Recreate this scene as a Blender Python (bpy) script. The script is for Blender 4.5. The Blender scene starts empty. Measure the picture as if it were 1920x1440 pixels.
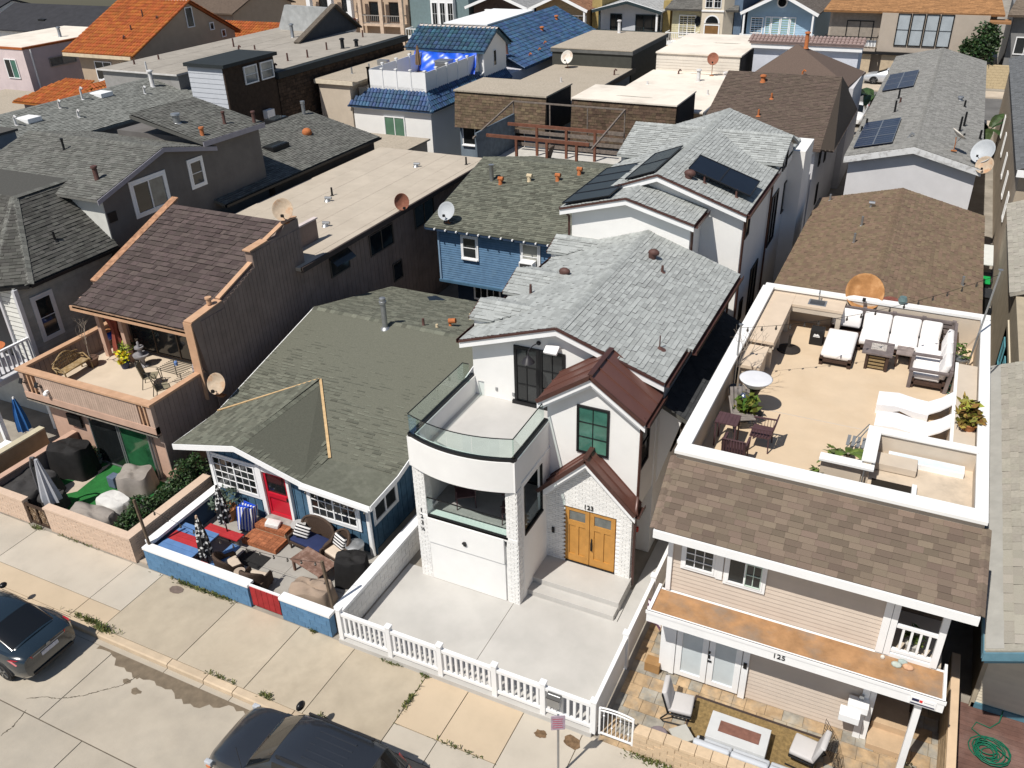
import bpy, bmesh, math, random
from mathutils import Vector as V, Matrix
rnd = random.Random(7)
PI = math.pi
sc = bpy.context.scene
COL = sc.collection

# ---------------------------------------------------------------- camera, sky, sun, exposure
CAM = V((0, 0, 18.3))
def cam_axes(yaw=-0.463115606, pitch=0.525935271, roll=0.0316258614):
    cy, sy, cp, sp = math.cos(yaw), math.sin(yaw), math.cos(pitch), math.sin(pitch)
    fw = V((sy*cp, cy*cp, -sp)); r = V((cy, -sy, 0)); d = fw.cross(r)
    cr, sr = math.cos(roll), math.sin(roll)
    return cr*r + sr*d, -sr*r + cr*d, fw
RX, DN, FW = cam_axes()
cd = bpy.data.cameras.new('camera'); co = bpy.data.objects.new('camera', cd); COL.objects.link(co)
M = Matrix(((RX.x, -DN.x, -FW.x, CAM.x), (RX.y, -DN.y, -FW.y, CAM.y), (RX.z, -DN.z, -FW.z, CAM.z), (0, 0, 0, 1)))
co.matrix_world = M
cd.sensor_width = 36; cd.lens = 1622.08/1920*36; cd.clip_end = 4000; cd.clip_start = .1
sc.camera = co
SUN_TO = V((.22, .62, -1)).normalized()          # the way the light travels
W = bpy.data.worlds.new('World'); sc.world = W; W.use_nodes = True
wn = W.node_tree.nodes; bg = wn['Background']
sky = wn.new('ShaderNodeTexSky'); sky.sky_type = 'NISHITA'; sky.sun_disc = False
sky.sun_elevation = math.asin(-SUN_TO.z); sky.sun_rotation = math.atan2(-SUN_TO.x, -SUN_TO.y)
sky.air_density = 1.0; sky.dust_density = .6
W.node_tree.links.new(sky.outputs[0], bg.inputs[0]); bg.inputs[1].default_value = .075
sl = bpy.data.lights.new('sun', 'SUN'); so = bpy.data.objects.new('sun', sl); COL.objects.link(so)
sl.energy = 5.0; sl.angle = math.radians(.5); sl.color = (1, .955, .88)
so.rotation_euler = SUN_TO.to_track_quat('-Z', 'Y').to_euler()
sc.view_settings.view_transform = 'Standard'; sc.view_settings.look = 'None'
sc.view_settings.exposure = 0; sc.view_settings.gamma = 1; sc.view_settings.use_curve_mapping = False
sc.cycles.max_bounces = 6; sc.cycles.transparent_max_bounces = 12

# ---------------------------------------------------------------- materials
def srgb(*c):
    return tuple(((x/255)/12.92 if x/255 <= .04045 else ((x/255+.055)/1.055)**2.4) for x in c)
MATS = {}
def mat(name, col, rough=.8, var=.12, scale=3., bump=0., bscale=40., metal=0., spec=.3, stain=None, stain_amt=0., stain_scale=.6, island=0., hue=0., coat=0., emit=None, streak=False):
    """principled surface: base colour with noise variation, per-piece variation, stains and fine relief"""
    if name in MATS: return MATS[name]
    m = bpy.data.materials.new(name); m.use_nodes = True; nt = m.node_tree; N = nt.nodes; L = nt.links
    b = N['Principled BSDF']; b.inputs['Roughness'].default_value = rough; b.inputs['Metallic'].default_value = metal
    b.inputs['Specular IOR Level'].default_value = spec
    if coat: b.inputs['Coat Weight'].default_value = coat; b.inputs['Coat Roughness'].default_value = .08
    col = tuple(col[:3])
    tc = N.new('ShaderNodeTexCoord')
    def noise(s, det=6, rough_=.6):
        n = N.new('ShaderNodeTexNoise'); n.inputs['Scale'].default_value = s; n.inputs['Detail'].default_value = det
        n.inputs['Roughness'].default_value = rough_; L.new(tc.outputs['Object'], n.inputs['Vector']); return n
    def mix(fac, a, bb, typ='MIX'):
        x = N.new('ShaderNodeMix'); x.data_type = 'RGBA'; x.blend_type = typ
        if isinstance(fac, float): x.inputs[0].default_value = fac
        else: L.new(fac, x.inputs[0])
        for v, i in ((a, 6), (bb, 7)):
            if isinstance(v, tuple): x.inputs[i].default_value = (*v[:3], 1)
            else: L.new(v, x.inputs[i])
        return x.outputs[2]
    def mrange(sock, a, b_, c, d):
        r = N.new('ShaderNodeMapRange'); r.inputs[1].default_value = a; r.inputs[2].default_value = b_
        r.inputs[3].default_value = c; r.inputs[4].default_value = d; L.new(sock, r.inputs[0]); return r.outputs[0]
    cur = col
    if var:
        n = noise(scale)
        dk = tuple(c*(1-var*1.3) for c in col); lt = tuple(min(1, c*(1+var)) for c in col)
        cur = mix(mrange(n.outputs[0], .3, .7, 0, 1), dk, lt)
    if island:
        g = N.new('ShaderNodeNewGeometry'); oi = N.new('ShaderNodeObjectInfo')
        ad = N.new('ShaderNodeMath'); ad.operation = 'ADD'; L.new(g.outputs['Random Per Island'], ad.inputs[0]); L.new(oi.outputs['Random'], ad.inputs[1])
        fr = N.new('ShaderNodeMath'); fr.operation = 'FRACT'; L.new(ad.outputs[0], fr.inputs[0])
        hs = N.new('ShaderNodeHueSaturation'); 
        L.new(mrange(fr.outputs[0], 0, 1, 1-island, 1+island), hs.inputs['Value'])
        if hue:
            m2 = N.new('ShaderNodeMath'); m2.operation = 'MULTIPLY'; m2.inputs[1].default_value = 7.31; L.new(fr.outputs[0], m2.inputs[0])
            f2 = N.new('ShaderNodeMath'); f2.operation = 'FRACT'; L.new(m2.outputs[0], f2.inputs[0])
            L.new(mrange(f2.outputs[0], 0, 1, .5-hue, .5+hue), hs.inputs['Hue'])
        if isinstance(cur, tuple): hs.inputs['Color'].default_value = (*cur, 1)
        else: L.new(cur, hs.inputs['Color'])
        cur = hs.outputs[0]
    if stain:
        n = noise(stain_scale, 8, .65)
        if streak:
            mp = N.new('ShaderNodeMapping'); mp.inputs['Scale'].default_value = (1, 1, .12); L.new(tc.outputs['Object'], mp.inputs[0]); L.new(mp.outputs[0], n.inputs['Vector'])
        cur = mix(mrange(n.outputs[0], .48, .72, 0, stain_amt), cur, tuple(stain))
    if isinstance(cur, tuple): b.inputs['Base Color'].default_value = (*cur, 1)
    else: L.new(cur, b.inputs['Base Color'])
    if bump:
        n = noise(bscale, 4); bp = N.new('ShaderNodeBump'); bp.inputs['Strength'].default_value = bump; bp.inputs['Distance'].default_value = .02
        L.new(n.outputs[0], bp.inputs['Height']); L.new(bp.outputs[0], b.inputs['Normal'])
    if emit: b.inputs['Emission Color'].default_value = (*emit, 1); b.inputs['Emission Strength'].default_value = 1
    MATS[name] = m; return m
def glass_mat(name, tint, alpha, rough=.02):
    if name in MATS: return MATS[name]
    m = bpy.data.materials.new(name); m.use_nodes = True; nt = m.node_tree; N = nt.nodes; L = nt.links
    N.remove(N['Principled BSDF']); t = N.new('ShaderNodeBsdfTransparent'); g = N.new('ShaderNodeBsdfGlossy'); x = N.new('ShaderNodeMixShader'); fr = N.new('ShaderNodeLayerWeight')
    t.inputs[0].default_value = (*tint, 1); g.inputs[1].default_value = rough; fr.inputs[0].default_value = .18
    ad = N.new('ShaderNodeMath'); ad.operation = 'ADD'; ad.inputs[1].default_value = alpha; mu = N.new('ShaderNodeMath'); mu.operation = 'MULTIPLY'; mu.inputs[1].default_value = .35; L.new(fr.outputs['Facing'], mu.inputs[0]); L.new(mu.outputs[0], ad.inputs[0])
    L.new(ad.outputs[0], x.inputs[0]); L.new(t.outputs[0], x.inputs[1]); L.new(g.outputs[0], x.inputs[2]); L.new(x.outputs[0], N['Material Output'].inputs[0])
    MATS[name] = m; return m
def stripe_mat(name, a, b_, freq, axis=0, rough=.85, duty=.5):
    if name in MATS: return MATS[name]
    m = mat(name, a, rough, 0); nt = m.node_tree; N = nt.nodes; L = nt.links; b = N['Principled BSDF']
    tc = N.new('ShaderNodeTexCoord'); sp = N.new('ShaderNodeSeparateXYZ'); L.new(tc.outputs['Object'], sp.inputs[0])
    mu = N.new('ShaderNodeMath'); mu.operation = 'MULTIPLY'; mu.inputs[1].default_value = freq; L.new(sp.outputs[axis], mu.inputs[0])
    fr = N.new('ShaderNodeMath'); fr.operation = 'FRACT'; L.new(mu.outputs[0], fr.inputs[0])
    gt = N.new('ShaderNodeMath'); gt.operation = 'GREATER_THAN'; gt.inputs[1].default_value = duty; L.new(fr.outputs[0], gt.inputs[0])
    x = N.new('ShaderNodeMix'); x.data_type = 'RGBA'; L.new(gt.outputs[0], x.inputs[0]); x.inputs[6].default_value = (*a, 1); x.inputs[7].default_value = (*b_, 1)
    L.new(x.outputs[2], b.inputs['Base Color']); return m
def dots_mat(name, a, b_, scale):
    m = mat(name, a, .85, 0); nt = m.node_tree; N = nt.nodes; L = nt.links; b = N['Principled BSDF']
    tc = N.new('ShaderNodeTexCoord'); vo = N.new('ShaderNodeTexVoronoi'); vo.inputs['Scale'].default_value = scale; L.new(tc.outputs['Object'], vo.inputs['Vector'])
    gt = N.new('ShaderNodeMath'); gt.operation = 'GREATER_THAN'; gt.inputs[1].default_value = .42; L.new(vo.outputs['Distance'], gt.inputs[0])
    x = N.new('ShaderNodeMix'); x.data_type = 'RGBA'; L.new(gt.outputs[0], x.inputs[0]); x.inputs[6].default_value = (*b_, 1); x.inputs[7].default_value = (*a, 1)
    L.new(x.outputs[2], b.inputs['Base Color']); return m

# ---------------------------------------------------------------- mesh helpers
OFF = {}
def off(o): return OFF.get(o.name, V((0, 0, 0))) if o else V((0, 0, 0))
def link(o, par=None):
    COL.objects.link(o)
    if par: o.parent = par; OFF[o.name] = off(par)
    return o
class MB:
    def __init__(s): s.v = []; s.f = []
    def add(s, vs, fs):
        n = len(s.v); s.v += [V(p) for p in vs]; s.f += [tuple(i+n for i in f) for f in fs]; return s
    def hexa(s, p): return s.add(p, [(0, 3, 2, 1), (4, 5, 6, 7), (0, 1, 5, 4), (1, 2, 6, 5), (2, 3, 7, 6), (3, 0, 4, 7)])
    def box(s, x0, x1, y0, y1, z0, z1):
        return s.hexa([(x0, y0, z0), (x1, y0, z0), (x1, y1, z0), (x0, y1, z0), (x0, y0, z1), (x1, y0, z1), (x1, y1, z1), (x0, y1, z1)])
    def cbox(s, c, d, rz=0, tilt=None):
        m = Matrix.Rotation(rz, 3, 'Z')
        if tilt: m = m @ Matrix.Rotation(tilt[1], 3, tilt[0])
        hx, hy, hz = d[0]/2, d[1]/2, d[2]/2; c = V(c)
        return s.hexa([c + m @ V(q) for q in ((-hx, -hy, -hz), (hx, -hy, -hz), (hx, hy, -hz), (-hx, hy, -hz), (-hx, -hy, hz), (hx, -hy, hz), (hx, hy, hz), (-hx, hy, hz))])
    def prism(s, pts, vec):
        n = len(pts); vec = V(vec); a = [V(p) for p in pts]
        return s.add(a + [p+vec for p in a], [tuple(range(n-1, -1, -1)), tuple(range(n, 2*n))] + [(i, (i+1) % n, n+(i+1) % n, n+i) for i in range(n)])
    def bar(s, a, b, w, h=None, up=(0, 0, 1)):
        a, b = V(a), V(b); h = h or w; d = (b-a).normalized(); u = V(up)
        if abs(d.dot(u)) > .98: u = V((0, 1, 0))
        r = d.cross(u).normalized(); u = r.cross(d)
        return s.hexa([a-r*w/2-u*h/2, a+r*w/2-u*h/2, a+r*w/2+u*h/2, a-r*w/2+u*h/2, b-r*w/2-u*h/2, b+r*w/2-u*h/2, b+r*w/2+u*h/2, b-r*w/2+u*h/2])
    def tube(s, path, r, n=7):
        path = [V(p) for p in path]; k = len(path); rs = r if isinstance(r, (list, tuple)) else [r]*k
        vs = []; u = None
        for i, p in enumerate(path):
            d = (path[min(i+1, k-1)]-path[max(i-1, 0)]).normalized()
            if u is None: u = d.orthogonal().normalized()
            u = (u - d*u.dot(d)); u = u.normalized() if u.length > 1e-6 else d.orthogonal().normalized()
            w = d.cross(u)
            vs += [p + (u*math.cos(2*PI*j/n) + w*math.sin(2*PI*j/n))*rs[i] for j in range(n)]
        fs = [(i*n+j, i*n+(j+1) % n, (i+1)*n+(j+1) % n, (i+1)*n+j) for i in range(k-1) for j in range(n)]
        return s.add(vs, fs + [tuple(range(n-1, -1, -1)), tuple(range((k-1)*n, k*n))])
    def lathe(s, prof, c=(0, 0, 0), n=16, sx=1, sy=1):
        c = V(c); vs = []
        for r, z in prof: vs += [c + V((r*sx*math.cos(2*PI*j/n), r*sy*math.sin(2*PI*j/n), z)) for j in range(n)]
        k = len(prof)
        fs = [(i*n+j, i*n+(j+1) % n, (i+1)*n+(j+1) % n, (i+1)*n+j) for i in range(k-1) for j in range(n)]
        return s.add(vs, fs + [tuple(range(n-1, -1, -1)), tuple(range((k-1)*n, k*n))])
    def ball(s, c, r, n=10, m=6):
        rx, ry, rz = r if isinstance(r, (tuple, list)) else (r, r, r)
        return s.lathe([(math.sin(PI*(i+.02)/(m+.04))*1, -math.cos(PI*(i+.02)/(m+.04))*rz) for i in range(m+1)], c, n, rx, ry)
    def loft(s, rings, cap=True):
        n = len(rings[0]); vs = [p for r in rings for p in r]; k = len(rings)
        fs = [(i*n+j, i*n+(j+1) % n, (i+1)*n+(j+1) % n, (i+1)*n+j) for i in range(k-1) for j in range(n)]
        if cap: fs += [tuple(range(n-1, -1, -1)), tuple(range((k-1)*n, k*n))]
        return s.add(vs, fs)
    def xf(s, mtx, start=0):
        for i in range(start, len(s.v)): s.v[i] = mtx @ s.v[i]
        return s
    def build(s, name, m, par=None, smooth=False, bevel=0, kind=None, fix=True, sub=0):
        me = bpy.data.meshes.new(name)
        if par: o0 = off(par)
        else:
            xs = [p.x for p in s.v]; ys = [p.y for p in s.v]; zs = [p.z for p in s.v]
            o0 = V(((min(xs)+max(xs))/2, (min(ys)+max(ys))/2, min(zs)))
        me.from_pydata([tuple(p-o0) for p in s.v], [], s.f)
        if fix:
            b = bmesh.new(); b.from_mesh(me); bmesh.ops.recalc_face_normals(b, faces=b.faces)
            if bevel: bmesh.ops.bevel(b, geom=[e for e in b.edges if e.is_manifold and e.calc_face_angle(0) > .5], offset=bevel, segments=2, profile=.6, affect='EDGES', clamp_overlap=True)
            b.to_mesh(me); b.free()
        if smooth: me.shade_smooth() if smooth is True else me.set_sharp_from_angle(angle=smooth)
        ms = m if isinstance(m, (list, tuple)) else [m]
        for x in ms: me.materials.append(x)
        o = bpy.data.objects.new(name, me); link(o, par)
        if not par: o.location = o0; OFF[o.name] = o0
        if sub:
            md = o.modifiers.new('sub', 'SUBSURF'); md.levels = sub; md.render_levels = sub
        if kind: o['kind'] = kind
        return o
def tag(o, label, cat=None, group=None, kind=None):
    if label: o['label'] = label
    if cat: o['category'] = cat
    if group: o['group'] = group
    if kind: o['kind'] = kind
    return o
def thing(name, label, cat, loc=(0, 0, 0), group=None):
    o = bpy.data.objects.new(name, None); COL.objects.link(o); o.location = loc; o.empty_display_size = .2
    OFF[o.name] = V(loc); return tag(o, label, cat, group)
def local(name, label, cat, group=None): return thing(name, label, cat, (0, 0, 0), group)
def place(t, loc, rz=0, s=1):
    t.location = loc; t.rotation_euler = (0, 0, rz); t.scale = (s, s, s); OFF[t.name] = V(loc); return t
def dup(t, loc, rz=0, label=None, group=None, s=1):
    def cp(o, par):
        c = o.copy(); COL.objects.link(c); c.parent = par
        for ch in o.children: cp(ch, c)
        return c
    c = cp(t, None); place(c, loc, rz, s)
    if label: c['label'] = label
    if group: c['group'] = group
    return c
def text(body, size, par, name, m, loc, rot, depth=.01, align='CENTER'):
    cu = bpy.data.curves.new(name, 'FONT'); cu.body = body; cu.size = size; cu.extrude = depth; cu.align_x = align; cu.align_y = 'CENTER'
    t = bpy.data.objects.new(name, cu); me = bpy.data.meshes.new_from_object(t); bpy.data.objects.remove(t); me.materials.clear(); me.materials.append(m)
    o = bpy.data.objects.new(name, me); link(o, par)
    o.location = V(loc)-off(par); o.rotation_euler = rot; return o

# shingles: real overlapping tabs laid on a roof plane
UNIT = {}
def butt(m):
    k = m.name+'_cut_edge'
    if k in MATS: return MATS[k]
    return mat(k, (.028, .025, .022), .95, .1)  # near-black cut edges; the tone also paints shadow and dirt lines along courses
def unit_shingle(m):
    k = 'shingle_'+m.name
    if k not in UNIT:
        me = bpy.data.meshes.new('shingle')
        me.from_pydata([(0, 0, 0), (1, 0, 0), (1, 0, 1), (0, 0, 1), (1, 1.08, .12), (0, 1.08, .12)], [], [(3, 2, 4, 5), (0, 1, 2, 3), (0, 3, 5), (1, 4, 2)])
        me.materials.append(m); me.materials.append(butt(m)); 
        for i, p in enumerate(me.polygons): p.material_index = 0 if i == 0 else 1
        UNIT[k] = me
    return UNIT[k]
def shingles(par, pts, a, b, m, ex=.143, w=(.16, .34), th=(.008, .02), nobj=300, name='shingle', lift=.002, gap=.004, seed=1):
    """cover the roof polygon pts with courses parallel to the eave a->b"""
    r = random.Random(seed); a, b = V(a), V(b); pts = [V(p) for p in pts]
    u = (b-a).normalized(); n = None
    for i in range(1, len(pts)-1):
        n = (pts[i]-pts[0]).cross(pts[i+1]-pts[0])
        if n.length > 1e-5: break
    n.normalize()
    if n.z < 0 or (abs(n.z) < 1e-4 and n.dot(CAM-a) < 0): n = -n
    v = n.cross(u).normalized()
    if v.z < 0: v = -v; u = -u
    q = [((p-a).dot(u), (p-a).dot(v)) for p in pts]
    vmin, vmax = min(p[1] for p in q), max(p[1] for p in q)
    tabs = []; k = 0; vv = vmin
    while vv < vmax-.03:
        e = min(ex, vmax-vv); vm = vv+e*.5; xs = []
        for i in range(len(q)):
            (x0, y0), (x1, y1) = q[i], q[(i+1) % len(q)]
            if (y0 <= vm) != (y1 <= vm): xs.append(x0+(vm-y0)/(y1-y0)*(x1-x0))
        xs.sort()
        for x0, x1 in zip(xs[::2], xs[1::2]):
            x = x0; first = True
            while x < x1-.02:
                ww = r.uniform(*w)*(r.uniform(.3, 1) if first else 1); first = False
                if x1-x-ww < w[0]*.5: ww = x1-x
                tabs.append((x, vv, min(ww, x1-x)-gap, e, r.uniform(*th) if r.random() < .72 else th[1]*1.25)); x += ww
        vv += ex; k += 1
    def org(t): return a+u*t[0]+v*t[1]+n*lift
    tabs.sort(key=lambda t: (org(t)-CAM).length)
    me = unit_shingle(m); o0 = off(par)
    for t in tabs[:nobj]:
        o = bpy.data.objects.new(name, me); COL.objects.link(o); o.parent = par; p = org(t)-o0
        c0, c1, c2 = u*t[2], v*t[3], n*t[4]
        o.matrix_local = Matrix(((c0.x, c1.x, c2.x, p.x), (c0.y, c1.y, c2.y, p.y), (c0.z, c1.z, c2.z, p.z), (0, 0, 0, 1)))
    rest = tabs[nobj:]
    if rest:
        vs = []; fs = []
        for t in rest:
            p = org(t); c0, c1, c2 = u*t[2], v*t[3], n*t[4]; i = len(vs)
            vs += [p, p+c0, p+c0+c2, p+c2, p+c0+c1*1.08+c2*.12, p+c1*1.08+c2*.12]
            fs += [(i+3, i+2, i+4, i+5), (i, i+1, i+2, i+3), (i, i+3, i+5), (i+1, i+4, i+2)]
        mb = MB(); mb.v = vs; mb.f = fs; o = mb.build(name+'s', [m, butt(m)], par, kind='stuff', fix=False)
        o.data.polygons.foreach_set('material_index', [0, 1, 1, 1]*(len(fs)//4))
def slab(par, name, pts, th, m, down=True):
    pts = [V(p) for p in pts]; n = (pts[1]-pts[0]).cross(pts[2]-pts[0]).normalized()
    if n.z < 0: n = -n
    return MB().prism(pts, -n*th).build(name, m, par)
def caps(par, a, b, m, step=.14, w=.16, h=.02, name='ridge_caps'):
    """overlapping cap shingles bent over a ridge or hip"""
    a, b = V(a), V(b); d = (b-a); L = d.length; d.normalize(); s = d.cross(V((0, 0, 1))).normalized(); mb = MB(); k = int(L/step)
    for i in range(k):
        p = a+d*(i*L/k); q = p+d*(L/k*1.1); u0 = V((0, 0, h+.012)); u1 = V((0, 0, h)); dr = V((0, 0, -w*.28))
        mb.add([p-s*w+dr+u0*.5, p+u0, p+s*w+dr+u0*.5, q-s*w+dr+u1*.3, q+u1, q+s*w+dr+u1*.3, p-s*w+dr, p, p+s*w+dr], [(0, 1, 4, 3), (1, 2, 5, 4), (6, 7, 1, 0), (7, 8, 2, 1)])
    return mb.build(name, m, par, kind='stuff')
def tiles(par, pts, a, b, m, tw=.24, tl=.36, nobj=0, name='tile', r=.1):
    """barrel tiles on a roof plane"""
    a, b = V(a), V(b); pts = [V(p) for p in pts]; u = (b-a).normalized(); n = (pts[1]-pts[0]).cross(pts[2]-pts[0]).normalized()
    if n.z < 0: n = -n
    v = n.cross(u).normalized()
    if v.z < 0: v = -v; u = -u
    q = [((p-a).dot(u), (p-a).dot(v)) for p in pts]; vmin, vmax = min(p[1] for p in q), max(p[1] for p in q)
    prof = [(math.cos(PI*j/5)*tw*.52, math.sin(PI*j/5)*r) for j in range(6)]
    def geo(p, c):
        vs = []
        for e, s_, hh in ((0, 1., .03), (tl*1.12, .86, .0)):
            vs += [p+u*x*s_+v*e+n*(z*s_+hh) for x, z in prof]
        return vs, [(5, 4, 3, 2, 1, 0)] + [(j, j+1, 7+j, 6+j) for j in range(5)]
    L = []; vv = vmin
    while vv < vmax-.05:
        vm = vv+tl*.5; xs = []
        for i in range(len(q)):
            (x0, y0), (x1, y1) = q[i], q[(i+1) % len(q)]
            if (y0 <= vm) != (y1 <= vm): xs.append(x0+(vm-y0)/(y1-y0)*(x1-x0))
        xs.sort()
        for x0, x1 in zip(xs[::2], xs[1::2]):
            k = math.ceil(x0/tw)
            while k*tw < x1: L.append(a+u*(k*tw)+v*vv); k += 1
        vv += tl
    L.sort(key=lambda p: (p-CAM).length); o0 = off(par)
    if nobj:
        vs, fs = geo(V((0, 0, 0)), 0); me = bpy.data.meshes.new(name); me.from_pydata(vs, [], fs); me.materials.append(m)
        for p in L[:nobj]:
            o = bpy.data.objects.new(name, me); COL.objects.link(o); o.parent = par; o.location = p-o0
    mb = MB()
    for p in L[nobj:]: mb.add(*geo(p, 0))
    if mb.v: mb.build(name+'s', m, par, kind='stuff', fix=False)
def bricks(par, p0, u, length, z0, z1, nrm, m, bl=.2, bh=.065, g=.01, d=.02, nobj=300, name='brick', skip=None, seed=3, jit=.004):
    """running-bond bricks standing proud of a wall face (p0: start at height 0, u along, nrm out)"""
    r = random.Random(seed); u = V(u).normalized(); nrm = V(nrm).normalized(); p0 = V(p0); k = 0; z = z0; L = []
    while z < z1-.02:
        h = min(bh, z1-z); x = -bl/2 if k % 2 else 0.
        while x < length:
            a, b = max(0, x), min(length, x+bl-g)
            if b-a > .03 and not (skip and skip((a+b)/2, z+h/2)): L.append((a, b, z, h-g))
            x += bl
        z += bh; k += 1
    L.sort(key=lambda t: (p0+u*t[0]+V((0, 0, t[2]))-CAM).length); o0 = off(par)
    if nobj:
        me = bpy.data.meshes.new(name); mb = MB().box(0, 1, 0, 1, 0, 1); me.from_pydata([tuple(p) for p in mb.v], [], mb.f); me.materials.append(m)
        flip = u.cross(nrm).z < 0
    mb = MB()
    for i, (a, b, z, h) in enumerate(L):
        dd = d+r.uniform(-jit, jit)
        if i < nobj:
            o = bpy.data.objects.new(name, me); COL.objects.link(o); o.parent = par; p = p0+u*a+V((0, 0, z))-o0; c0 = u*(b-a); c1 = nrm*dd
            o.matrix_local = Matrix(((c0.x, c1.x, 0, p.x), (c0.y, c1.y, 0, p.y), (0, 0, h, p.z), (0, 0, 0, 1)))
        else:
            p = p0+u*a+V((0, 0, z)); q = p+u*(b-a); e = nrm*dd; up = V((0, 0, h)); mb.hexa([p, q, q+e, p+e, p+up, q+up, q+e+up, p+e+up])
    if mb.v: mb.build(name+'s', m, par, kind='stuff')
def planks(par, spans, m, name='plank', kind=None):
    """each span = 8-corner box (x0,x1,y0,y1,z0,z1) -> one plank part"""
    return [MB().box(*s_).build(name, m, par, fix=False) for s_ in spans]
def lap(par, p0, u, length, z0, z1, nrm, m, ex=.15, join=False, name='board', holes=()):
    """lapped siding boards along u from p0, tilted out at the lower edge; holes = (a0,a1,z0,z1) kept clear"""
    u = V(u).normalized(); nrm = V(nrm).normalized(); p0 = V(p0); z = z0; mbj = MB()
    while z < z1-.02:
        h = min(ex, z1-z); segs = [(0, length)]
        for a0, a1, h0, h1 in holes:
            if h0 < z+h and h1 > z:
                segs = [t for s0, s1 in segs for t in ((s0, min(s1, a0)), (max(s0, a1), s1)) if t[1]-t[0] > .02]
        for s0, s1 in segs:
            a = p0+u*s0+V((0, 0, z)); b = p0+u*s1+V((0, 0, z)); up = V((0, 0, h)); e = nrm*.026; e2 = nrm*.006
            mb = mbj if join else MB()
            mb.hexa([a, b, b+e, a+e, a+up, b+up, b+up+e2, a+up+e2])
            if not join: mb.build(name, m, par)
        z += ex
    if join: mbj.build(name+'s', m, par, kind='stuff')
def window(par, o, u, w, h, nrm, frame, glass, nx=1, nz=1, fw=.07, mw=.025, split=0, depth=.05, sill=False, name='window', gset=.015, fm2=None, trim=0, trim_m=None):
    """framed window: o = lower corner on the wall face, u along it; parts: frame mesh, each pane a child; split = sash columns"""
    u = V(u).normalized(); nrm = V(nrm).normalized(); o = V(o); z = V((0, 0, 1)); mb = MB()
    def bx(t, a0, a1, b0, b1, d0, d1):
        t.hexa([o+u*a0+z*b0+nrm*d0, o+u*a1+z*b0+nrm*d0, o+u*a1+z*b0+nrm*d1, o+u*a0+z*b0+nrm*d1, o+u*a0+z*b1+nrm*d0, o+u*a1+z*b1+nrm*d0, o+u*a1+z*b1+nrm*d1, o+u*a0+z*b1+nrm*d1])
    bx(mb, 0, w, 0, fw, 0, depth); bx(mb, 0, w, h-fw, h, 0, depth); bx(mb, 0, fw, fw, h-fw, 0, depth); bx(mb, w-fw, w, fw, h-fw, 0, depth)
    cols = max(1, split); cw = (w-2*fw-(cols-1)*fw*.8)/cols; panes = []
    for c in range(cols):
        x0 = fw+c*(cw+fw*.8)
        if c: bx(mb, x0-fw*.8, x0, fw, h-fw, 0, depth*.9)
        pw = (cw-(nx-1)*mw)/nx; ph = (h-2*fw-(nz-1)*mw)/nz
        for i in range(1, nx): bx(mb, x0+i*pw+(i-1)*mw, x0+i*pw+i*mw, fw, h-fw, 0, depth*.75)
        for j in range(1, nz):
            for i in range(nx): bx(mb, x0+i*(pw+mw), x0+i*(pw+mw)+pw, fw+j*ph+(j-1)*mw, fw+j*ph+j*mw, 0, depth*.75)
        for i in range(nx):
            for j in range(nz): panes.append((x0+i*(pw+mw), x0+i*(pw+mw)+pw, fw+j*(ph+mw), fw+j*(ph+mw)+ph))
    if sill: bx(mb, -.05, w+.05, -.06, 0, 0, depth+.06)
    fo = mb.build(name, frame, par)
    for p in panes:
        t = MB(); bx(t, p[0], p[1], p[2], p[3], .001, gset); t.build('pane', glass[rnd.randrange(len(glass))] if isinstance(glass, list) else glass, fo)
    if trim:
        t = MB(); bx(t, -trim, 0, -trim, h+trim, 0, depth*.7); bx(t, w, w+trim, -trim, h+trim, 0, depth*.7); bx(t, 0, w, h, h+trim, 0, depth*.7); bx(t, 0, w, -trim, 0, 0, depth*.7)
        t.build('trim', trim_m or frame, fo)
    return fo
# ---------------------------------------------------------------- material palette (real-world base colours)
white = mat('white_stucco', (.8, .79, .77), .85, .03, 1.2, .15, 90, stain=(.6, .58, .54), stain_amt=.12, stain_scale=.5)
trimw = mat('white_trim', (.82, .82, .82), .55, .03, 2)
vinyl = mat('white_vinyl', (.8, .8, .8), .45, .03, 1.5, stain=(.62, .6, .55), stain_amt=.12)
brickw = mat('white_painted_brick', (.78, .77, .75), .8, .05, 6, .3, 60, island=.05)
blackm = mat('black_metal', (.012, .012, .013), .45, .1)
bronze = mat('bronze_metal', (.085, .038, .03), .4, .12, 4, metal=.2, spec=.5)
bronze2 = mat('bronze_roof_metal', (.13, .058, .045), .42, .08, 1.5, spec=.5, island=.06)
winblack = [glass for glass in (mat('dark_window_glass', (.012, .014, .015), .06, .2, 1, spec=.6), mat('dim_window_glass', (.03, .033, .034), .06, .2, 1.3, spec=.6))]
wingreen = [mat('green_window_glass', (.05, .15, .115), .06, .3, 1.5, spec=.7), mat('green_window_glass_pale', (.08, .2, .15), .06, .3, 1.5, spec=.7)]
winpale = [mat('pale_window_glass', (.16, .17, .16), .08, .3, 2, spec=.6), mat('blind_window_glass', (.3, .3, .27), .12, .2, 2, spec=.6)]
gclear = glass_mat('clear_rail_glass', (.9, .965, .95), .02)
shg = mat('light_grey_shingle', (.35, .365, .355), .95, .1, 25, .3, 150, island=.16, hue=.01)
shgr = mat('green_grey_shingle', (.135, .138, .108), .95, .12, 20, .3, 150, island=.32, hue=.012)
shbr = mat('plum_brown_shake', (.088, .066, .062), .95, .15, 14, .4, 90, island=.24, hue=.015)
shtan = mat('tan_brown_shingle', (.185, .13, .085), .95, .12, 16, .3, 120, island=.16, hue=.015)
shman = mat('taupe_brown_shingle', (.165, .125, .095), .95, .12, 16, .3, 120, island=.24, hue=.012)
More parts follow.
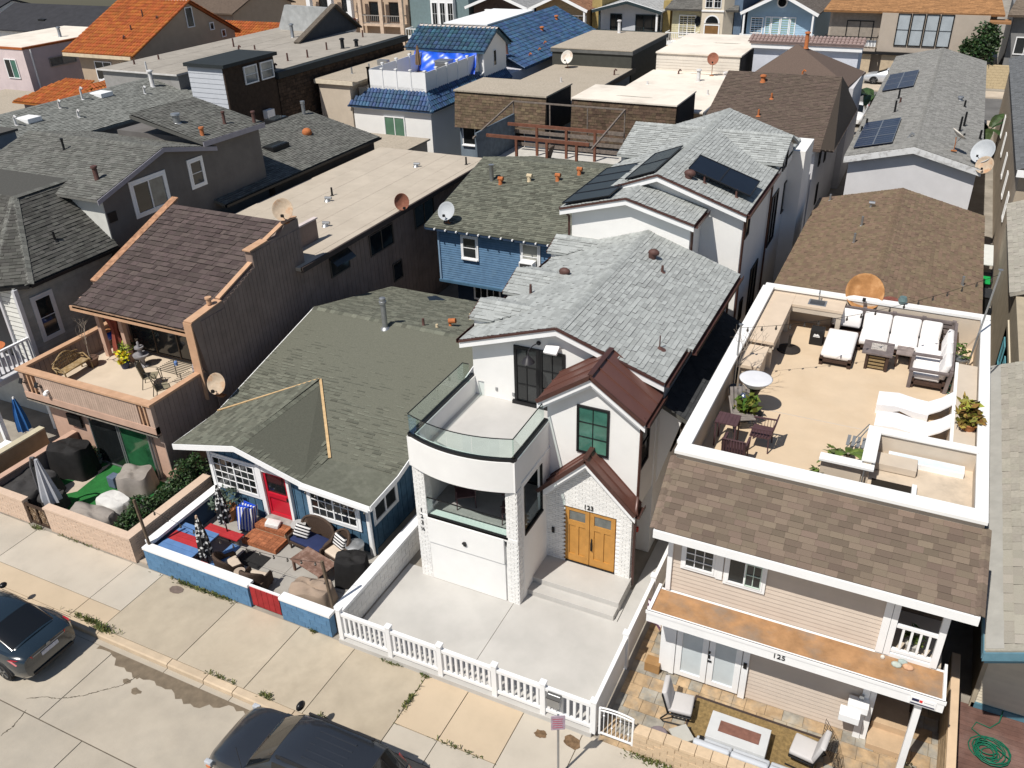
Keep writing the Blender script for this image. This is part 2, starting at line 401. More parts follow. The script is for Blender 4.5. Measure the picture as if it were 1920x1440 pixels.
shdk = mat('dark_grey_shingle', (.085, .083, .075), .95, .15, 16, .3, 120, island=.3, hue=.03)
shmid = mat('mixed_grey_shingle', (.135, .135, .122), .95, .15, 16, .3, 120, island=.26, hue=.03)
shsol = mat('pale_grey_shingle', (.24, .235, .22), .95, .14, 14, .3, 120, island=.17, hue=.015)
shbrown = mat('cocoa_brown_shingle', (.115, .085, .067), .95, .12, 16, .3, 120, island=.12, hue=.01)
shbk = mat('brown_wall_shingle', (.1, .068, .045), .95, .2, 10, .3, 100, island=.3, hue=.015)
concs = mat('pale_concrete', (.46, .445, .42), .9, .08, .8, .15, 60, stain=(.6, .58, .55), stain_amt=.3, stain_scale=.35)
walk = mat('tan_sidewalk_concrete', (.44, .375, .285), .92, .09, 1.2, .25, 70, stain=(.3, .25, .185), stain_amt=.5, stain_scale=.55, island=.06)
walkp = mat('peach_sidewalk_concrete', (.5, .4, .285), .92, .06, 1.2, .2, 70, stain=(.4, .31, .22), stain_amt=.2, island=.03)
walkg = mat('grey_sidewalk_concrete', (.47, .42, .35), .92, .08, 1.2, .2, 70, stain=(.36, .33, .28), stain_amt=.3, island=.04)
kerbm = mat('kerb_concrete', (.52, .41, .29), .92, .1, 2, .3, 60, stain=(.3, .25, .19), stain_amt=.4, island=.06)
streetm = mat('grey_street_concrete', (.42, .37, .3), .92, .12, .6, .3, 60, stain=(.24, .225, .2), stain_amt=.45, stain_scale=.33, island=.05)
wetm = mat('wet_concrete', (.18, .14, .095), .45, .2, 4, .2, 60, spec=.5)
dirt = mat('earth_fill', (.2, .16, .11), .95, .3, 2, .4, 20)
asph = mat('alley_asphalt', (.09, .088, .085), .95, .2, 2, .3, 60)
alum = mat('galvanised_metal', (.38, .39, .4), .4, .1, 5, metal=.7, spec=.5)
rust = mat('rusted_metal', (.36, .13, .045), .9, .35, 7, .3, 60, stain=(.5, .27, .12), stain_amt=.7, stain_scale=4)
pipeb = mat('brown_vent_metal', (.1, .05, .042), .6, .2, 5)
pipew = mat('white_vent_metal', (.6, .6, .6), .6, .1, 5, stain=(.3, .16, .08), stain_amt=.5, stain_scale=6)
pipeo = mat('terracotta_vent', (.42, .14, .05), .85, .2, 8)
leafm = mat('hedge_leaf', (.03, .062, .018), .55, .35, 3, island=.55, hue=.04, spec=.4)
leafy = mat('young_leaf', (.09, .14, .025), .55, .3, 3, island=.4, hue=.04, spec=.4)
weedm = mat('weed_leaf', (.1, .115, .03), .7, .3, 3, island=.4, hue=.05)
twig = mat('bare_twig', (.3, .25, .2), .9, .2, 6)
terra = mat('terracotta_pot', (.4, .17, .07), .85, .2, 6)
darkw = mat('dark_stained_wood', (.055, .033, .022), .7, .25, 8, .2, 60)
wicker = mat('brown_wicker', (.07, .045, .032), .8, .3, 30, .5, 90)
cushw = mat('white_cushion_fabric', (.78, .75, .73), .95, .04, 2, .12, 120)
cushg = mat('light_grey_cushion_fabric', (.52, .5, .49), .95, .04, 2, .12, 120)
blackf = mat('black_cover_fabric', (.014, .013, .013), .8, .25, 3, .3, 14)
beigef = mat('beige_cover_fabric', (.33, .25, .19), .95, .1, 2, .3, 9)
greyf = mat('grey_cover_fabric', (.28, .25, .225), .95, .1, 2, .3, 9)
dgreyf = mat('charcoal_cover_fabric', (.045, .043, .043), .85, .2, 2, .3, 9)
numm = mat('black_numeral', (.02, .02, .02), .5, 0)

# ---------------------------------------------------------------- ground, street, sidewalk, alleys
tag(MB().box(-140, 90, -30, 420, -1.2, -.21).build('ground', mat('bare_ground', (.3, .27, .23), .95, .2, .2)), None, kind='structure')
tag(MB().box(-60, 30, 10.93, 13.3, -.21, -.035).build('sidewalk_bed', dirt), None, kind='structure')
street = tag(MB().box(-60, 30, 1.5, 10.5, -.21, -.175).build('street', mat('street_joint', (.13, .11, .085), .95, .2)), None, kind='structure')
rs = random.Random(4)
for y0, y1, xs in ((8.05, 10.52, (-40, -33, -26.6, -20.6, -18.05, -10.5, -4, 2.6, 9)), (4.9, 8.02, (-40, -32, -24, -16.45, -9.4, -2.8, 4, 10)), (1.6, 4.87, (-40, -30, -22, -14, -6, 2, 10))):
    for a, b in zip(xs, xs[1:]): MB().box(a+.012, b-.012, y0, y1, -.175, -.15-rs.random()*.003).build('slab', streetm, street, bevel=.006)
kerb = tag(MB().box(-60, 30, 10.52, 10.93, -.21, -.16).build('kerb', dirt), None, kind='structure')
ks = [-40, -36, -32, -28, -24, -20.9, -18.9, -16.2, -14.9, -13.9, -12, -9, -6, -3, 0, 4, 8]
for a, b in zip(ks, ks[1:]):
    MB().prism([(a+.012, 10.69, -.155), (a+.012, 10.92, -.155), (a+.012, 10.92, 0), (a+.012, 10.74, -.005), (a+.012, 10.7, -.03)], (b-a-.024, 0, 0)).build('kerbstone', kerbm, kerb)
    MB().box(a+.01, b-.01, 10.53, 10.685, -.16, -.147).build('gutter_slab', streetm, kerb)
side = tag(MB().box(-60, 30, 10.935, 13.3, -.035, -.03).build('sidewalk', dirt), None, kind='structure')
jx = [-40, -34.5, -30, -27, -24.53, -20.26, -18.97, -16.06, -13.7, -11.78, -9.46, -8.2, -6.6, -5.0, -2.4, 0.2, 3, 7]
for i, (a, b) in enumerate(zip(jx, jx[1:])):
    sp = [(10.94, 13.36)]; m = walk
    if a < -20.2: sp = [(10.94, 11.66), (11.68, 13.36)]; m = walkg
    elif a > -6.7: m = walkg
    elif -9.5 < a < -6.6: sp = [(10.94, 11.66), (11.68, 13.36)]; m = walkp
    elif a == -20.26: m = walkp
    for k, (y0, y1) in enumerate(sp):
        mm = walkp if (a < -20.2 and k == 0) else walkg if (m is walkp and k == 0 and len(sp) == 2) else m
        MB().box(a+.01, b-.01, y0, y1, -.03, -.004+rs.random()*.005).build('slab', mm, side, bevel=.006)
# standing water along the kerb
def blot(name, cx, cy, rx, ry, z, m, n=26, seed=1, jag=.35, par=None, label=None):
    r = random.Random(seed); pts = []
    for i in range(n):
        t = 2*PI*i/n; k = 1+r.uniform(-jag, jag*.4); pts.append((cx+rx*k*math.cos(t), cy+ry*k*math.sin(t), z))
    o = MB().prism(pts, (0, 0, -.002)).build(name, m, par)
    return o
pud = MB(); r = random.Random(5); top = [(-18.6+i*.16, 10.55-.04) for i in range(52)]; low = [(x, 10.2+.22*math.sin(i*.31+1)*math.cos(i*.11)+r.uniform(-.09, .07)) for i, (x, y) in enumerate(top)]
for i in range(51): pud.add([(*low[i], -.146), (*low[i+1], -.146), (top[i+1][0], 10.53, -.146), (top[i][0], 10.53, -.146)], [(0, 1, 2, 3)])
tag(pud.build('wet_patch', wetm, fix=False), None, kind='structure')
for s_, (x, y, a) in enumerate(((-16.9, 9.9, .13), (-16.75, 10.12, .1), (-16.4, 9.75, .16))): tag(blot('wet_patch', x, y, a, a*.7, -.1445, wetm, 12, s_), None, kind='structure')
crk = MB(); rr = random.Random(9)
for path in ([(-18.9, 8.35), (-18.5, 8.6), (-18.1, 8.72), (-17.6, 9.05), (-17.3, 9.35), (-16.9, 9.75), (-16.75, 10.2)], [(-18.6, 8.1), (-18.45, 7.6), (-18.5, 7.3)]):
    for (x0, y0), (x1, y1) in zip(path, path[1:]):
        k = 6
        for i in range(k):
            p = [V((x0+(x1-x0)*t/k+rr.uniform(-.02, .02), y0+(y1-y0)*t/k+rr.uniform(-.02, .02), -.1455)) for t in (i, i+1.15)]
            crk.bar(p[0], p[1], rr.uniform(.008, .022), .003)
tag(crk.build('street_crack', mat('crack_dirt', (.09, .075, .055), .95, .2), street, kind='stuff'), None)
# oil and rust marks
for s_, (x, y, rx, ry, z, m) in enumerate(((-5.95, 12.9, .17, .13, .0045, mat('dark_rust_stain', (.16, .1, .055), .95, .4, 8)), (-5.15, 13.0, .24, .2, .0045, MATS['dark_rust_stain']))):
    tag(blot('rust_stain', x, y, rx, ry, z, m, 18, s_+3, .25), None, kind='structure')
tag(blot('utility_lid', -18.1, 13.02, .24, .17, .012, mat('brown_lid', (.16, .12, .1), .9, .2, 8), 9, 2, .12), 'brown oval utility lid set in the sidewalk by the blue wall', 'lid')
# alley between the two rows, back lots, far street
tag(MB().box(-120, 40, 43.9, 48.35, -.21, 0).build('alley', asph), None, kind='structure')
tag(MB().box(-120, 40, 13.3, 43.9, -.21, -.02).build('front_lots', mat('side_yard_concrete', (.3, .27, .23), .9, .2, 1, .2, 40, stain=(.15, .13, .1), stain_amt=.5)), None, kind='structure')
tag(MB().box(-120, 40, 48.35, 80.5, -.21, -.02).build('back_lots', MATS['side_yard_concrete']), None, kind='structure')
tag(MB().box(-120, 40, 83, 92.5, -.21, -.1).build('far_street', mat('far_asphalt', (.14, .135, .13), .95, .15, .5)), None, kind='structure')
for y0, y1 in ((80.5, 83), (92.5, 95.2)): tag(MB().box(-120, 40, y0, y1, -.21, .02).build('far_sidewalk', mat('far_walk', (.5, .42, .33), .9, .1, .6)), None, kind='structure')
tag(MB().box(-120, 40, 95.2, 330, -.21, -.01).build('far_lots', MATS['side_yard_concrete']), None, kind='structure')
# driveway of the white house
drive = tag(MB().box(-12.2, -4.82, 13.45, 16.9, -.02, 0.0).build('driveway', dirt), None, kind='structure')
for a, b, y0, y1 in ((-12.2, -8.5, 13.46, 16.9), (-8.485, -4.83, 13.46, 17.2), (-8.28, -5.5, 17.2, 18.6)): MB().box(a, b, y0, y1, 0, .018).build('slab', concs, drive)
tag(MB().box(-5.48, -4.83, 17.2, 43.8, -.02, .018).build('side_path', concs), None, kind='structure')
# ---------------------------------------------------------------- white duplex, front house
H = thing('white_house', 'white stucco duplex with pale grey shingle roof and curved glass railed balcony', 'house', (-8.5, 24, 0))
def gable_roof(par, x0, x1, y0, y1, ze, zr, axis, m, shm, xr=None, th=.12, fas=trimw, edge=None, nobj=0, ex=.143, capm=None, w=(.16, .34), thk=(.008, .02), rake=True, sides=(1, 1), seed=1, fh=.2, shing=True):
    """gable roof; axis 'y' = ridge along y; sheet per slope, shingles, caps, fascia boards; returns the roof part"""
    if axis == 'y':
        c = (x0+x1)/2 if xr is None else xr
        zl = ze if not isinstance(ze, tuple) else ze[0]; zrr = ze if not isinstance(ze, tuple) else ze[1]
        A = [(x0, y0, zl), (c, y0, zr), (c, y1, zr), (x0, y1, zl)]; B = [(c, y0, zr), (x1, y0, zrr), (x1, y1, zrr), (c, y1, zr)]
        ea, eb = ((x0, y1, zl), (x0, y0, zl)), ((x1, y0, zrr), (x1, y1, zrr)); r0, r1 = (c, y0, zr), (c, y1, zr)
    else:
        c = (y0+y1)/2 if xr is None else xr
        zl = ze if not isinstance(ze, tuple) else ze[0]; zrr = ze if not isinstance(ze, tuple) else ze[1]
        A = [(x0, y0, zl), (x1, y0, zl), (x1, c, zr), (x0, c, zr)]; B = [(x0, c, zr), (x1, c, zr), (x1, y1, zrr), (x0, y1, zrr)]
        ea, eb = ((x0, y0, zl), (x1, y0, zl)), ((x1, y1, zrr), (x0, y1, zrr)); r0, r1 = (x0, c, zr), (x1, c, zr)
    mb = MB()
    for s_, P_ in ((sides[0], A), (sides[1], B)):
        if s_:
            n = (V(P_[1])-V(P_[0])).cross(V(P_[2])-V(P_[0])).normalized(); n = n if n.z > 0 else -n
            mb.prism(P_, V((0, 0, -th)))
    roof = mb.build('roof', m, par)
    if shing:
        if sides[0]: shingles(roof, A, *ea, shm, ex=ex, nobj=nobj//2, seed=seed, w=w, th=thk)
        if sides[1]: shingles(roof, B, *eb, shm, ex=ex, nobj=nobj-nobj//2, seed=seed+1, w=w, th=thk)
        caps(roof, r0, r1, capm or shm)
    if fas and rake:
        f = MB()
        def rakeb(p, q, dy):
            p, q = V(p), V(q); dv = V((0, -.03, 0)) if axis == 'y' and dy < 0 else V((0, .03, 0)) if axis == 'y' else V((-.03 if dy < 0 else .03, 0, 0))
            f.prism([p+V((0, 0, -.015)), q+V((0, 0, -.015)), q+V((0, 0, -fh)), p+V((0, 0, -fh))], dv)
        for P_, s_ in ((A, sides[0]), (B, sides[1])):
            if not s_: continue
            if axis == 'y': rakeb(P_[0], P_[1], -1); rakeb(P_[3], P_[2], 1)
            else: rakeb(P_[1], P_[2], 1); rakeb(P_[0], P_[3], -1)
        f.build('rake_board', fas, par)
    if edge:
        f = MB()
        for P_, s_ in ((A, sides[0]), (B, sides[1])):
            if not s_: continue
            if axis == 'y':
                f.bar(V(P_[0])+V((0, -.035, -.03)), V(P_[1])+V((0, -.035, -.03)), .07, .06)
        if f.v: f.build('roof_edge', edge, par)
    return roof
def gutter(par, a, b, m, w=.13, h=.12):
    a, b = V(a), V(b); d = (b-a).normalized(); s = d.cross(V((0, 0, 1))).normalized()
    pr = [(0, 0), (0, h), (.012, h), (.012, .012), (w-.012, .012), (w-.012, h), (w, h), (w, 0)]
    c = MB().prism([a+s*x+V((0, 0, z-h)) for x, z in pr], b-a)
    return c.build('gutter', m, par)
def pipe(par, pts, m, r=.045, name='downspout', n=6): return MB().tube(pts, r, n).build(name, m, par, smooth=math.radians(50))
# rear and front bodies
MB().box(-11.55, -8.35, 16.72, 20.4, 0, 2.05).build('garage_wall', white, H)
f = MB(); f.box(-11.2, -8.72, 16.66, 16.72, .03, 1.42); f.box(-11.2, -8.72, 16.62, 16.72, 1.46, 2.36)
f.build('garage_front', white, H, bevel=.006)
MB().box(-11.55, -8.3, 16.98, 20.4, 2.05, 2.3).build('loggia_floor', mat('loggia_tile', (.3, .29, .28), .7, .1), H)
MB().box(-11.6, -11.45, 17.02, 20.4, 2.05, 4.2).build('loggia_side_wall', white, H)
lg = MB(); lg.box(-8.42, -8.28, 16.98, 17.12, 2.05, 4.2); lg.box(-8.42, -8.28, 18.32, 18.92, 2.05, 4.2); lg.box(-8.42, -8.28, 17.12, 18.32, 2.05, 2.3); lg.box(-8.42, -8.28, 17.12, 18.32, 4.02, 4.2); lg.box(-11.45, -8.3, 16.66, 17.0, 2.3, 2.42)
lg.box(-8.42, -8.28, 16.98, 18.92, 0, 2.05); lg.build('loggia_wall', white, H)
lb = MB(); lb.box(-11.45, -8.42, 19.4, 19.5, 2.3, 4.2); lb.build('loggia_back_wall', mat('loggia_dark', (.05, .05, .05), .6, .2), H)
window(H, (-11.2, 19.4, 2.32), (1, 0, 0), 2.6, 1.75, (0, -1, 0), blackm, winblack, split=3, name='sliding_door')
f = MB(); f.box(-11.2, -8.6, 16.66, 16.74, 2.36, 2.44); f.box(-11.2, -8.62, 16.68, 16.71, 3.04, 3.065); f.box(-8.34, -8.25, 17.1, 18.34, 2.3, 2.37); f.box(-8.34, -8.27, 17.1, 17.14, 2.37, 4.0); f.box(-8.34, -8.27, 18.3, 18.34, 2.37, 4.0)
f.build('rail_frame', blackm, H)
MB().box(-11.2, -8.62, 16.69, 16.7, 2.44, 3.04).build('rail_glass', gclear, H); MB().box(-8.31, -8.3, 17.14, 18.3, 2.37, 2.95).build('rail_glass', gclear, H)
# brick pillars
for x0, x1, z1 in ((-11.58, -11.22, 4.05), (-8.64, -8.3, 4.1)):
    MB().box(x0+.02, x1-.02, 16.7, 17.0, 0, z1).build('pillar', brickw, H)
    bricks(H, (x0, 16.7, 0), (1, 0, 0), x1-x0, 0, z1, (0, -1, 0), brickw, bl=.21, bh=.075, d=.03, nobj=25)
    bricks(H, (x1-.02, 16.68, 0), (0, 1, 0), .34, 0, z1, (1, 0, 0), brickw, bl=.21, bh=.075, d=.03, nobj=0)
    bricks(H, (x0+.02, 17.0, 0), (0, -1, 0), .32, 0, z1, (-1, 0, 0), brickw, bl=.21, bh=.075, d=.03, nobj=0)
# curved balcony: front bows towards the street
def bow(x, y0=16.66, d=.34): 
    t = (x+9.97)/1.66; return y0-d*(1-t*t)
xs = [-11.63+3.32*i/16 for i in range(17)]
fr_ = [(x, bow(x)) for x in xs]; bk = [(x, bow(x, 16.9, .3)) for x in (max(-11.45, min(-8.49, x)) for x in xs)]
def ring(pts, inner, z0, z1): 
    n = len(pts); vs = [(x, y, z0) for x, y in pts]+[(x, y, z1) for x, y in pts]+[(x, y, z0) for x, y in inner]+[(x, y, z1) for x, y in inner]; fs = []
    for i in range(n-1): fs += [(i, i+1, n+i+1, n+i), (2*n+i+1, 2*n+i, 3*n+i, 3*n+i+1), (n+i, n+i+1, 3*n+i+1, 3*n+i), (i+1, i, 2*n+i, 2*n+i+1)]
    fs += [(0, n, 3*n, 2*n), (n-1, 2*n-1, 4*n-1, 3*n-1)]
    return vs, fs
pb = MB(); pb.add(*ring(fr_, bk, 4.1, 5.08)); pb.build('balcony_front', white, H, smooth=math.radians(30))
f = MB(); f.box(-11.63, -11.45, 16.64, 20.42, 4.1, 5.08); f.box(-8.49, -8.31, 16.64, 18.92, 4.1, 5.08); f.build('balcony_side', white, H)
MB().prism([(x, y, 4.45) for x, y in [(x, bow(x, 16.88, .3)) for x in [-11.45+2.96*i/10 for i in range(11)]]]+[(-8.49, 18.92, 4.45), (-8.3, 18.95, 4.45), (-8.3, 20.4, 4.45), (-11.45, 20.4, 4.45)], (0, 0, -.4)).build('balcony_floor', mat('balcony_membrane', (.5, .485, .465), .75, .05, 1.5, .1, 60, stain=(.42, .4, .37), stain_amt=.3), H)
f = MB(); f.add(*ring([(x, y+.035) for x, y in fr_], [(x, y+.15) for x, y in fr_], 5.08, 5.16)); f.box(-11.6, -11.49, 16.7, 20.4, 5.08, 5.16); f.box(-8.45, -8.34, 16.7, 18.9, 5.08, 5.16); f.build('rail_channel', blackm, H)
cuts = [-11.58, -10.9, -10.2, -9.45, -8.35]
for a, b in zip(cuts, cuts[1:]):
    q = [(a+.008+(b-a-.016)*i/3, bow(a+.008+(b-a-.016)*i/3, 16.73, .34)) for i in range(4)]
    mb = MB(); mb.add(*ring(q, [(x, y+.014) for x, y in q], 5.16, 5.78)); mb.build('rail_glass', gclear, H)
for a, b in ((16.74, 18.3), (18.32, 19.85)): MB().box(-11.56, -11.546, a, b, 5.16, 5.78).build('rail_glass', gclear, H)
MB().box(-8.4, -8.386, 16.72, 18.75, 5.16, 5.78).build('rail_glass', gclear, H); MB().box(-11.546, -11.35, 19.84, 19.852, 5.16, 5.78).build('rail_glass', gclear, H)
q = [(-11.57+3.2*i/12, bow(-11.57+3.2*i/12, 16.737, .34), 5.79) for i in range(13)]
f = MB(); f.tube([(-11.35, 19.85, 5.79), (-11.553, 19.85, 5.79)]+q+[(-8.393, 18.75, 5.79), (-8.3, 18.75, 5.79)], .016, 5); f.build('handrail', blackm, H)
# main body with gable facing the street
MB().prism([(-11.5, 20.4, 0), (-5.6, 20.4, 0), (-5.6, 20.4, 6.2), (-8.55, 20.4, 7.2), (-11.5, 20.4, 6.25)], (0, 8.1, 0)).build('front_wall', white, H)
RF = gable_roof(H, -11.75, -5.37, 20.08, 28.45, (6.42, 6.35), 7.44, 'y', shg, shg, xr=-8.6, edge=bronze, nobj=300, fh=.26, w=(.2, .36))
gutter(H, (-5.37, 20.1, 6.34), (-5.37, 22.3, 6.34), bronze); gutter(H, (-5.2, 22.3, 6.28), (-5.2, 28.4, 6.28), bronze); gutter(H, (-11.75, 28.4, 6.41), (-11.75, 20.1, 6.41), bronze)
slab(RF, 'eave_extension', [(-5.42, 22.3, 6.37), (-5.2, 22.3, 6.3), (-5.2, 28.4, 6.3), (-5.42, 28.4, 6.37)], .1, shg)
shingles(RF, [(-5.42, 22.3, 6.375), (-5.2, 22.3, 6.305), (-5.2, 28.4, 6.305), (-5.42, 28.4, 6.375)], (-5.2, 22.3, 6.305), (-5.2, 28.4, 6.305), shg, nobj=0)
# small cross gables on the left slope
for yc, hw in ((24.6, 1.15), (28.0, .9), (21.9, .8)):
    e0 = -11.95; zr = 6.98; ze_ = zr-.36*hw
    A = [(e0, yc-hw, ze_), (e0, yc, zr), (-9.9, yc, zr), (-11.2, yc-hw, ze_+.02)]; B = [(e0, yc, zr), (e0, yc+hw, ze_), (-11.2, yc+hw, ze_+.02), (-9.9, yc, zr)]
    d = MB().prism(A, (0, 0, -.08)).prism(B, (0, 0, -.08)).build('dormer_roof', shg, H)
    shingles(d, A, (e0, yc-hw, ze_), (-11.2, yc-hw, ze_), shg, nobj=20); shingles(d, B, (e0, yc+hw, ze_), (-11.2, yc+hw, ze_), shg, nobj=0); caps(d, (e0, yc, zr), (-9.9, yc, zr), shg)
    MB().prism([(e0+.12, yc-hw+.1, ze_-.4), (e0+.12, yc+hw-.1, ze_-.4), (e0+.12, yc+hw-.1, ze_-.06), (e0+.12, yc, zr-.08), (e0+.12, yc-hw+.1, ze_-.06)], (1.2, 0, 0)).build('dormer_wall', white, H)
    MB().bar((e0, yc-hw, ze_-.03), (e0, yc, zr-.03), .05, .07).bar((e0, yc+hw, ze_-.03), (e0, yc, zr-.03), .05, .07).build('roof_edge', bronze, H)
# tower with standing seam metal gable
TX0, TX1, TC = -8.36, -5.64, -6.98
MB().prism([(TX0, 18.92, 2.6), (TX1, 18.92, 2.6), (TX1, 18.92, 5.62), (TC, 18.92, 6.72), (TX0, 18.92, 5.62)], (0, 1.5, 0)).build('tower_wall', white, H)
def seam_roof(par, x0, x1, c, y0, y1, ze, zr, seams, name='metal_roof', y1r=None):
    for s_ in (0, 1):
        xe = x0 if s_ == 0 else x1; n = seams
        for i in range(n):
            a, b = y0+(y1-y0)*i/n, y0+(y1-y0)*(i+1)/n-.012
            P_ = [(xe, a, ze), (c, a, zr), (c, b, zr), (xe, b, ze)]
            p = MB().prism(P_, (0, 0, -.05)); p.bar((xe, b, ze+.015), (c, b, zr+.015), .02, .045); p.build('metal_panel', bronze2, par)
    f = MB(); f.bar((c, y0-.01, zr+.03), (c, y1, zr+.03), .14, .035)
    for xe in (x0, x1): f.bar((xe, y0-.02, ze-.04), (c, y0-.02, zr-.04), .035, .12)
    f.build('roof_edge', bronze, par)
    f = MB(); d = .035
    for xe in (x0, x1):
        k = .93; f.prism([(xe, y0+.02, ze-.08), (c, y0+.02, zr-.08), (c, y0+.02, zr-.3), (xe, y0+.02, ze-.3)], (0, .06, 0))
        f.prism([(xe+(c-xe)*.1, y0+.085, ze-.3+(zr-ze)*.1), (c, y0+.085, zr-.3), (c, y0+.085, zr-.4), (xe+(c-xe)*.1, y0+.085, ze-.4+(zr-ze)*.1)], (0, .05, 0))
    f.build('rake_board', trimw, par)
seam_roof(H, -8.55, -5.42, TC, 18.6, 20.25, 5.9, 7.0, 3)
wt = window(H, (-7.46, 18.92, 4.3), (1, 0, 0), .95, 1.55, (0, -1, 0), blackm, wingreen, nx=2, nz=3, fw=.06, mw=.018)
# brick porch and door
bw = MB(); bw.box(-8.3, -7.74, 18.64, 18.95, .38, 3.1); bw.box(-6.1, -5.64, 18.64, 18.95, .02, 3.1); bw.box(-7.74, -6.1, 18.64, 18.95, 2.46, 3.1); bw.prism([(-8.3, 18.64, 3.1), (-5.64, 18.64, 3.1), (TC, 18.64, 4.3)], (0, .3, 0)); bw.build('porch_wall', brickw, H)
pskip = lambda a, z: (-7.75 < -8.3+a < -6.1 and z < 2.46) or z > 3.05+1.15*(1-abs(-8.3+a-TC)/1.33) 
bricks(H, (-8.3, 18.64, 0), (1, 0, 0), 2.66, .38, 4.25, (0, -1, 0), brickw, bl=.21, bh=.075, d=.022, nobj=120, skip=pskip)
bricks(H, (-5.66, 18.64, 0), (0, 1, 0), .3, .02, 3.0, (1, 0, 0), brickw, bl=.21, bh=.075, d=.022, nobj=0)
seam_roof(H, -8.45, -5.48, TC, 18.33, 18.93, 3.02, 4.5, 2)
oak = mat('honey_oak', (.48, .235, .055), .45, .12, 3, .15, 30, spec=.4)
db = MB().box(-7.74, -6.1, 18.72, 18.9, .38, 2.46).build('door_frame', oak, H)
for x0, x1 in ((-7.7, -6.935), (-6.915, -6.14)):
    d = MB(); d.box(x0, x0+.13, 18.66, 18.72, .42, 2.42); d.box(x1-.13, x1, 18.66, 18.72, .42, 2.42); d.box(x0+.13, x1-.13, 18.66, 18.72, .42, .68); d.box(x0+.13, x1-.13, 18.66, 18.72, 1.78, 1.96); d.box(x0+.13, x1-.13, 18.66, 18.72, 2.32, 2.42)
    c = (x0+x1)/2; d.box(c-.05, c+.05, 18.66, 18.72, .68, 1.78); dd = d.build('door', oak, H)
    for q0, q1 in ((x0+.13, c-.05), (c+.05, x1-.13)): MB().box(q0+.002, q1-.002, 18.69, 18.72, .682, 1.778).build('panel', oak, dd)
    MB().box(x0+.13, x1-.13, 18.69, 18.72, 1.962, 2.318).build('pane', winpale[0], dd)
    if x0 > -7: 
        MB().box(x0+.045, x0+.085, 18.64, 18.66, 1.0, 1.45).build('handle_plate', blackm, dd); MB().tube([(x0+.065, 18.64, 1.38), (x0+.065, 18.58, 1.36), (x0+.065, 18.58, 1.08), (x0+.065, 18.64, 1.06)], .014, 6).build('handle', blackm, dd)
MB().box(-7.74, -6.1, 18.62, 18.72, .36, .41).build('threshold', blackm, H)
st = MB(); st.box(-8.29, -5.58, 17.55, 18.72, .018, .38); st.box(-8.31, -5.6, 17.18, 17.55, .018, .2); st.build('entry_steps', concs, H, bevel=.008)
text('123', .21, H, 'house_number', numm, (-6.95, 18.6, 2.62), (PI/2, 0, 0), .012)
for i, ch in enumerate(('1', '2', '3', '½')): text(ch, .2 if i < 3 else .17, H, 'house_number', numm, (-11.4, 16.655, 2.55-i*.235), (PI/2, 0, 0), .012)
MB().box(-8.1, -8.02, 18.58, 18.62, 1.35, 1.55).build('intercom', blackm, H)
lt = MB(); lt.box(-10.02, -9.94, 16.58, 16.62, 1.72, 1.86); lt.box(-10.03, -9.93, 16.53, 16.58, 1.82, 1.87); lt.build('wall_light', blackm, H)
# french doors on the roof deck
window(H, (-10.08, 20.4, 4.47), (1, 0, 0), .82, 1.98, (0, -1, 0), blackm, winblack, nx=2, nz=3, fw=.09, mw=.02, name='french_door'); window(H, (-9.25, 20.4, 4.47), (1, 0, 0), .82, 1.98, (0, -1, 0), blackm, winblack, nx=2, nz=3, fw=.09, mw=.02, name='french_door')
MB().box(-10.15, -8.38, 20.3, 20.4, 4.45, 4.56).build('door_sill', blackm, H)
l = MB(); l.lathe([(.07, 0), (.07, .03)], (0, 0, 0), 12); l.xf(Matrix.Translation((-9.27, 20.4, 6.66)) @ Matrix.Rotation(PI/2, 4, 'X')); l.tube([(-9.27, 20.38, 6.66), (-9.3, 20.1, 6.72), (-9.36, 19.9, 6.66), (-9.38, 19.86, 6.5)], .016, 6)
l.lathe([(.03, 0), (.06, -.06), (.1, -.1), (.2, -.24), (.19, -.24), (.05, -.1)], (-9.38, 19.86, 6.5), 16); l.build('gooseneck_lamp', mat('lamp_enamel', (.03, .028, .032), .4, .1), H, smooth=math.radians(40))
l = MB().cbox((-8.78, 20.2, 6.62), (.42, .3, .1), 0, ('X', .5)).build('security_floodlight', trimw, H, bevel=.03)
for x, z in ((-10.75, 4.72), (-10.18, 4.66)): MB().box(x, x+.07, 20.37, 20.4, z, z+.11).build('outlet', alum, H)
pipe(H, [(-5.5, 18.75, 5.95), (-5.58, 18.85, 5.7), (-5.58, 18.85, 3.3), (-5.5, 18.5, 3.1), (-5.45, 18.45, 2.95)], bronze); pipe(H, [(-5.46, 18.55, 2.9), (-5.57, 18.72, 2.7), (-5.57, 18.72, .1)], bronze)
gutter(H, (-5.42, 18.62, 5.9), (-5.42, 20.2, 5.9), bronze); gutter(H, (-5.48, 18.35, 3.02), (-5.48, 18.9, 3.02), bronze)
# lower lean-to roof along the side yard and side windows
SL = [(-5.56, 20.6, 5.35), (-4.75, 20.6, 4.95), (-4.75, 27.4, 4.95), (-5.56, 27.4, 5.35)]
lr = slab(H, 'side_roof', SL, .12, shdk); shingles(lr, SL, SL[1], SL[2], mat('black_shingle', (.05, .052, .055), .95, .1, 16, island=.15), nobj=0); gutter(H, (-4.75, 20.6, 4.94), (-4.75, 27.4, 4.94), blackm)
MB().prism([(-5.6, 20.7, 2.5), (-4.95, 20.7, 4.9), (-5.6, 20.7, 5.2)], (0, .2, 0)).build('roof_bracket', white, H)
for y, z, w, h in ((18.98, 4.05, .75, 1.55), (22.1, 2.75, .95, 1.55), (23.3, 2.85, .95, 1.0)): window(H, (-5.6 if y > 20 else -5.64, y, z), (0, 1, 0), w, h, (1, 0, 0), blackm, winblack, nx=1, nz=2, fw=.07)
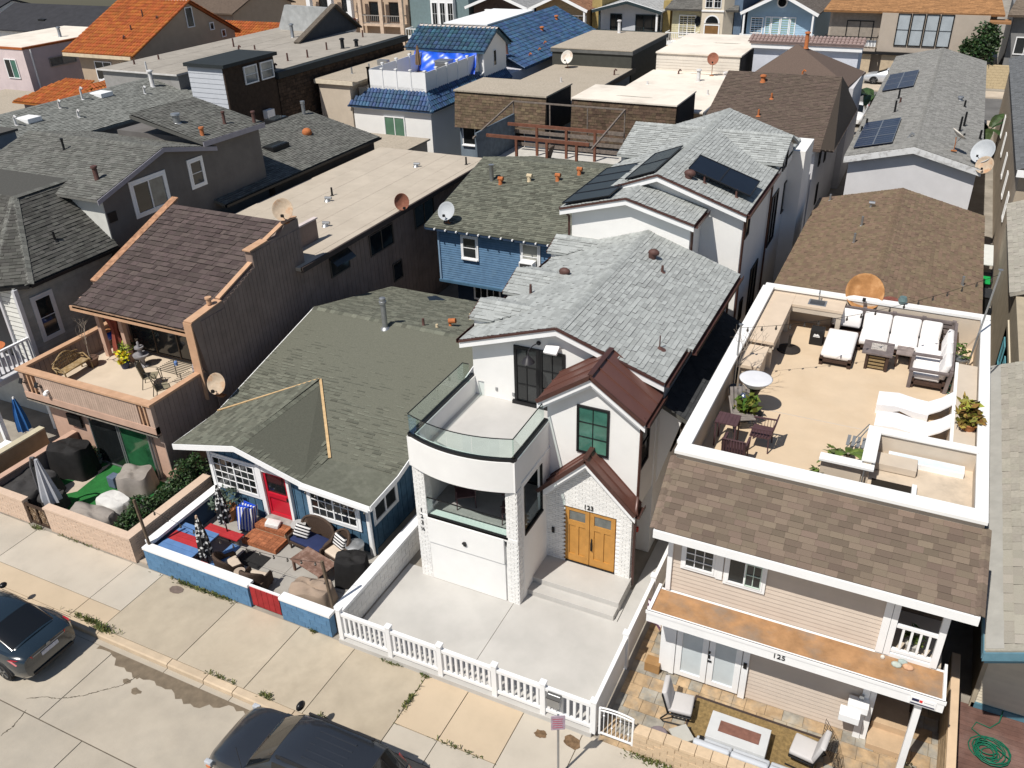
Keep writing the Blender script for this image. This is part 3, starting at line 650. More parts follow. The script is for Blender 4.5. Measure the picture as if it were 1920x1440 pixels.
pipe(H, [(-5.3, 28.3, 6.3), (-5.52, 28.35, 6.0), (-5.52, 28.35, .1)], bronze)
MB().box(-5.64, -5.56, 18.98, 19.06, 1.9, 2.05).build('alarm_box', mat('red_plastic', (.45, .03, .02), .5, .05), H)
for x, y, hgt, kind in ((-7.85, 26.6, .32, 'hood'), (-7.3, 26.0, .22, 'pipe'), (-6.0, 21.6, .4, 'thin'), (-10.3, 24.7, .3, 'hood'), (-10.9, 23.4, .35, 'pipe')):
    z = 7.44-abs(x+8.6)*.335; mb = MB()
    if kind == 'hood': mb.lathe([(.13, -.03), (.13, .18)], (x, y, z), 12); mb.ball((x+.05, y, z+.2), (.2, .14, .13), 12, 6)
    elif kind == 'pipe': mb.lathe([(.16, -.06), (.05, .03), (.04, hgt)], (x, y, z), 10)
    else: mb.lathe([(.2, -.06), (.05, .03), (.02, .05), (.018, hgt)], (x, y, z), 10)
    mb.build('roof_vent', pipeb, RF, smooth=math.radians(40))
# rear block (raised three storeys) joined behind
MB().prism([(-11.55, 28.5, 0), (-7.1, 28.5, 0), (-7.1, 28.5, 7.85), (-9.4, 28.5, 8.5), (-11.55, 28.5, 7.85)], (0, 5.5, 0)).build('rear_wing_wall', white, H)
RW = gable_roof(H, -11.9, -6.9, 28.2, 34.2, 7.95, 8.62, 'y', shg, shg, edge=bronze, nobj=0, fh=.26, sides=(1, 1))
MB().prism([(-11.55, 30.0, 0), (-5.6, 30.0, 0), (-5.6, 30.0, 8.0), (-8.6, 30.0, 8.95), (-11.55, 30.0, 8.0)], (0, 10.4, 0)).build('rear_wall', white, H)
RB = gable_roof(H, -11.7, -5.45, 29.7, 40.6, 8.0, 9.1, 'y', shg, shg, xr=-8.75, edge=bronze, nobj=0, fh=.26)
gutter(H, (-5.45, 29.7, 7.99), (-5.45, 35.4, 7.99), bronze); gutter(H, (-6.9, 28.2, 7.94), (-6.9, 29.9, 7.94), bronze)
pipe(H, [(-5.4, 29.8, 7.95), (-5.52, 29.93, 7.7), (-5.52, 29.93, .1)], bronze); pipe(H, [(-6.95, 28.3, 7.9), (-7.03, 28.55, 7.7), (-7.03, 28.6, 6)], bronze); pipe(H, [(-11.95, 28.3, 7.95), (-11.62, 28.42, 7.6), (-11.62, 28.42, 5)], bronze)
# cross gables of the rear block
def cross(y0, y1, x0, x1, ze, zr):
    c = (y0+y1)/2; A = [(x0, y0, ze), (x1, y0, ze), (x1, c, zr), (x0, c, zr)]; B = [(x0, c, zr), (x1, c, zr), (x1, y1, ze), (x0, y1, ze)]
    d = MB().prism(A, (0, 0, -.1)).prism(B, (0, 0, -.1)).build('cross_roof', shg, H); shingles(d, A, A[0], A[1], shg, nobj=0); shingles(d, B, B[3], B[2], shg, nobj=0); caps(d, (x0, c, zr), (x1, c, zr), shg)
    return d
cross(34.6, 39.4, -12.0, -8.75, 8.25, 9.05); cross(35.3, 38.9, -8.75, -5.3, 8.3, 9.0)
MB().prism([(-5.6, 35.6, 7.6), (-5.6, 38.6, 7.6), (-5.6, 38.6, 8.3), (-5.6, 37.1, 8.85), (-5.6, 35.6, 8.3)], (.15, 0, 0)).build('cross_wall', white, H)
MB().prism([(-11.9, 34.9, 7.6), (-11.9, 39.1, 7.6), (-11.9, 39.1, 8.2), (-11.9, 37, 8.9), (-11.9, 34.9, 8.2)], (.3, 0, 0)).build('cross_wall', white, H)
for y, z, w, h in ((30.4, 6.8, .7, .9), (31.0, 3.2, .5, .9), (32.6, 2.8, 1.3, 2.0), (35.6, 4.6, 1.4, 2.2), (36.3, 7.7, .9, .9), (38.4, 5.2, .8, 1.4)): window(H, (-5.6 if z < 7.6 else -5.45, y, z), (0, 1, 0), w, h, (1, 0, 0), blackm, winblack, nx=1, nz=1, split=2 if w > 1 else 0)
for y in (34.9, 39.9): pipe(H, [(-5.4, y, 7.9), (-5.52, y, 7.6), (-5.52, y, .1)], bronze)
MB().box(-5.6, -4.95, 38.9, 41.2, 0, 7.9).build('rear_bay', white, H)
# solar panels
solp = mat('solar_cell', (.006, .008, .014), .28, .15, 2, spec=.35); solf = mat('solar_frame', (.015, .015, .017), .5, 0)
def panel(par, P_, lift=.14):
    P_ = [V(p)+V((0, 0, lift)) for p in P_]; p = MB().prism(P_, (0, 0, -.04)).build('solar_panel', solp, par)
    f = MB()
    for i in range(4): f.bar(P_[i]+V((0, 0, .006)), P_[(i+1) % 4]+V((0, 0, .006)), .03, .02)
    f.build('frame', solf, p)
def lz(x): return 7.95+(x+11.9)*.268
for y0, y1 in ((28.3, 29.46), (29.48, 30.64), (30.66, 31.82), (31.84, 33.0)):
    panel(RW, [(-11.85, y0, lz(-11.85)), (-10.05, y0, lz(-10.05)), (-10.05, y1, lz(-10.05)), (-11.85, y1, lz(-11.85))])
def lz2(x): return 8.0+(x+11.7)*.373
for y0, y1 in ((29.85, 31.65), (31.67, 33.5)):
    panel(RB, [(-10.0, y0, lz2(-10.0)), (-8.9, y0, lz2(-8.9)), (-8.9, y1, lz2(-8.9)), (-10.0, y1, lz2(-10.0))], .12)
def rz_(x): return 9.1-(x+8.75)*.333
for x0, x1 in ((-7.9, -6.76), (-6.74, -5.6)):
    panel(RB, [(x0, 30.75, rz_(x0)), (x1, 30.75, rz_(x1)), (x1, 32.4, rz_(x1)+.05), (x0, 32.4, rz_(x0)+.05)], .3)
for x, y in ((-7.3, 30.8), (-6.1, 30.8)): MB().lathe([(.14, -.05), (.04, .04), (.035, .3)], (x, y, rz_(x)), 8).build('panel_post', pipeb, RB)
mb = MB(); mb.lathe([(.13, -.03), (.13, .18)], (-7.85, 30.6, rz_(-7.85)), 12); mb.ball((-7.8, 30.6, rz_(-7.8)+.2), (.22, .15, .14), 12, 6); mb.build('roof_vent', pipeb, RB, smooth=math.radians(40))
# ---------------------------------------------------------------- blue cottage
K = thing('blue_cottage', 'low blue board cottage with grey green roof, red door and white gridded windows', 'cottage', (-16.5, 20, 0))
blueb = mat('blue_painted_board', (.055, .12, .19), .8, .18, 2.5, .15, 40, stain=(.1, .19, .28), stain_amt=.5, stain_scale=3, island=.08)
bluep = mat('blue_painted_block', (.1, .21, .35), .85, .1, 3, .25, 50, stain=(.18, .28, .4), stain_amt=.4, stain_scale=2, island=.08)
MB().prism([(-19.6, 16.85, 0), (-13.5, 16.85, 0), (-13.5, 16.85, 2.35), (-15.3, 16.85, 2.5), (-17.9, 16.85, 3.15), (-19.6, 16.85, 2.65)], (0, 12, 0)).build('cottage_wall', mat('blue_gap', (.01, .02, .035), .9), K)
def ztop(x): return 3.12+(x+17.9)*.29 if x < -17.9 else 3.12-(x+17.9)*.255 if x < -15.4 else 2.42-(x+15.4)*.04
x = -19.6
while x < -13.55:
    w = .295
    MB().prism([(x+.012, 16.85, .05), (x+w-.012, 16.85, .05), (x+w-.012, 16.85, ztop(x+w)), (x+.012, 16.85, ztop(x))], (0, -.03, 0)).build('plank', blueb, K, fix=True); x += w+.005
y = 16.85
while y < 27:
    MB().box(-13.5, -13.47, y+.012, y+.288, .05, 2.3).build('plank', blueb, K); y += .3
f = MB(); f.box(-19.72, -19.6, 16.72, 16.86, 0, 2.62); f.box(-13.53, -13.42, 16.74, 16.86, 0, 2.3); f.build('corner_board', trimw, K)
pipe(K, [(-13.4, 16.5, 2.35), (-13.38, 16.72, 2.1), (-13.38, 16.74, .05)], trimw)
window(K, (-19.62, 16.8, .98), (1, 0, 0), 1.82, 1.2, (0, -1, 0), trimw, winblack, nx=3, nz=4, split=2, fw=.06, mw=.02, trim=.1)
window(K, (-15.68, 16.8, .93), (1, 0, 0), 1.8, 1.02, (0, -1, 0), trimw, winblack, nx=3, nz=3, split=2, fw=.06, mw=.02, trim=.1)
window(K, (-13.45, 17.02, 1.08), (0, 1, 0), 1.3, .72, (1, 0, 0), trimw, winblack, split=2, fw=.07, trim=.07)
red = mat('red_door_paint', (.5, .01, .028), .4, .06, 2, spec=.5)
f = MB(); f.box(-17.62, -17.46, 16.68, 16.88, .1, 2.5); f.box(-16.5, -16.4, 16.7, 16.88, .1, 2.3); f.box(-17.46, -16.5, 16.7, 16.88, 2.16, 2.34); f.build('door_frame', trimw, K)
d = MB(); d.box(-17.46, -17.36, 16.76, 16.82, .4, 2.16); d.box(-16.6, -16.5, 16.76, 16.82, .4, 2.16); d.box(-17.36, -16.6, 16.76, 16.82, .4, .52); d.box(-17.36, -16.6, 16.72, 16.82, 1.18, 1.34); d.box(-17.36, -16.6, 16.76, 16.82, 2.06, 2.16); d.box(-17.36, -16.6, 16.79, 16.82, .52, 1.18)
dr = d.build('door', red, K); MB().box(-17.36, -16.6, 16.79, 16.81, 1.34, 2.06).build('pane', winblack[0], dr)
MB().box(-16.6, -16.55, 16.7, 16.75, 1.2, 1.28).build('handle', blackm, dr); MB().box(-17.5, -16.45, 16.5, 16.85, .3, .4).build('threshold', mat('grey_wood', (.3, .29, .27), .9, .2), K)
# brick steps
stepb = mat('red_step_brick', (.33, .12, .055), .9, .15, 8, .3, 60, island=.22); mort = mat('mortar', (.48, .36, .25), .95, .1)
s = thing('brick_steps', 'two red brick steps leading up to the red cottage door', 'steps', (-16.9, 16, 0))
for x0, x1, y0, y1, z in ((-17.62, -16.38, 16.12, 16.5, .38), (-17.68, -16.3, 15.5, 16.12, .2)):
    MB().box(x0+.012, x1-.012, y0+.012, y1, 0.02, z-.012).build('step_core', mort, s)
    r_ = 0; yy = y0
    while yy < y1-.02:
        xx = x0; h = min(.1, y1-yy)
        border = (yy == y0)
        while xx < x1-.02:
            w = min(.1 if border or xx == x0 or xx > x1-.12 else .2, x1-xx); MB().box(xx+.005, xx+w-.005, yy+.005, yy+h-.005, z-.05, z).build('brick', stepb, s, fix=False); xx += w
        yy += h
    for zz in ((.04, .11), (.12, .19)) if z < .3 else ((.22, .29), (.3, .37)):
        xx = x0
        while xx < x1-.05: MB().box(xx+.005, min(xx+.2, x1)-.005, y0, y0+.1, zz[0], min(zz[1], z-.055)).build('brick', stepb, s, fix=False); xx += .2
        yy = y0+.1
        while yy < y1-.05: MB().box(x1-.1, x1, yy, min(yy+.2, y1)-.01, zz[0], min(zz[1], z-.055)).build('brick', stepb, s, fix=False); yy += .2
# roof
RZ = lambda y: 2.69+.247*(y-18.3)
LF, AP, FR_, SR = (-20.6, 16.22, 2.66), (-17.9, 16.22, 3.3), (-15.32, 16.22, 2.64), (-12.9, 16.22, 2.5)
RE, LV, RV = (-17.9, 20.75, RZ(20.75)), (-20.6, 18.3, 2.69), (-15.45, 17.65, 2.56)
wl, wr = [LF, AP, RE, LV], [AP, FR_, RV, RE]
main = [LV, RE, RV, (-12.9, 17.75, 2.57), (-12.9, 24.2, 4.15), (-20.6, 24.2, 4.15)]
back = [(-20.6, 24.2, 4.15), (-12.9, 24.2, 4.15), (-12.9, 29.5, 2.85), (-20.6, 29.5, 2.85)]
mb = MB()
for P_ in (wl, wr, main, back): mb.prism(P_, (0, 0, -.1))
R_ = mb.build('roof', shgr, K)
shingles(R_, main, (-20.6, 18.3, 2.69), (-12.9, 18.3, 2.69), shgr, ex=.14, nobj=140, th=(.012, .024), w=(.18, .32))
shingles(R_, wr, (-15.32, 16.22, 2.64), (-15.45, 17.65, 2.56+.05), shgr, ex=.14, nobj=100, th=(.006, .015), w=(.2, .34), seed=4)
shingles(R_, wl, LV, LF, shgr, ex=.14, nobj=60, th=(.006, .013), seed=5); shingles(R_, back, back[3], back[2], shgr, ex=.14, nobj=0, seed=6, th=(.006, .013))
caps(R_, (-20.6, 24.2, 4.15), (-12.9, 24.2, 4.15), shgr, step=.2); caps(R_, AP, RE, shgr)
sk = [FR_, SR, (-12.9, 17.75, 2.57), RV]
MB().prism([V(p)+V((0, 0, .03)) for p in sk], (0, 0, -.1)).build('roll_roofing', mat('green_roll_roofing', (.125, .128, .1), .95, .12, 6, .3, 120, stain=(.19, .19, .155), stain_amt=.4, stain_scale=1.5), R_)
strip = mat('bare_wood_strip', (.55, .38, .2), .8, .15, 5)
f = MB(); f.bar(V(RE)+V((0, 0, .04)), V(RV)+V((.05, .05, .05)), .09, .03); f.bar(V(RE)+V((-.05, 0, .04)), V(LV)+V((0, .05, .05)), .07, .03); f.build('valley_strip', strip, R_)
f = MB()
for a, b in ((LF, AP), (AP, FR_), (FR_, SR)): f.prism([V(a)+V((0, -.03, .01)), V(b)+V((0, -.03, .01)), V(b)+V((0, -.03, -.19)), V(a)+V((0, -.03, -.19))], (0, .03, 0))
f.prism([V(SR)+V((0, 0, .02)), (-12.9, 17.75, 2.6), (-12.9, 17.75, 2.42), V(SR)+V((0, 0, -.17))], (.03, 0, 0)); f.prism([(-12.9, 17.75, 2.6), (-12.9, 24.2, 4.18), (-12.9, 24.2, 4.0), (-12.9, 17.75, 2.42)], (.03, 0, 0))
f.prism([V(LF), LV, (-20.6, 18.3, 2.5), V(LF)+V((0, 0, -.18))], (-.03, 0, 0)); f.prism([LV, (-20.6, 24.2, 4.15), (-20.6, 24.2, 3.98), (-20.6, 18.3, 2.5)], (-.03, 0, 0)); f.build('fascia', trimw, K)
gutter(K, (-15.4, 16.22, 2.62), (-12.9, 16.22, 2.49), trimw)
mb = MB(); mb.lathe([(.2, -.05), (.16, .02), (.1, .06), (.1, 1.0), (.14, 1.0), (.14, 1.1), (.1, 1.12), (.12, 1.12), (.12, 1.22), (.05, 1.26)], (-17.1, 23.85, RZ(23.85)), 14); mb.build('flue_pipe', alum, R_, smooth=math.radians(40))
for x, y, h, m, k in ((-15.9, 24.6, .28, pipeb, 0), (-15.35, 24.65, .14, mat('cream_pipe', (.55, .45, .3), .8), 0), (-15.1, 25.2, .2, pipeo, 1), (-15.0, 26.6, .25, MATS['cream_pipe'], 0)):
    z = 4.15-.245*(y-24.2); mb = MB(); mb.lathe([(.12, -.05), (.05, .03), (.05, h)], (x, y, z), 10)
    if k: mb.tube([(x-.05, y, z+.2), (x+.22, y+.05, z+.24)], .1, 10)
    mb.build('roof_vent', m, R_, smooth=math.radians(40))
# patio of the cottage
pc = mat('patio_concrete', (.36, .34, .31), .92, .1, 1.5, .2, 60, stain=(.25, .23, .2), stain_amt=.4, island=.06)
P1 = tag(MB().box(-19.5, -12.5, 13.6, 16.85, -.02, 0).build('cottage_patio', dirt), None, kind='structure')
for a, b in zip((-19.5, -17.6, -15.5, -13.9, -12.55), (-17.6, -15.5, -13.9, -12.55)):
    for c, d_ in ((13.6, 14.95), (14.95, 16.84)): MB().box(a+.006, b-.006, c+.006, d_-.006, 0, .02).build('slab', pc, P1)
def blockwall(par, x0, x1, y0, y1, h, m, mcap, faces, capw=.03, bl=.4, bh=.2, nobj=60, capm='cap'):
    MB().box(x0, x1, y0, y1, 0, h-.1).build('wall_core', m, par)
    if 's' in faces: bricks(par, (x0, y0+.01, 0), (1, 0, 0), x1-x0, 0, h-.1, (0, -1, 0), m, bl=bl, bh=bh, d=.025, nobj=nobj, jit=.003)
    if 'n' in faces: bricks(par, (x1, y1-.01, 0), (-1, 0, 0), x1-x0, 0, h-.1, (0, 1, 0), m, bl=bl, bh=bh, d=.025, nobj=nobj, jit=.003)
    if 'e' in faces: bricks(par, (x1-.01, y0, 0), (0, 1, 0), y1-y0, 0, h-.1, (1, 0, 0), m, bl=bl, bh=bh, d=.025, nobj=nobj, jit=.003)
    if 'w' in faces: bricks(par, (x0+.01, y1, 0), (0, -1, 0), y1-y0, 0, h-.1, (-1, 0, 0), m, bl=bl, bh=bh, d=.025, nobj=nobj, jit=.003)
    if mcap: MB().box(x0-capw, x1+capw, y0-capw, y1+capw, h-.1, h).build(capm, mcap, par, bevel=.01)
w = thing('blue_block_wall', 'long low blue painted block wall with white cap left of the red gate', 'wall', (-17.5, 13.5, 0))
blockwall(w, -19.6, -15.5, 13.4, 13.62, .86, bluep, trimw, 's'); 
w2 = thing('blue_block_wall', 'short low blue painted block wall with white cap right of the red gate', 'wall', (-13.3, 13.5, 0)); blockwall(w2, -14.32, -12.6, 13.4, 13.62, .84, bluep, trimw, 's')
w3 = thing('blue_block_wall', 'blue inner side wall with white cap between the cottage patio and the brick wall', 'wall', (-19.6, 15.2, 0)); MB().box(-19.72, -19.5, 13.65, 16.7, 0, .8).build('wall_core', mat('deep_blue_paint', (.03, .07, .135), .85, .15), w3); MB().box(-19.76, -19.46, 13.65, 16.72, .8, .9).build('cap', trimw, w3)
w4 = thing('white_block_wall', 'white block wall between the cottage patio and the driveway', 'wall', (-12.4, 15.6, 0)); wb = mat('white_painted_block', (.7, .69, .67), .9, .06, 5, .35, 40, stain=(.5, .48, .45), stain_amt=.4, island=.04); blockwall(w4, -12.55, -12.28, 13.65, 18.2, .98, wb, trimw, 'e', nobj=60)
MB().box(-12.55, -12.28, 18.2, 24, 0, .9).build('wall_core', wb, w4)
g = thing('red_wooden_gate', 'small red plank gate in the blue block wall', 'gate', (-14.9, 13.45, 0)); redw = mat('red_gate_paint', (.32, .022, .025), .7, .2, 4, .2, 40, island=.08)
for i in range(5): MB().box(-15.44+i*.212, -15.24+i*.212, 13.42, 13.46, .1, .8).build('plank', redw, g)
f = MB(); f.box(-15.47, -14.36, 13.44, 13.5, .8, .85); f.box(-15.47, -14.36, 13.46, 13.5, .1, .2); f.build('gate_frame', trimw, g)
f = MB(); f.box(-14.38, -14.33, 13.4, 13.46, .62, .72); f.box(-14.38, -14.33, 13.4, 13.46, .2, .3); f.build('hinge', blackm, g)
for nm, x, y, tx, ty, tz in (('weathered string light pole rising from the wall corner left of the cottage patio', -19.5, 13.6, -19.55, 13.55, 2.6), ('weathered string light pole rising at the right end of the blue wall', -12.62, 13.7, -12.7, 13.62, 2.6)):
    tag(MB().bar((x, y, .1), (tx, ty, tz), .07, .07).build('light_pole', mat('weathered_post', (.13, .095, .065), .9, .2, 8), bevel=.006), nm, 'pole', 'string light poles on the cottage patio')
# ---------------------------------------------------------------- peach house with roof deck
PK = thing('peach_house', 'peach plank sided house with balcony deck and plum brown shake roof', 'house', (-25, 22, 0))
peach = mat('peach_paint', (.5, .33, .25), .85, .08, 2, .15, 40, stain=(.4, .27, .2), stain_amt=.4, stain_scale=1.5, streak=True)
peachb = mat('peach_plank', (.47, .345, .275), .85, .1, 3, .2, 40, stain=(.38, .27, .21), stain_amt=.4, stain_scale=2, streak=True, island=.05)
peacht = mat('orange_peach_trim', (.52, .32, .2), .75, .1, 3, .15, 40, stain=(.4, .22, .12), stain_amt=.35, stain_scale=2.5)
taupe = mat('taupe_plank', (.27, .205, .175), .9, .12, 2, .2, 40, stain=(.14, .1, .08), stain_amt=.4, streak=True)
MB().box(-27.9, -21.9, 17.15, 25, 0, 2.45).build('lower_wall', peach, PK)
f = MB(); f.box(-25.75, -22.7, 17.05, 17.16, .05, 2.2); f.build('door_surround', alum, PK)
gd = mat('green_reflection_glass', (.02, .09, .04), .08, .4, 1.2, spec=.6)
for x0, x1, m in ((-25.7, -24.25, winblack[0]), (-24.2, -22.75, gd)): window(PK, (x0, 17.04, .06), (1, 0, 0), x1-x0, 2.1, (0, -1, 0), alum, m, fw=.05, name='sliding_door')
# balcony
MB().box(-28.2, -21.75, 16.62, 20.8, 2.4, 2.72).build('deck_frame', peach, PK)
MB().box(-28.05, -21.9, 16.85, 20.75, 2.72, 2.75).build('deck_surface', mat('cream_deck_coating', (.58, .48, .37), .9, .06, 1.2, .15, 50, stain=(.44, .35, .26), stain_amt=.35, stain_scale=.8), PK)
f = MB(); x = -27.35
while x < -22.5:
    f.box(x+.006, x+.109, 16.64, 16.69, 2.45, 3.58); x += .115
f.build('planks', peachb, PK, kind='stuff'); MB().box(-27.35, -22.5, 16.69, 16.8, 2.45, 3.58).build('parapet', peach, PK)
MB().box(-28.2, -21.75, 16.66, 16.8, 2.45, 2.72).build('rim_board', peachb, PK)
f = MB(); f.box(-28.2, -27.98, 16.64, 16.8, 2.45, 3.58); f.box(-21.97, -21.75, 16.64, 16.8, 2.45, 3.58); f.build('corner_post', peachb, PK)
for x in (-27.82, -27.6, -22.32, -22.12): MB().box(x-.035, x+.035, 16.66, 16.74, 2.72, 3.58).build('baluster', peacht, PK)
f = MB(); y = 16.8
while y < 20.75: f.box(-21.76, -21.72, y+.006, y+.194, .9, 3.58); f.box(-28.08, -28.04, y+.006, y+.194, 2.75, 3.58); y += .2
f.build('planks', taupe, PK, kind='stuff'); MB().box(-21.9, -21.76, 16.8, 20.8, 2.0, 3.58).build('parapet', taupe, PK); MB().box(-28.2, -28.08, 16.8, 20.8, 2.45, 3.58).build('parapet', taupe, PK)
f = MB(); f.box(-28.26, -21.69, 16.57, 16.86, 3.58, 3.67); f.box(-28.26, -28.0, 16.86, 20.8, 3.58, 3.67); f.box(-21.95, -21.69, 16.86, 19.2, 3.58, 3.67); f.build('cap_rail', peacht, PK, bevel=.01)
gutter(PK, (-21.75, 16.62, 2.46), (-28.2, 16.62, 2.46), mat('weathered_gutter', (.25, .22, .19), .7, .25, 6))
MB().box(-28.0, -21.95, 20.7, 25, 2.45, 5.2).build('upper_wall', peach, PK)
window(PK, (-26.9, 20.68, 2.78), (1, 0, 0), 4.9, 2.1, (0, -1, 0), mat('bronze_alu', (.1, .075, .055), .5, .1), winblack, split=4, fw=.06, name='sliding_door')
for x in (-27.4, -26.2): MB().box(x-.09, x+.09, 19.75, 19.92, 2.75, 5.15).build('post', peach, PK)
MB().box(-28.05, -21.9, 19.75, 19.95, 4.95, 5.15).build('beam', peach, PK)
PR = [(-27.75, 19.25, 5.12), (-21.9, 19.25, 5.12), (-21.9, 24.9, 7.22), (-27.75, 24.9, 7.22)]
ro = slab(PK, 'roof', PR, .12, shbr); shingles(ro, PR, PR[0], PR[1], shbr, ex=.24, w=(.14, .42), th=(.02, .04), nobj=300, name='shake')
MB().box(-28, -21.9, 19.22, 19.27, 4.86, 5.05).build('fascia', peacht, PK); gutter(PK, (-21.9, 19.22, 5.1), (-27.85, 19.22, 5.1), mat('rusted_gutter', (.36, .23, .15), .7, .3, 6), w=.12)
# sloping parapet walls either side
def wing(xa, xb, prof, m, name):
    MB().prism([(xa, y, z) for y, z in prof], (xb-xa, 0, 0)).build(name, m, PK)
wing(-21.9, -21.6, [(19.5, 0), (25.2, 0), (25.2, 7.3), (24.4, 7.3), (24.0, 7.0), (23.2, 7.0), (22.4, 6.95), (22.4, 6.4), (20.5, 5.75), (19.0, 5.58), (19.35, 3.0), (19.5, 2.4)], taupe, 'side_wall')
f = MB()
for (y0, z0), (y1, z1), xw in (((18.97, 5.62), (20.5, 5.8), .36), ((20.5, 5.86), (22.4, 6.5), .2), ((22.3, 6.98), (23.3, 7.04), .36), ((23.3, 7.02), (24.5, 7.34), .2), ((24.5, 7.34), (25.2, 7.34), .2)): f.bar((-21.73, y0, z0+.02), (-21.73, y1, z1+.02), xw, .05)
f.build('wall_cap', peacht, PK)
MB().box(-21.95, -21.58, 18.95, 19.0, 2.6, 5.6).xf(Matrix.Identity(4)).build('edge_board', peacht, PK)
f = MB()
for yb in [19.4+.2*i for i in range(29)]:
    zt = 5.5 if yb < 20.5 else 5.7+(yb-20.5)*.37 if yb < 22.3 else 6.9
    f.box(-21.605, -21.575, yb+.008, yb+.192, .3, min(zt, 7.2))
f.build('planks', taupe, PK, kind='stuff')
wing(-28.05, -27.75, [(20.5, 4.6), (25.2, 4.6), (25.2, 7.3), (20.5, 5.5)], taupe, 'left_parapet'); MB().bar((-27.9, 20.45, 5.56), (-27.9, 25.25, 7.38), .34, .07).build('wall_cap', mat('rusted_flashing', (.4, .22, .13), .7, .35, 5, stain=(.16, .06, .03), stain_amt=.6, stain_scale=3), PK)
mb = MB(); mb.lathe([(.09, 0), (.09, .2), (.12, .2), (.12, .26)], (-21.75, 20.1, 5.84), 10); mb.build('cap_vent', peacht, PK, smooth=math.radians(40))
# long rear wing with flat cream roof
creamr = mat('cream_roll_roof', (.47, .41, .335), .92, .07, 1, .15, 40, stain=(.36, .3, .24), stain_amt=.35, stain_scale=.6)
MB().box(-28.2, -21.62, 25.2, 40.7, 0, 5.36).build('rear_wall', taupe, PK)
f = MB(); y = 24.7
while y < 40.6: f.box(-21.62, -21.59, y+.008, y+.292, .3, 5.3); y += .3
f.build('planks', taupe, PK, kind='stuff')
RR = tag(MB().box(-28.3, -21.3, 24.6, 40.9, 5.36, 5.5).build('flat_roof', creamr, PK), None)
for i, a in enumerate(( -28.3, -27.2, -26.1, -25.0, -23.9, -22.8)):
    for y0, y1 in ((24.6, 29.5+.7*(i % 3)), (29.5+.7*(i % 3), 36+.5*(i % 2)), (36+.5*(i % 2), 40.9)): MB().box(a+.008, min(a+1.1, -21.3)-.004, y0+.01, y1, 5.5, 5.508+.002*(i % 2)).build('roof_sheet', creamr, RR)
f = MB(); f.box(-21.32, -21.22, 24.6, 40.9, 5.32, 5.53); f.build('roof_edge', mat('dark_edge', (.06, .045, .04), .7), PK)
f = MB(); f.box(-25.4, -22.6, 25.3, 25.4, 5.5, 6.4); f.box(-22.7, -22.6, 25.4, 27.5, 5.5, 6.4); f.box(-26.9, -25.4, 25.3, 25.4, 5.5, 6.2); f.build('roof_parapet', taupe, PK)
MB().box(-26.95, -22.55, 25.25, 25.45, 6.4, 6.46).build('parapet_cap', mat('pink_white_cap', (.6, .52, .5), .8), PK); MB().box(-22.75, -22.55, 25.45, 27.55, 6.4, 6.46).build('parapet_cap', MATS['pink_white_cap'], PK)
balu = mat('bronze_alu_frame', (.1, .08, .065), .5)
def px_win(y, z, w, h, **k): return window(PK, (-21.59, y, z), (0, 1, 0), w, h, (1, 0, 0), balu, winblack, fw=.05, **k)
px_win(26.7, 4.2, 1.35, .85); px_win(29.6, 4.05, 1.9, 1.0, split=2); px_win(33.4, 4.05, 1.85, 1.1, split=2); px_win(31.2, 2.2, .8, .9)
MB().prism([(-21.58, 26.7, 5.1), (-21.2, 26.7, 4.78), (-21.2, 26.7, 4.74), (-21.58, 26.7, 5.04)], (0, 1.35, 0)).build('awning_sash', winblack[1], PK)
for x, y, k in ((-25.3, 31.8, 0), (-25.6, 32.6, 1), (-23.3, 28.9, 2), (-24.3, 38.2, 0), (-22.0, 39.5, 1)):
    mb = MB(); 
    if k == 1: mb.lathe([(.12, 0), (.05, .04), (.045, .4)], (x, y, 5.5), 8)
    else: mb.lathe([(.17, 0), (.1, .1), (.07, .12)], (x, y, 5.5), 8); mb.tube([(x-.12, y, 5.66), (x+.2, y+.08, 5.66)], .07, 8)
    mb.build('roof_vent', alum if k != 1 else blackm, RR, smooth=math.radians(40))
sl_ = MB()
# solar wall lamps, small box
for x in (-28.0, -27.2):
    mb = MB(); mb.cbox((x, 16.5, 3.25), (.16, .03, .2), 0, ('X', -.5)); mb.bar((x, 16.52, 3.2), (x+.1, 16.63, 3.1), .03); mb.build('solar_lamp', blackm, PK)
mb = MB(); mb.ball((-26.85, 16.52, 2.95), .09, 10, 6); mb.box(-26.9, -26.8, 16.52, 16.64, 2.95, 3.05); mb.build('dome_light', trimw, PK, smooth=math.radians(40))
# patio, turf, walls
P2 = tag(MB().box(-27.5, -19.8, 13.5, 17.15, -.02, .03).build('peach_patio', mat('patio_tile', (.48, .4, .32), .9, .1, 2, .2, 40)), None, kind='structure')
tm = mat('artificial_turf', (.02, .145, .032), .95, .15, 4, .6, 220)
for i, P_ in enumerate(([(-25.9, 14.3), (-24.9, 13.9), (-22.2, 13.9), (-22.2, 16.95), (-25.2, 17.0), (-24.98, 15.3)], [(-26.6, 15.9), (-25.75, 15.3), (-25.3, 16.98), (-26.6, 16.98)])):
    MB().prism([(x, y, .03) for x, y in P_], (0, 0, .015)).build('turf', tm, P2)
pinkbr = mat('peach_painted_brick', (.6, .455, .35), .9, .06, 6, .35, 60, stain=(.45, .33, .25), stain_amt=.4, stain_scale=1.5, island=.06)
w = thing('peach_brick_wall', 'peach painted brick wall along the sidewalk left of the scrolled gate', 'wall', (-26.5, 13.45, 0)); 
MB().box(-30, -25.05, 13.42, 13.6, 0, .86).build('wall_core', pinkbr, w); bricks(w, (-30, 13.43, 0), (1, 0, 0), 4.95, 0, .86, (0, -1, 0), pinkbr, bl=.3, bh=.085, d=.02, nobj=120); MB().box(-30, -25.05, 13.4, 13.66, .86, .94).build('cap', pinkbr, w)
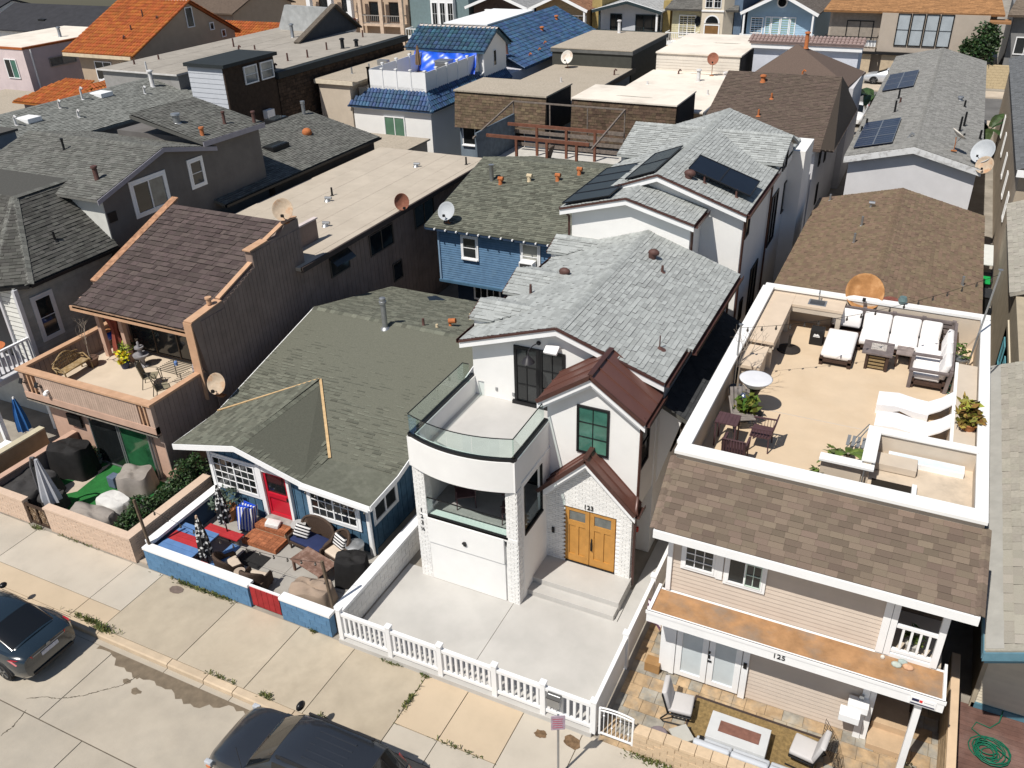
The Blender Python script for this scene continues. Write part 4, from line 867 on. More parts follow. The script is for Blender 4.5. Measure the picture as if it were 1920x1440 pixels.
w = thing('peach_brick_wall', 'peach painted brick wall along the sidewalk right of the scrolled gate', 'wall', (-22.1, 13.45, 0))
MB().box(-24.0, -20.15, 13.42, 13.6, 0, .92).build('wall_core', pinkbr, w); bricks(w, (-24.0, 13.43, 0), (1, 0, 0), 3.85, 0, .92, (0, -1, 0), pinkbr, bl=.3, bh=.085, d=.02, nobj=200)
bricks(w, (-20.17, 13.41, 0), (0, 1, 0), 3.6, 0, .92, (1, 0, 0), pinkbr, bl=.3, bh=.085, d=.02, nobj=0); MB().box(-20.4, -20.17, 13.6, 17.0, 0, .92).build('wall_core', pinkbr, w); f = MB().box(-24.02, -20.12, 13.38, 13.66, .92, 1.0); f.box(-20.46, -20.12, 13.66, 17.0, .92, 1.0); f.build('cap', pinkbr, w)
w = thing('patio_side_wall', 'taupe stucco side wall with pale cap left of the turf patio', 'wall', (-26.8, 15, 0)); MB().box(-26.9, -26.72, 13.6, 17.1, 0, 1.0).build('wall_core', taupe, w); MB().box(-26.94, -26.68, 13.6, 17.1, 1.0, 1.06).build('cap', peach, w)
w = thing('side_boundary_wall', 'tan stucco boundary wall with pale top beside the left lane', 'wall', (-27.8, 15, 0)); MB().box(-28.0, -27.75, 13.6, 16.6, 0, 1.2).build('wall_core', mat('tan_stucco', (.3, .22, .14), .9, .15, 2), w); MB().box(-28.02, -27.73, 13.6, 16.6, 1.2, 1.26).build('cap', mat('pale_cap', (.5, .45, .33), .9, .1), w)
g = thing('scrolled_iron_gate', 'small brown gate with scrolled cream ironwork in the peach brick wall', 'gate', (-24.5, 13.45, 0))
MB().box(-25.0, -24.05, 13.5, 13.53, .06, .8).build('backing', mat('gate_backing', (.4, .3, .21), .9, .3, 12), g)
f = MB(); f.box(-25.02, -24.94, 13.44, 13.52, .05, .84); f.box(-24.11, -24.03, 13.44, 13.52, .05, .84); f.box(-24.94, -24.11, 13.44, 13.5, .05, .12); f.box(-24.94, -24.11, 13.44, 13.5, .76, .84); f.box(-24.56, -24.5, 13.44, 13.5, .12, .76); f.build('gate_frame', darkw, g)
f = MB()
for i in range(2):
    for j in range(5):
        c = (-24.84+i*.46+.08*(j % 2), .2+j*.125); f.tube([(c[0]+(.085-.012*k)*math.cos(k*.8+j), 13.46, c[1]+(.085-.012*k)*math.sin(k*.8+j)) for k in range(7)], .013, 4)
        c = (c[0]+.17-.16*(j % 2), c[1]); f.tube([(c[0]+(.085-.012*k)*math.cos(-k*.8+j), 13.46, c[1]+(.085-.012*k)*math.sin(-k*.8+j)) for k in range(7)], .013, 4)
f.build('scrolls', mat('rust_iron', (.16, .1, .055), .7, .3, 9), g, kind='stuff')
# ---------------------------------------------------------------- shingled corner house and grey stucco house behind
VC = thing('shingled_house', 'grey shingle sided house with hipped dark roof and white railed porch balcony', 'house', (-33, 20.5, 0))
vsh = mat('grey_wall_shingle', (.27, .27, .255), .9, .12, 3, .3, 60, island=.1); lcol = mat('pale_grey_trim', (.5, .5, .52), .7, .06)
MB().box(-37, -29.25, 18.15, 22.7, 2.9, 5.95).build('upper_wall', vsh, VC); MB().box(-37, -29.6, 18.6, 22.7, 0, 2.9).build('lower_wall', mat('pale_lower_wall', (.5, .5, .48), .9, .1), VC)
lap(VC, (-29.26, 18.15, 0), (0, 1, 0), 4.5, 2.95, 5.9, (1, 0, 0), vsh, ex=.16, join=True); lap(VC, (-30.15, 18.16, 0), (1, 0, 0), .9, 2.95, 5.9, (0, -1, 0), mat('white_wall_shingle', (.62, .62, .58), .9, .06, 3, island=.05), ex=.2)
MB().box(-33.5, -30.2, 18.12, 18.16, 2.95, 5.6).build('porch_opening_shade', blackm, VC)  # thin black sheet on the solid wall paints the porch opening's shade
f = MB(); f.box(-29.32, -29.18, 18.08, 18.24, 2.9, 5.9); f.box(-30.26, -30.14, 18.06, 18.18, 2.9, 5.8); f.build('corner_board', lcol, VC)
window(VC, (-29.23, 18.72, 3.68), (0, 1, 0), .72, 1.6, (1, 0, 0), lcol, winblack, nz=2, fw=.05, trim=.12); 
HP = [(-37.3, 17.85, 6.02), (-30.0, 17.85, 6.02), (-28.95, 18.6, 6.02), (-28.95, 22.75, 6.02), (-31.7, 23.6, 8.3), (-31.7, 20.9, 8.3)]
q1, q2, q3 = [HP[0], HP[1], HP[5], (-37.3, 20.9, 8.3)], [HP[1], HP[2], HP[5]], [HP[2], HP[3], HP[4], HP[5]]
mb = MB()
for q in (q1, q2, q3): mb.prism(q, (0, 0, -.1))
mb.prism([HP[5], HP[4], (-37.3, 23.6, 8.3), (-37.3, 20.9, 8.3)], (0, 0, -.1))
vr = mb.build('roof', shdk, VC)
for q in (q1, q2, q3): shingles(vr, q, q[0], q[1], shdk, ex=.15, nobj=90 if q is not q1 else 40, th=(.012, .025), w=(.18, .36))
caps(vr, HP[1], HP[5], shmid, .18); caps(vr, HP[2], HP[5], shmid, .18); caps(vr, HP[5], HP[4], shmid, .18)
gutter(VC, (-28.95, 18.6, 6.0), (-28.95, 22.75, 6.0), blackm); gutter(VC, (-30, 17.85, 6.0), (-28.95, 18.6, 6.0), blackm); gutter(VC, (-37, 17.85, 6.0), (-30, 17.85, 6.0), blackm)
pipe(VC, [(-28.85, 22.5, 5.95), (-29.15, 22.5, 5.6), (-29.15, 22.5, 1)], blackm)
mb = MB(); mb.lathe([(.13, -.05), (.05, .03), (.045, .35)], (-29.9, 20.8, 6.8), 8); mb.build('roof_vent', blackm, vr)
# porch balcony with white railing
MB().box(-36, -29.2, 15.9, 18.1, 2.75, 2.95).build('porch_deck', lcol, VC); f = MB(); f.bar((-29.28, 15.9, 3.98), (-29.28, 18.1, 3.98), .1, .07); f.bar((-29.28, 15.9, 3.1), (-29.28, 18.1, 3.1), .06, .06); f.bar((-36, 15.95, 3.98), (-29.3, 15.95, 3.98), .1, .07); f.build('handrail', trimw, VC)
for i in range(11): MB().box(-29.31, -29.25, 16.02+i*.195, 16.08+i*.195, 3.1, 3.96).build('baluster', lcol, VC)
for y in (16.0, 18.0): MB().box(-29.36, -29.2, y-.08, y+.08, 0, 2.75).build('post', trimw, VC)
GS = thing('grey_stucco_house', 'dark grey stucco house with shallow gable end and white framed windows behind the shingled house', 'house', (-33, 27, 0))
gst = mat('dark_grey_stucco', (.145, .135, .128), .9, .1, 1.5, .2, 60, stain=(.1, .09, .085), stain_amt=.5, streak=True)
MB().prism([(-29.2, 22.8, 0), (-29.2, 28.9, 0), (-29.2, 28.9, 8.3), (-29.2, 26.2, 8.98), (-29.2, 22.8, 8.0)], (-7.5, 0, 0)).build('wall', gst, GS)
gable_roof(GS, -37.2, -29.0, 22.4, 29.2, (8.0, 8.42), 9.12, 'x', shmid, shmid, xr=26.2, nobj=100, fas=mat('lilac_fascia', (.3, .29, .33), .8, .08), th=.1)
MB().box(-36.6, -31.4, 22.34, 22.42, 7.78, 7.95).build('eave_fascia', lcol, GS); MB().box(-36.4, -29.22, 22.76, 22.8, 6.2, 7.8).build('front_siding', MATS['white_wall_shingle'], GS)
window(GS, (-29.2, 24.3, 6.75), (0, 1, 0), 1.75, 1.3, (1, 0, 0), trimw, winpale+winblack[:1], split=2, trim=.12); window(GS, (-29.2, 27.55, 7.0), (0, 1, 0), .75, 1.1, (1, 0, 0), trimw, winblack, nz=2, trim=.1)
for x in (-34.3, -33.2): window(GS, (x, 22.75, 6.7), (1, 0, 0), .8, .95, (0, -1, 0), trimw, winblack, nx=2, nz=2, trim=.08)
MB().box(-29.22, -29.16, 22.85, 23.25, 6.9, 7.3).build('wall_vent', blackm, GS)
MB().prism([(-29.2, 28.9, 0), (-29.2, 32.3, 0), (-29.2, 32.3, 8.7), (-29.2, 28.9, 8.75)], (-5.5, 0, 0)).build('rear_wall', gst, GS)
RP = [(-28.95, 28.4, 8.8), (-28.95, 32.5, 8.72), (-33.2, 32.6, 9.6), (-33.2, 28.5, 9.6)]; gr = slab(GS, 'rear_roof', RP, .14, shmid); shingles(gr, RP, RP[0], RP[1], shmid, nobj=0)
MB().prism([V(RP[0])+V((.03, 0, 0)), V(RP[1])+V((.03, 0, 0)), V(RP[1])+V((.03, 0, -.22)), V(RP[0])+V((.03, 0, -.22))], (-.04, 0, 0)).build('eave_fascia', MATS['lilac_fascia'], GS)
for x, y, z, h, m, r_ in ((-30.2, 23.6, 8.3, .55, pipeb, .1), (-33.8, 25.2, 8.85, .4, blackm, .05), (-31.2, 29.3, 9.25, .35, alum, .16), (-29.9, 30.9, 9.0, .45, pipeb, .07), (-29.5, 29.0, 8.9, .3, pipeo, .09), (-29.2, 32.1, 8.75, .5, pipeb, .08)):
    mb = MB(); mb.lathe([(r_*2, -.12), (r_, .02), (r_, h), (r_*1.4, h), (r_*1.3, h+.07)], (x, y, z), 10); mb.build('roof_vent', m, GS, smooth=math.radians(40))
LW = thing('tall_blue_grey_house', 'blue grey plain house wall cut by the left edge above the shingled house', 'house', (-40.5, 27, 0)); MB().box(-40, -38.7, 25.6, 26.6, 0, 8.9).build('wall', mat('blue_grey_stucco', (.22, .26, .3), .9, .1, 2), LW); MB().box(-40.1, -38.6, 25.5, 26.7, 8.9, 9.0).build('roof', shdk, LW)
# ---------------------------------------------------------------- skylight roof house
SK = thing('skylight_house', 'dark grey shingle roof house with black skylights behind the grey stucco house', 'house', (-32, 36, 0))
MB().box(-36, -28.9, 32.4, 41.2, 0, 5.85).build('wall', mat('brown_taupe_wall', (.1, .08, .065), .9, .15), SK)
sr = gable_roof(SK, -37, -28.6, 28.6, 41.4, 5.95, 7.05, 'y', shmid, shmid, xr=-33.4, th=.12, fas=None)
gutter(SK, (-28.6, 28.6, 5.93), (-28.6, 41.4, 5.93), blackm)
def skz(x): return 7.05-(x+33.4)*.229
for x, y, a, b in ((-31.2, 35.6, .75, 1.3), (-34.0, 39.2, .8, 1.2)):
    z = skz(x) if x > -33.4 else 6.9; mb = MB().box(x-a/2, x+a/2, y-b/2, y+b/2, z-.2, z+.18); o = mb.build('skylight', blackm, sr, bevel=.03); MB().box(x-a/2+.08, x+a/2-.08, y-b/2+.08, y+b/2-.08, z+.17, z+.2).build('pane', winblack[1], o)
mb = MB(); mb.ball((-31.3, 38.4, skz(-31.3)+.1), (.28, .28, .25), 12, 6); mb.build('roof_vent', pipeo, sr, smooth=True); mb = MB().lathe([(.1, 0), (.1, .6), (.13, .6), (.13, .75)], (-33.2, 40.7, 7.0), 10).build('flue_pipe', alum, sr)
for x, y in ((-33, 33), (-30.3, 33.2), (-31.6, 32.6)): MB().lathe([(.1, -.05), (.04, .03), (.04, .4)], (x, y, skz(x)), 8).build('roof_vent', blackm, sr)
# ---------------------------------------------------------------- blue clapboard house behind the cottage
BH = thing('blue_clapboard_house', 'two storey blue clapboard house with grey green roof behind the low cottage', 'house', (-16.5, 36, 0))
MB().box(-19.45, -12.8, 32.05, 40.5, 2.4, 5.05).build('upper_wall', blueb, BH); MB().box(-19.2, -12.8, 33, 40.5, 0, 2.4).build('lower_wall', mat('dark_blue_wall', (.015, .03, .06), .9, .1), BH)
lap(BH, (-19.45, 32.06, 0), (1, 0, 0), 6.65, 2.4, 4.85, (0, -1, 0), mat('blue_clapboard', (.1, .19, .31), .8, .14, 3, .15, 40, stain=(.17, .28, .4), stain_amt=.5, stain_scale=2.5), ex=.11, join=True)
MB().box(-19.55, -12.8, 31.95, 32.05, 2.3, 2.42).build('skirt_board', blueb, BH); MB().box(-19.52, -19.44, 31.98, 32.1, 2.4, 5.0).build('corner_board', mat('pale_blue_trim', (.2, .3, .42), .8), BH)
br = gable_roof(BH, -19.9, -12.7, 31.6, 43.4, 5.12, 6.62, 'x', shgr, shgr, th=.1, fas=mat('navy_fascia', (.02, .04, .08), .8), nobj=0); MB().box(-19.9, -12.8, 31.62, 31.66, 4.9, 5.06).build('eave_fascia', MATS['navy_fascia'], BH)
for x in [-19.4+.55*i for i in range(12)]: MB().box(x, x+.06, 31.5, 31.62, 4.98, 5.04).build('rafter_tail', trimw, BH)
window(BH, (-18.25, 32.02, 3.65), (1, 0, 0), .72, 1.0, (0, -1, 0), trimw, winblack, nz=2, fw=.05, trim=.08, sill=True); window(BH, (-15.3, 32.02, 3.6), (1, 0, 0), .8, 1.15, (0, -1, 0), trimw, winpale, nz=2, fw=.05, trim=.08, sill=True); window(BH, (-18.3, 32.97, 1.2), (1, 0, 0), 1.4, 1.0, (0, -1, 0), trimw, winblack, split=2, nx=2)
ac = thing('window_air_conditioner', 'white window air conditioner jutting from the blue clapboard wall', 'air conditioner', (-14.9, 31.7, 3.55)); MB().box(-15.25, -14.6, 31.55, 32.0, 3.6, 4.05).build('casing', trimw, ac, bevel=.02); MB().box(-15.2, -14.65, 31.53, 31.56, 3.65, 4.0).build('grille', mat('dark_grille', (.05, .05, .05), .7), ac)
mb = MB(); mb.lathe([(.15, 0), (.1, .05), (.1, .85), (.14, .9)], (-18.5, 35.6, 6.0), 10); mb.build('flue_pipe', alum, br, smooth=math.radians(40))
for x, y, m in ((-17.95, 35.4, pipeo), (-15.4, 36.2, pipeo), (-16.7, 35.9, MATS['cream_pipe']), (-14.6, 36.9, pipeo)): mb = MB(); z = 5.12+(y-31.6)*.254; mb.lathe([(.14, -.05), (.09, .03), (.09, .26)], (x, y, z), 8); mb.tube([(x-.1, y, z+.26), (x+.15, y, z+.26)], .1, 8); mb.build('roof_vent', m, br, smooth=math.radians(40))
# ---------------------------------------------------------------- beige lap sided house with mansard and roof deck
B = thing('beige_house', 'beige lap sided house with brown mansard roof, furnished roof deck and number 125', 'house', (-0.8, 21, 0))
beige = mat('beige_lap_siding', (.56, .475, .4), .8, .04, 2, .08, 40, stain=(.46, .39, .33), stain_amt=.2, island=.02)
deckc = mat('tan_deck_coating', (.6, .47, .33), .9, .05, 1.2, .15, 50, stain=(.5, .36, .22), stain_amt=.35, stain_scale=.7)
creamst = mat('cream_stucco', (.55, .47, .38), .9, .05, 2, .2, 60, stain=(.45, .38, .3), stain_amt=.3)
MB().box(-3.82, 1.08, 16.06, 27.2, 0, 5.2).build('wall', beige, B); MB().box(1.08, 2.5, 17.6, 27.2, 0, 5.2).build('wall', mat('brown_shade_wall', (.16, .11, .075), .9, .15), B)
lap(B, (-3.82, 16.06, 0), (1, 0, 0), 4.9, .06, 2.6, (0, -1, 0), beige, ex=.13, holes=((.0, 2.18, 0, 2.3),)); lap(B, (-3.82, 16.06, 0), (1, 0, 0), 4.9, 2.95, 5.1, (0, -1, 0), beige, ex=.125)
f = MB(); f.box(-3.9, -3.78, 15.98, 16.08, 2.95, 5.1); f.build('corner_board', trimw, B)
for x0, x1, d in ((1.02, 1.18, 0), (1.19, 1.32, 0), (2.16, 2.3, 0)): MB().box(x0, x1, 15.97, 16.12, 2.95, 5.1).build('post', trimw, B)
for x0, x1, y0 in ((1.0, 1.16, 15.97), (1.17, 1.3, 16.0)): MB().box(x0, x1, y0, y0+.15, 0, 2.6).build('post', trimw, B)
MB().box(2.02, 2.16, 15.25, 15.4, .02, 2.6).build('post', trimw, B)
window(B, (-3.5, 16.03, 3.82), (1, 0, 0), .74, .7, (0, -1, 0), trimw, winblack, nx=3, nz=3, fw=.05, mw=.02, trim=.07)
wf = window(B, (-2.46, 16.03, 3.72), (1, 0, 0), .84, .78, (0, -1, 0), trimw, winblack, split=2, fw=.05, trim=.07); window(B, (-2.03, 16.02, 3.77), (1, 0, 0), .37, .68, (0, -1, 0), mat('pale_green_frame', (.55, .66, .58), .6), winblack, nx=2, nz=2, fw=.02, mw=.018, depth=.05, name='sash')
MB().box(-2.72, -2.56, 16.0, 16.06, 3.72, 4.5).build('shutter', trimw, B)
frost = mat('frosted_door_glass', (.55, .6, .62), .25, .06, 2, spec=.5)
MB().box(-3.9, -3.6, 15.98, 16.1, .1, 2.6).build('door_post', trimw, B); f = MB(); f.box(-3.62, -3.5, 15.96, 16.08, .1, 2.4); f.box(-1.8, -1.64, 15.96, 16.08, .05, 2.35); f.build('door_frame', trimw, B)
for x0 in (-3.48, -2.64): window(B, (x0, 16.02, .14), (1, 0, 0), .82, 2.1, (0, -1, 0), trimw, frost, fw=.15, name='french_door')
f = MB(); f.cbox((-2.62, 15.95, 1.15), (.05, .04, .09)); f.cbox((-2.6, 15.95, 1.0), (.1, .04, .03)); f.cbox((-2.62, 15.95, 1.3), (.05, .04, .06)); f.build('handle', blackm, B)
MB().cbox((-1.72, 15.94, 1.25), (.08, .05, .16)).build('doorbell', blackm, B)
# awning ledge with house number
MB().box(-4.05, 2.5, 15.12, 16.06, 2.62, 2.9).build('ledge', trimw, B)
MB().box(-4.0, 2.46, 15.17, 15.97, 2.9, 2.925).build('ledge_top', mat('rusty_roll_roof', (.38, .215, .105), .95, .2, 3, .35, 60, stain=(.22, .19, .16), stain_amt=.8, stain_scale=1.1), B)
f = MB(); f.box(-4.08, 2.53, 15.08, 15.14, 2.62, 2.97); f.box(2.47, 2.53, 15.14, 16.2, 2.62, 2.97); f.box(-4.08, -4.0, 15.14, 16.1, 2.62, 2.97); f.build('fascia', trimw, B)
MB().box(-4.1, 2.55, 15.06, 15.1, 2.88, 2.97).build('fascia_lip', trimw, B)
text('125', .2, B, 'house_number', numm, (-.92, 15.07, 2.78), (PI/2, 0, 0), .008)
sg = MB().box(1.86, 2.38, 15.05, 15.08, 2.68, 2.87).build('sign', trimw, B); MB().box(1.88, 2.36, 15.043, 15.05, 2.69, 2.715).build('sign_bar', mat('navy_print', (.02, .02, .06), .6), sg)
f = MB(); f.box(1.9, 2.04, 15.043, 15.05, 2.77, 2.84); f.build('sign_logo', MATS['navy_print'], sg); MB().box(2.05, 2.11, 15.043, 15.05, 2.765, 2.83).build('sign_logo', mat('red_print', (.6, .03, .03), .6), sg)
MB().box(2.14, 2.34, 15.044, 15.05, 2.79, 2.8).build('sign_print', mat('grey_print', (.3, .3, .32), .6), sg)
for x, y, s_, m in ((1.5, 15.75, .12, (.45, .5, .45)), (1.62, 15.88, .11, (.36, .42, .4)), (1.74, 15.78, .13, (.6, .36, .22)), (1.2, 15.85, .05, (.7, .68, .62))):
    tag(MB().ball((x, y, 2.96), (s_, s_*.7, .06), 9, 5).build('rock', mat('rock_%d' % int(x*100), m, .9, .2, 6, .3, 20), smooth=True), {1.5: 'pale green rock lying on the rusty ledge', 1.62: 'grey green rock at the back of the rusty ledge', 1.74: 'peach pink rock lying on the rusty ledge', 1.2: 'tiny white pebble beside the post on the rusty ledge'}[x], 'rock')
# upper porch
f = MB(); f.box(1.32, 2.18, 16.0, 16.08, 3.8, 3.88); f.box(1.32, 2.18, 16.0, 16.08, 3.06, 3.14); f.build('rail', trimw, B)
for i in range(4): MB().box(1.46+i*.18, 1.51+i*.18, 16.01, 16.07, 3.14, 3.8).build('baluster', trimw, B)
MB().box(1.3, 2.2, 15.98, 16.1, 2.75, 3.02).build('kick_board', trimw, B); MB().box(1.1, 2.4, 16.1, 17.6, 2.8, 2.92).build('porch_floor', creamst, B)
st = MB(); st.box(1.32, 2.14, 15.75, 16.45, .02, .2); st.box(1.36, 2.16, 16.3, 17.6, .02, .4); st.build('porch_steps', mat('tan_step', (.5, .36, .23), .85, .1, 3), B, bevel=.01)
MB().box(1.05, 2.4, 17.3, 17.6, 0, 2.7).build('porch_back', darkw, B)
for i, (x, y, z) in enumerate(((.76, 15.62, 1.28), (.62, 15.45, 1.05))): MB().cbox((x+.2, y+.2, z), (.46, .3, .22)).build('mail_box', trimw, B, bevel=.012)
MB().cbox((1.0, 15.93, 1.45), (.1, .08, .14)).build('wall_lamp', alum, B)
# mansard and deck parapet
MS = [(-4.12, 15.42, 5.22), (2.68, 15.42, 5.22), (2.55, 16.85, 6.32), (-4.12, 16.85, 6.32)]
mr = slab(B, 'mansard_roof', MS, .14, shman); shingles(mr, MS, MS[0], MS[1], shman, ex=.14, w=(.26, .36), th=(.01, .016), nobj=300)
MB().box(-4.14, 2.7, 15.38, 15.46, 4.98, 5.2).build('fascia', trimw, B); MB().box(-4.1, 2.66, 15.44, 16.06, 4.98, 5.02).build('soffit', mat('grey_soffit', (.5, .5, .5), .8), B)
caps(mr, (-4.14, 15.42, 5.24), (-4.14, 16.85, 6.34), shman, .16, .1); caps(mr, (2.68, 15.42, 5.24), (2.55, 16.85, 6.34), shman, .16, .1)
MB().prism([(-4.1, 15.5, 5.0), (-4.1, 27.2, 5.0), (-4.1, 27.2, 6.3), (-4.1, 16.85, 6.3)], (.12, 0, 0)).build('side_wall', creamst, B); MB().prism([(2.5, 15.5, 5.0), (2.5, 27.2, 5.0), (2.5, 27.2, 6.3), (2.5, 16.85, 6.3)], (-.12, 0, 0)).build('side_wall', creamst, B)
MB().box(-4.1, 2.5, 16.9, 27.3, 5.2, 5.5).build('deck_floor', deckc, B)
MB().box(-3.6, .9, 21.16, 21.2, 5.5, 5.506).build('deck_seam', creamst, B)
for nm, b_ in (('front', (-4.1, 2.5, 16.85, 17.0)), ('back', (-4.1, 2.5, 27.15, 27.35)), ('left', (-4.1, -3.92, 17.0, 27.15)), ('right', (2.3, 2.5, 17.0, 27.15))):
    MB().box(b_[0], b_[1], b_[2], b_[3], 5.5, 6.5).build('parapet', creamst, B); d = .03; MB().box(b_[0]-d-(.06 if nm == 'left' else 0), b_[1]+d+(.06 if nm == 'left' else 0), b_[2]-(.11 if nm == 'front' else .03 if nm == 'back' else -.155), b_[3]+(.15 if nm == 'front' else .03 if nm == 'back' else -.005), 6.503 if nm in ('left', 'right') else 6.5, 6.6).build('parapet_cap', white, B, bevel=.012)
# stair well block at the front right corner of the deck
f = MB(); f.box(-.05, 2.3, 19.35, 19.5, 5.5, 6.6); f.box(-.05, .12, 18.05, 19.35, 5.5, 6.6); f.box(-.95, -.05, 18.0, 18.12, 5.5, 6.45); f.build('stair_wall', creamst, B)
f = MB(); f.box(-.1, 2.3, 19.3, 19.55, 6.6, 6.66); f.box(-.1, .2, 18.0, 19.3, 6.6, 6.66); f.box(-1.0, .2, 17.86, 18.14, 6.45, 6.52); f.build('stair_wall_cap', white, B, bevel=.01)
MB().box(.12, 2.3, 17.0, 19.35, 6.0, 6.08).build('stair_roof', mat('stained_cream', (.58, .48, .37), .92, .08, 2, .2, 50, stain=(.28, .24, .19), stain_amt=.6, stain_scale=1.6), B)
MB().box(.2, 1.1, 17.0, 18.15, 6.08, 6.1).build('stair_opening_shade', mat('stair_dark', (.02, .015, .01), .9), B); MB().bar((1.12, 17.05, 6.15), (1.1, 18.1, 6.15), .1, .12).build('hatch_rail', white, B)  # flat dark sheet paints the shade of the stair opening
MB().box(.2, 1.1, 18.55, 19.05, 6.1, 6.28).build('roof_hatch', creamst, B, bevel=.01); o = MB().box(.45, 2.1, 18.95, 19.28, 6.08, 6.22).build('skylight', trimw, B); MB().box(.5, 2.05, 18.98, 19.25, 6.22, 6.235).build('pane', mat('milky_skylight', (.6, .68, .75), .3, .05), o)
MB().box(1.75, 2.28, 19.6, 24.4, 5.5, 6.3).build('bench_wall', creamst, B); MB().box(1.72, 1.8, 19.6, 24.4, 6.3, 6.33).build('bench_edge', white, B)
f = MB(); f.tube([(.0, 17.9, 5.6), (.0, 17.9, 6.5)], .02, 6); f.build('post_pipe', alum, B)
# outdoor kitchen counter
ck = thing('outdoor_kitchen', 'cream L shaped outdoor counter with steel sink in the far left deck corner', 'counter', (-3.0, 25.5, 5.5))
tanc = mat('tan_counter_top', (.62, .5, .38), .7, .05, 2, .1, 40, stain=(.5, .4, .3), stain_amt=.2)
MB().box(-3.92, -3.1, 23.4, 27.1, 6.36, 6.46).build('counter_top', tanc, ck, bevel=.01); MB().box(-3.1, -1.55, 26.3, 27.1, 6.36, 6.46).build('counter_top', tanc, ck, bevel=.01)
f = MB(); f.box(-3.92, -3.75, 23.5, 27, 5.5, 6.36); f.box(-3.3, -3.15, 23.5, 23.65, 5.5, 6.36); f.box(-3.3, -3.15, 24.9, 25.0, 5.5, 6.36); f.box(-1.72, -1.58, 26.35, 27.0, 5.5, 6.36); f.box(-3.3, -3.12, 26.2, 26.4, 5.5, 6.36); f.box(-3.1, -1.58, 26.32, 26.38, 6.2, 6.36); f.box(-3.14, -3.1, 23.45, 26.3, 6.2, 6.36); f.build('counter_frame', creamst, ck)
MB().box(-3.85, -3.2, 22.0, 23.35, 6.2, 6.32).build('grill_shelf', tanc, ck, bevel=.02); f = MB(); f.box(-3.8, -3.25, 22.1, 23.3, 5.5, 6.2); f.build('grill_base', creamst, ck)
sk_ = MB(); sk_.box(-2.65, -2.1, 26.45, 26.9, 6.455, 6.47); sk_.build('sink', alum, ck, bevel=.01); MB().box(-2.6, -2.15, 26.5, 26.85, 6.465, 6.475).build('basin', mat('steel_shadow', (.12, .12, .12), .35, .1, 4, metal=.6), ck); MB().tube([(-2.37, 26.92, 6.46), (-2.37, 26.92, 6.75), (-2.37, 26.82, 6.82), (-2.37, 26.7, 6.76)], .018, 6).build('faucet', alum, ck)
for x in (-3.3, -1.95): MB().box(x, x+.1, 27.12, 27.15, 6.2, 6.36).build('outlet', trimw, B)
# ---------------------------------------------------------------- tan roof house behind
T = thing('tan_roof_house', 'low house with broad tan brown gable roof behind the roof deck', 'house', (-.8, 36, 0))
MB().box(-4.2, 2.4, 27.4, 42.0, 0, 4.85).build('wall', mat('tan_wall', (.35, .28, .2), .9, .1), T)
tr = gable_roof(T, -4.45, 2.62, 27.4, 42.2, 4.9, 5.78, 'y', shtan, shtan, nobj=240, th=.12, fas=None, w=(.2, .34)); MB().prism([(-4.2, 42.1, 4.7), (2.4, 42.1, 4.7), (-.9, 42.1, 5.7)], (0, .05, 0)).build('gable_board', MATS['tan_wall'], T)
for x, y, h, k in ((-2.0, 39.8, .2, 1), (-2.1, 37.3, .4, 0), (-2.15, 35.2, .4, 0), (1.9, 33.3, .35, 0), (-3.9, 41.6, .3, 0)):
    z = 5.78-abs(x+.92)*.25; mb = MB(); mb.lathe([(.15, -.06), (.05, .02), (.045, h)], (x, y, z), 8); 
    if k: mb.tube([(x-.1, y, z+.2), (x+.15, y, z+.2)], .08, 8)
    mb.build('roof_vent', alum, tr)
# ---------------------------------------------------------------- right edge houses
RH = thing('teal_trim_house', 'house with tan shingle roof and teal trim cut by the right edge', 'house', (6, 22, 0))
teal = mat('teal_trim', (.09, .2, .26), .7, .12, 3, .15, 30, stain=(.25, .36, .42), stain_amt=.4)
cream = mat('cream_lap', (.62, .55, .43), .8, .05, 2, island=.03); tanw = mat('tan_wall_board', (.4, .34, .25), .85, .1, 2, .15, 30, stain=(.3, .25, .18), stain_amt=.4, streak=True)
RHR = [(2.97, 15.5, 4.3), (6.6, 15.5, 5.9), (6.6, 28.6, 5.9), (2.97, 28.6, 4.3)]
shr = mat('pale_tan_shingle', (.36, .335, .285), .95, .1, 14, .3, 100, island=.1, hue=.01)
rr_ = slab(RH, 'roof', RHR, .14, shr); shingles(rr_, [(3.3, 15.7, 4.445)]+RHR[1:3]+[(3.3, 28.6, 4.445)], RHR[3], RHR[0], shr, ex=.2, w=(.28, .34), th=(.01, .018), nobj=200)
MB().prism([(2.99, 15.55, 4.312), (3.3, 15.55, 4.45), (3.3, 28.6, 4.45), (2.99, 28.6, 4.312)], (0, 0, .012)).build('edge_metal', mat('edge_metal', (.38, .37, .34), .7, .08, 3), rr_)
f = MB(); f.prism([(2.97, 15.47, 4.28), (6.6, 15.47, 5.88), (6.6, 15.47, 5.66), (2.97, 15.47, 4.06)], (0, -.04, 0)); f.prism([(3.05, 15.6, 4.1), (6.6, 15.6, 5.7), (6.6, 15.6, 5.5), (3.05, 15.6, 3.9)], (0, -.04, 0)); f.box(2.95, 2.99, 15.47, 28.6, 4.1, 4.3); f.build('fascia', teal, RH)
MB().box(3.6, 8, 18.1, 28.4, 0, 4.5).build('wall', tanw, RH); lap(RH, (3.62, 18.1, 0), (1, 0, 0), 3, .25, 4.6, (0, -1, 0), cream, ex=.1); MB().box(3.55, 6, 18.02, 18.1, .1, .26).build('base_board', teal, RH); MB().box(3.52, 3.62, 18.02, 18.12, .1, 4.4).build('corner_board', tanw, RH)
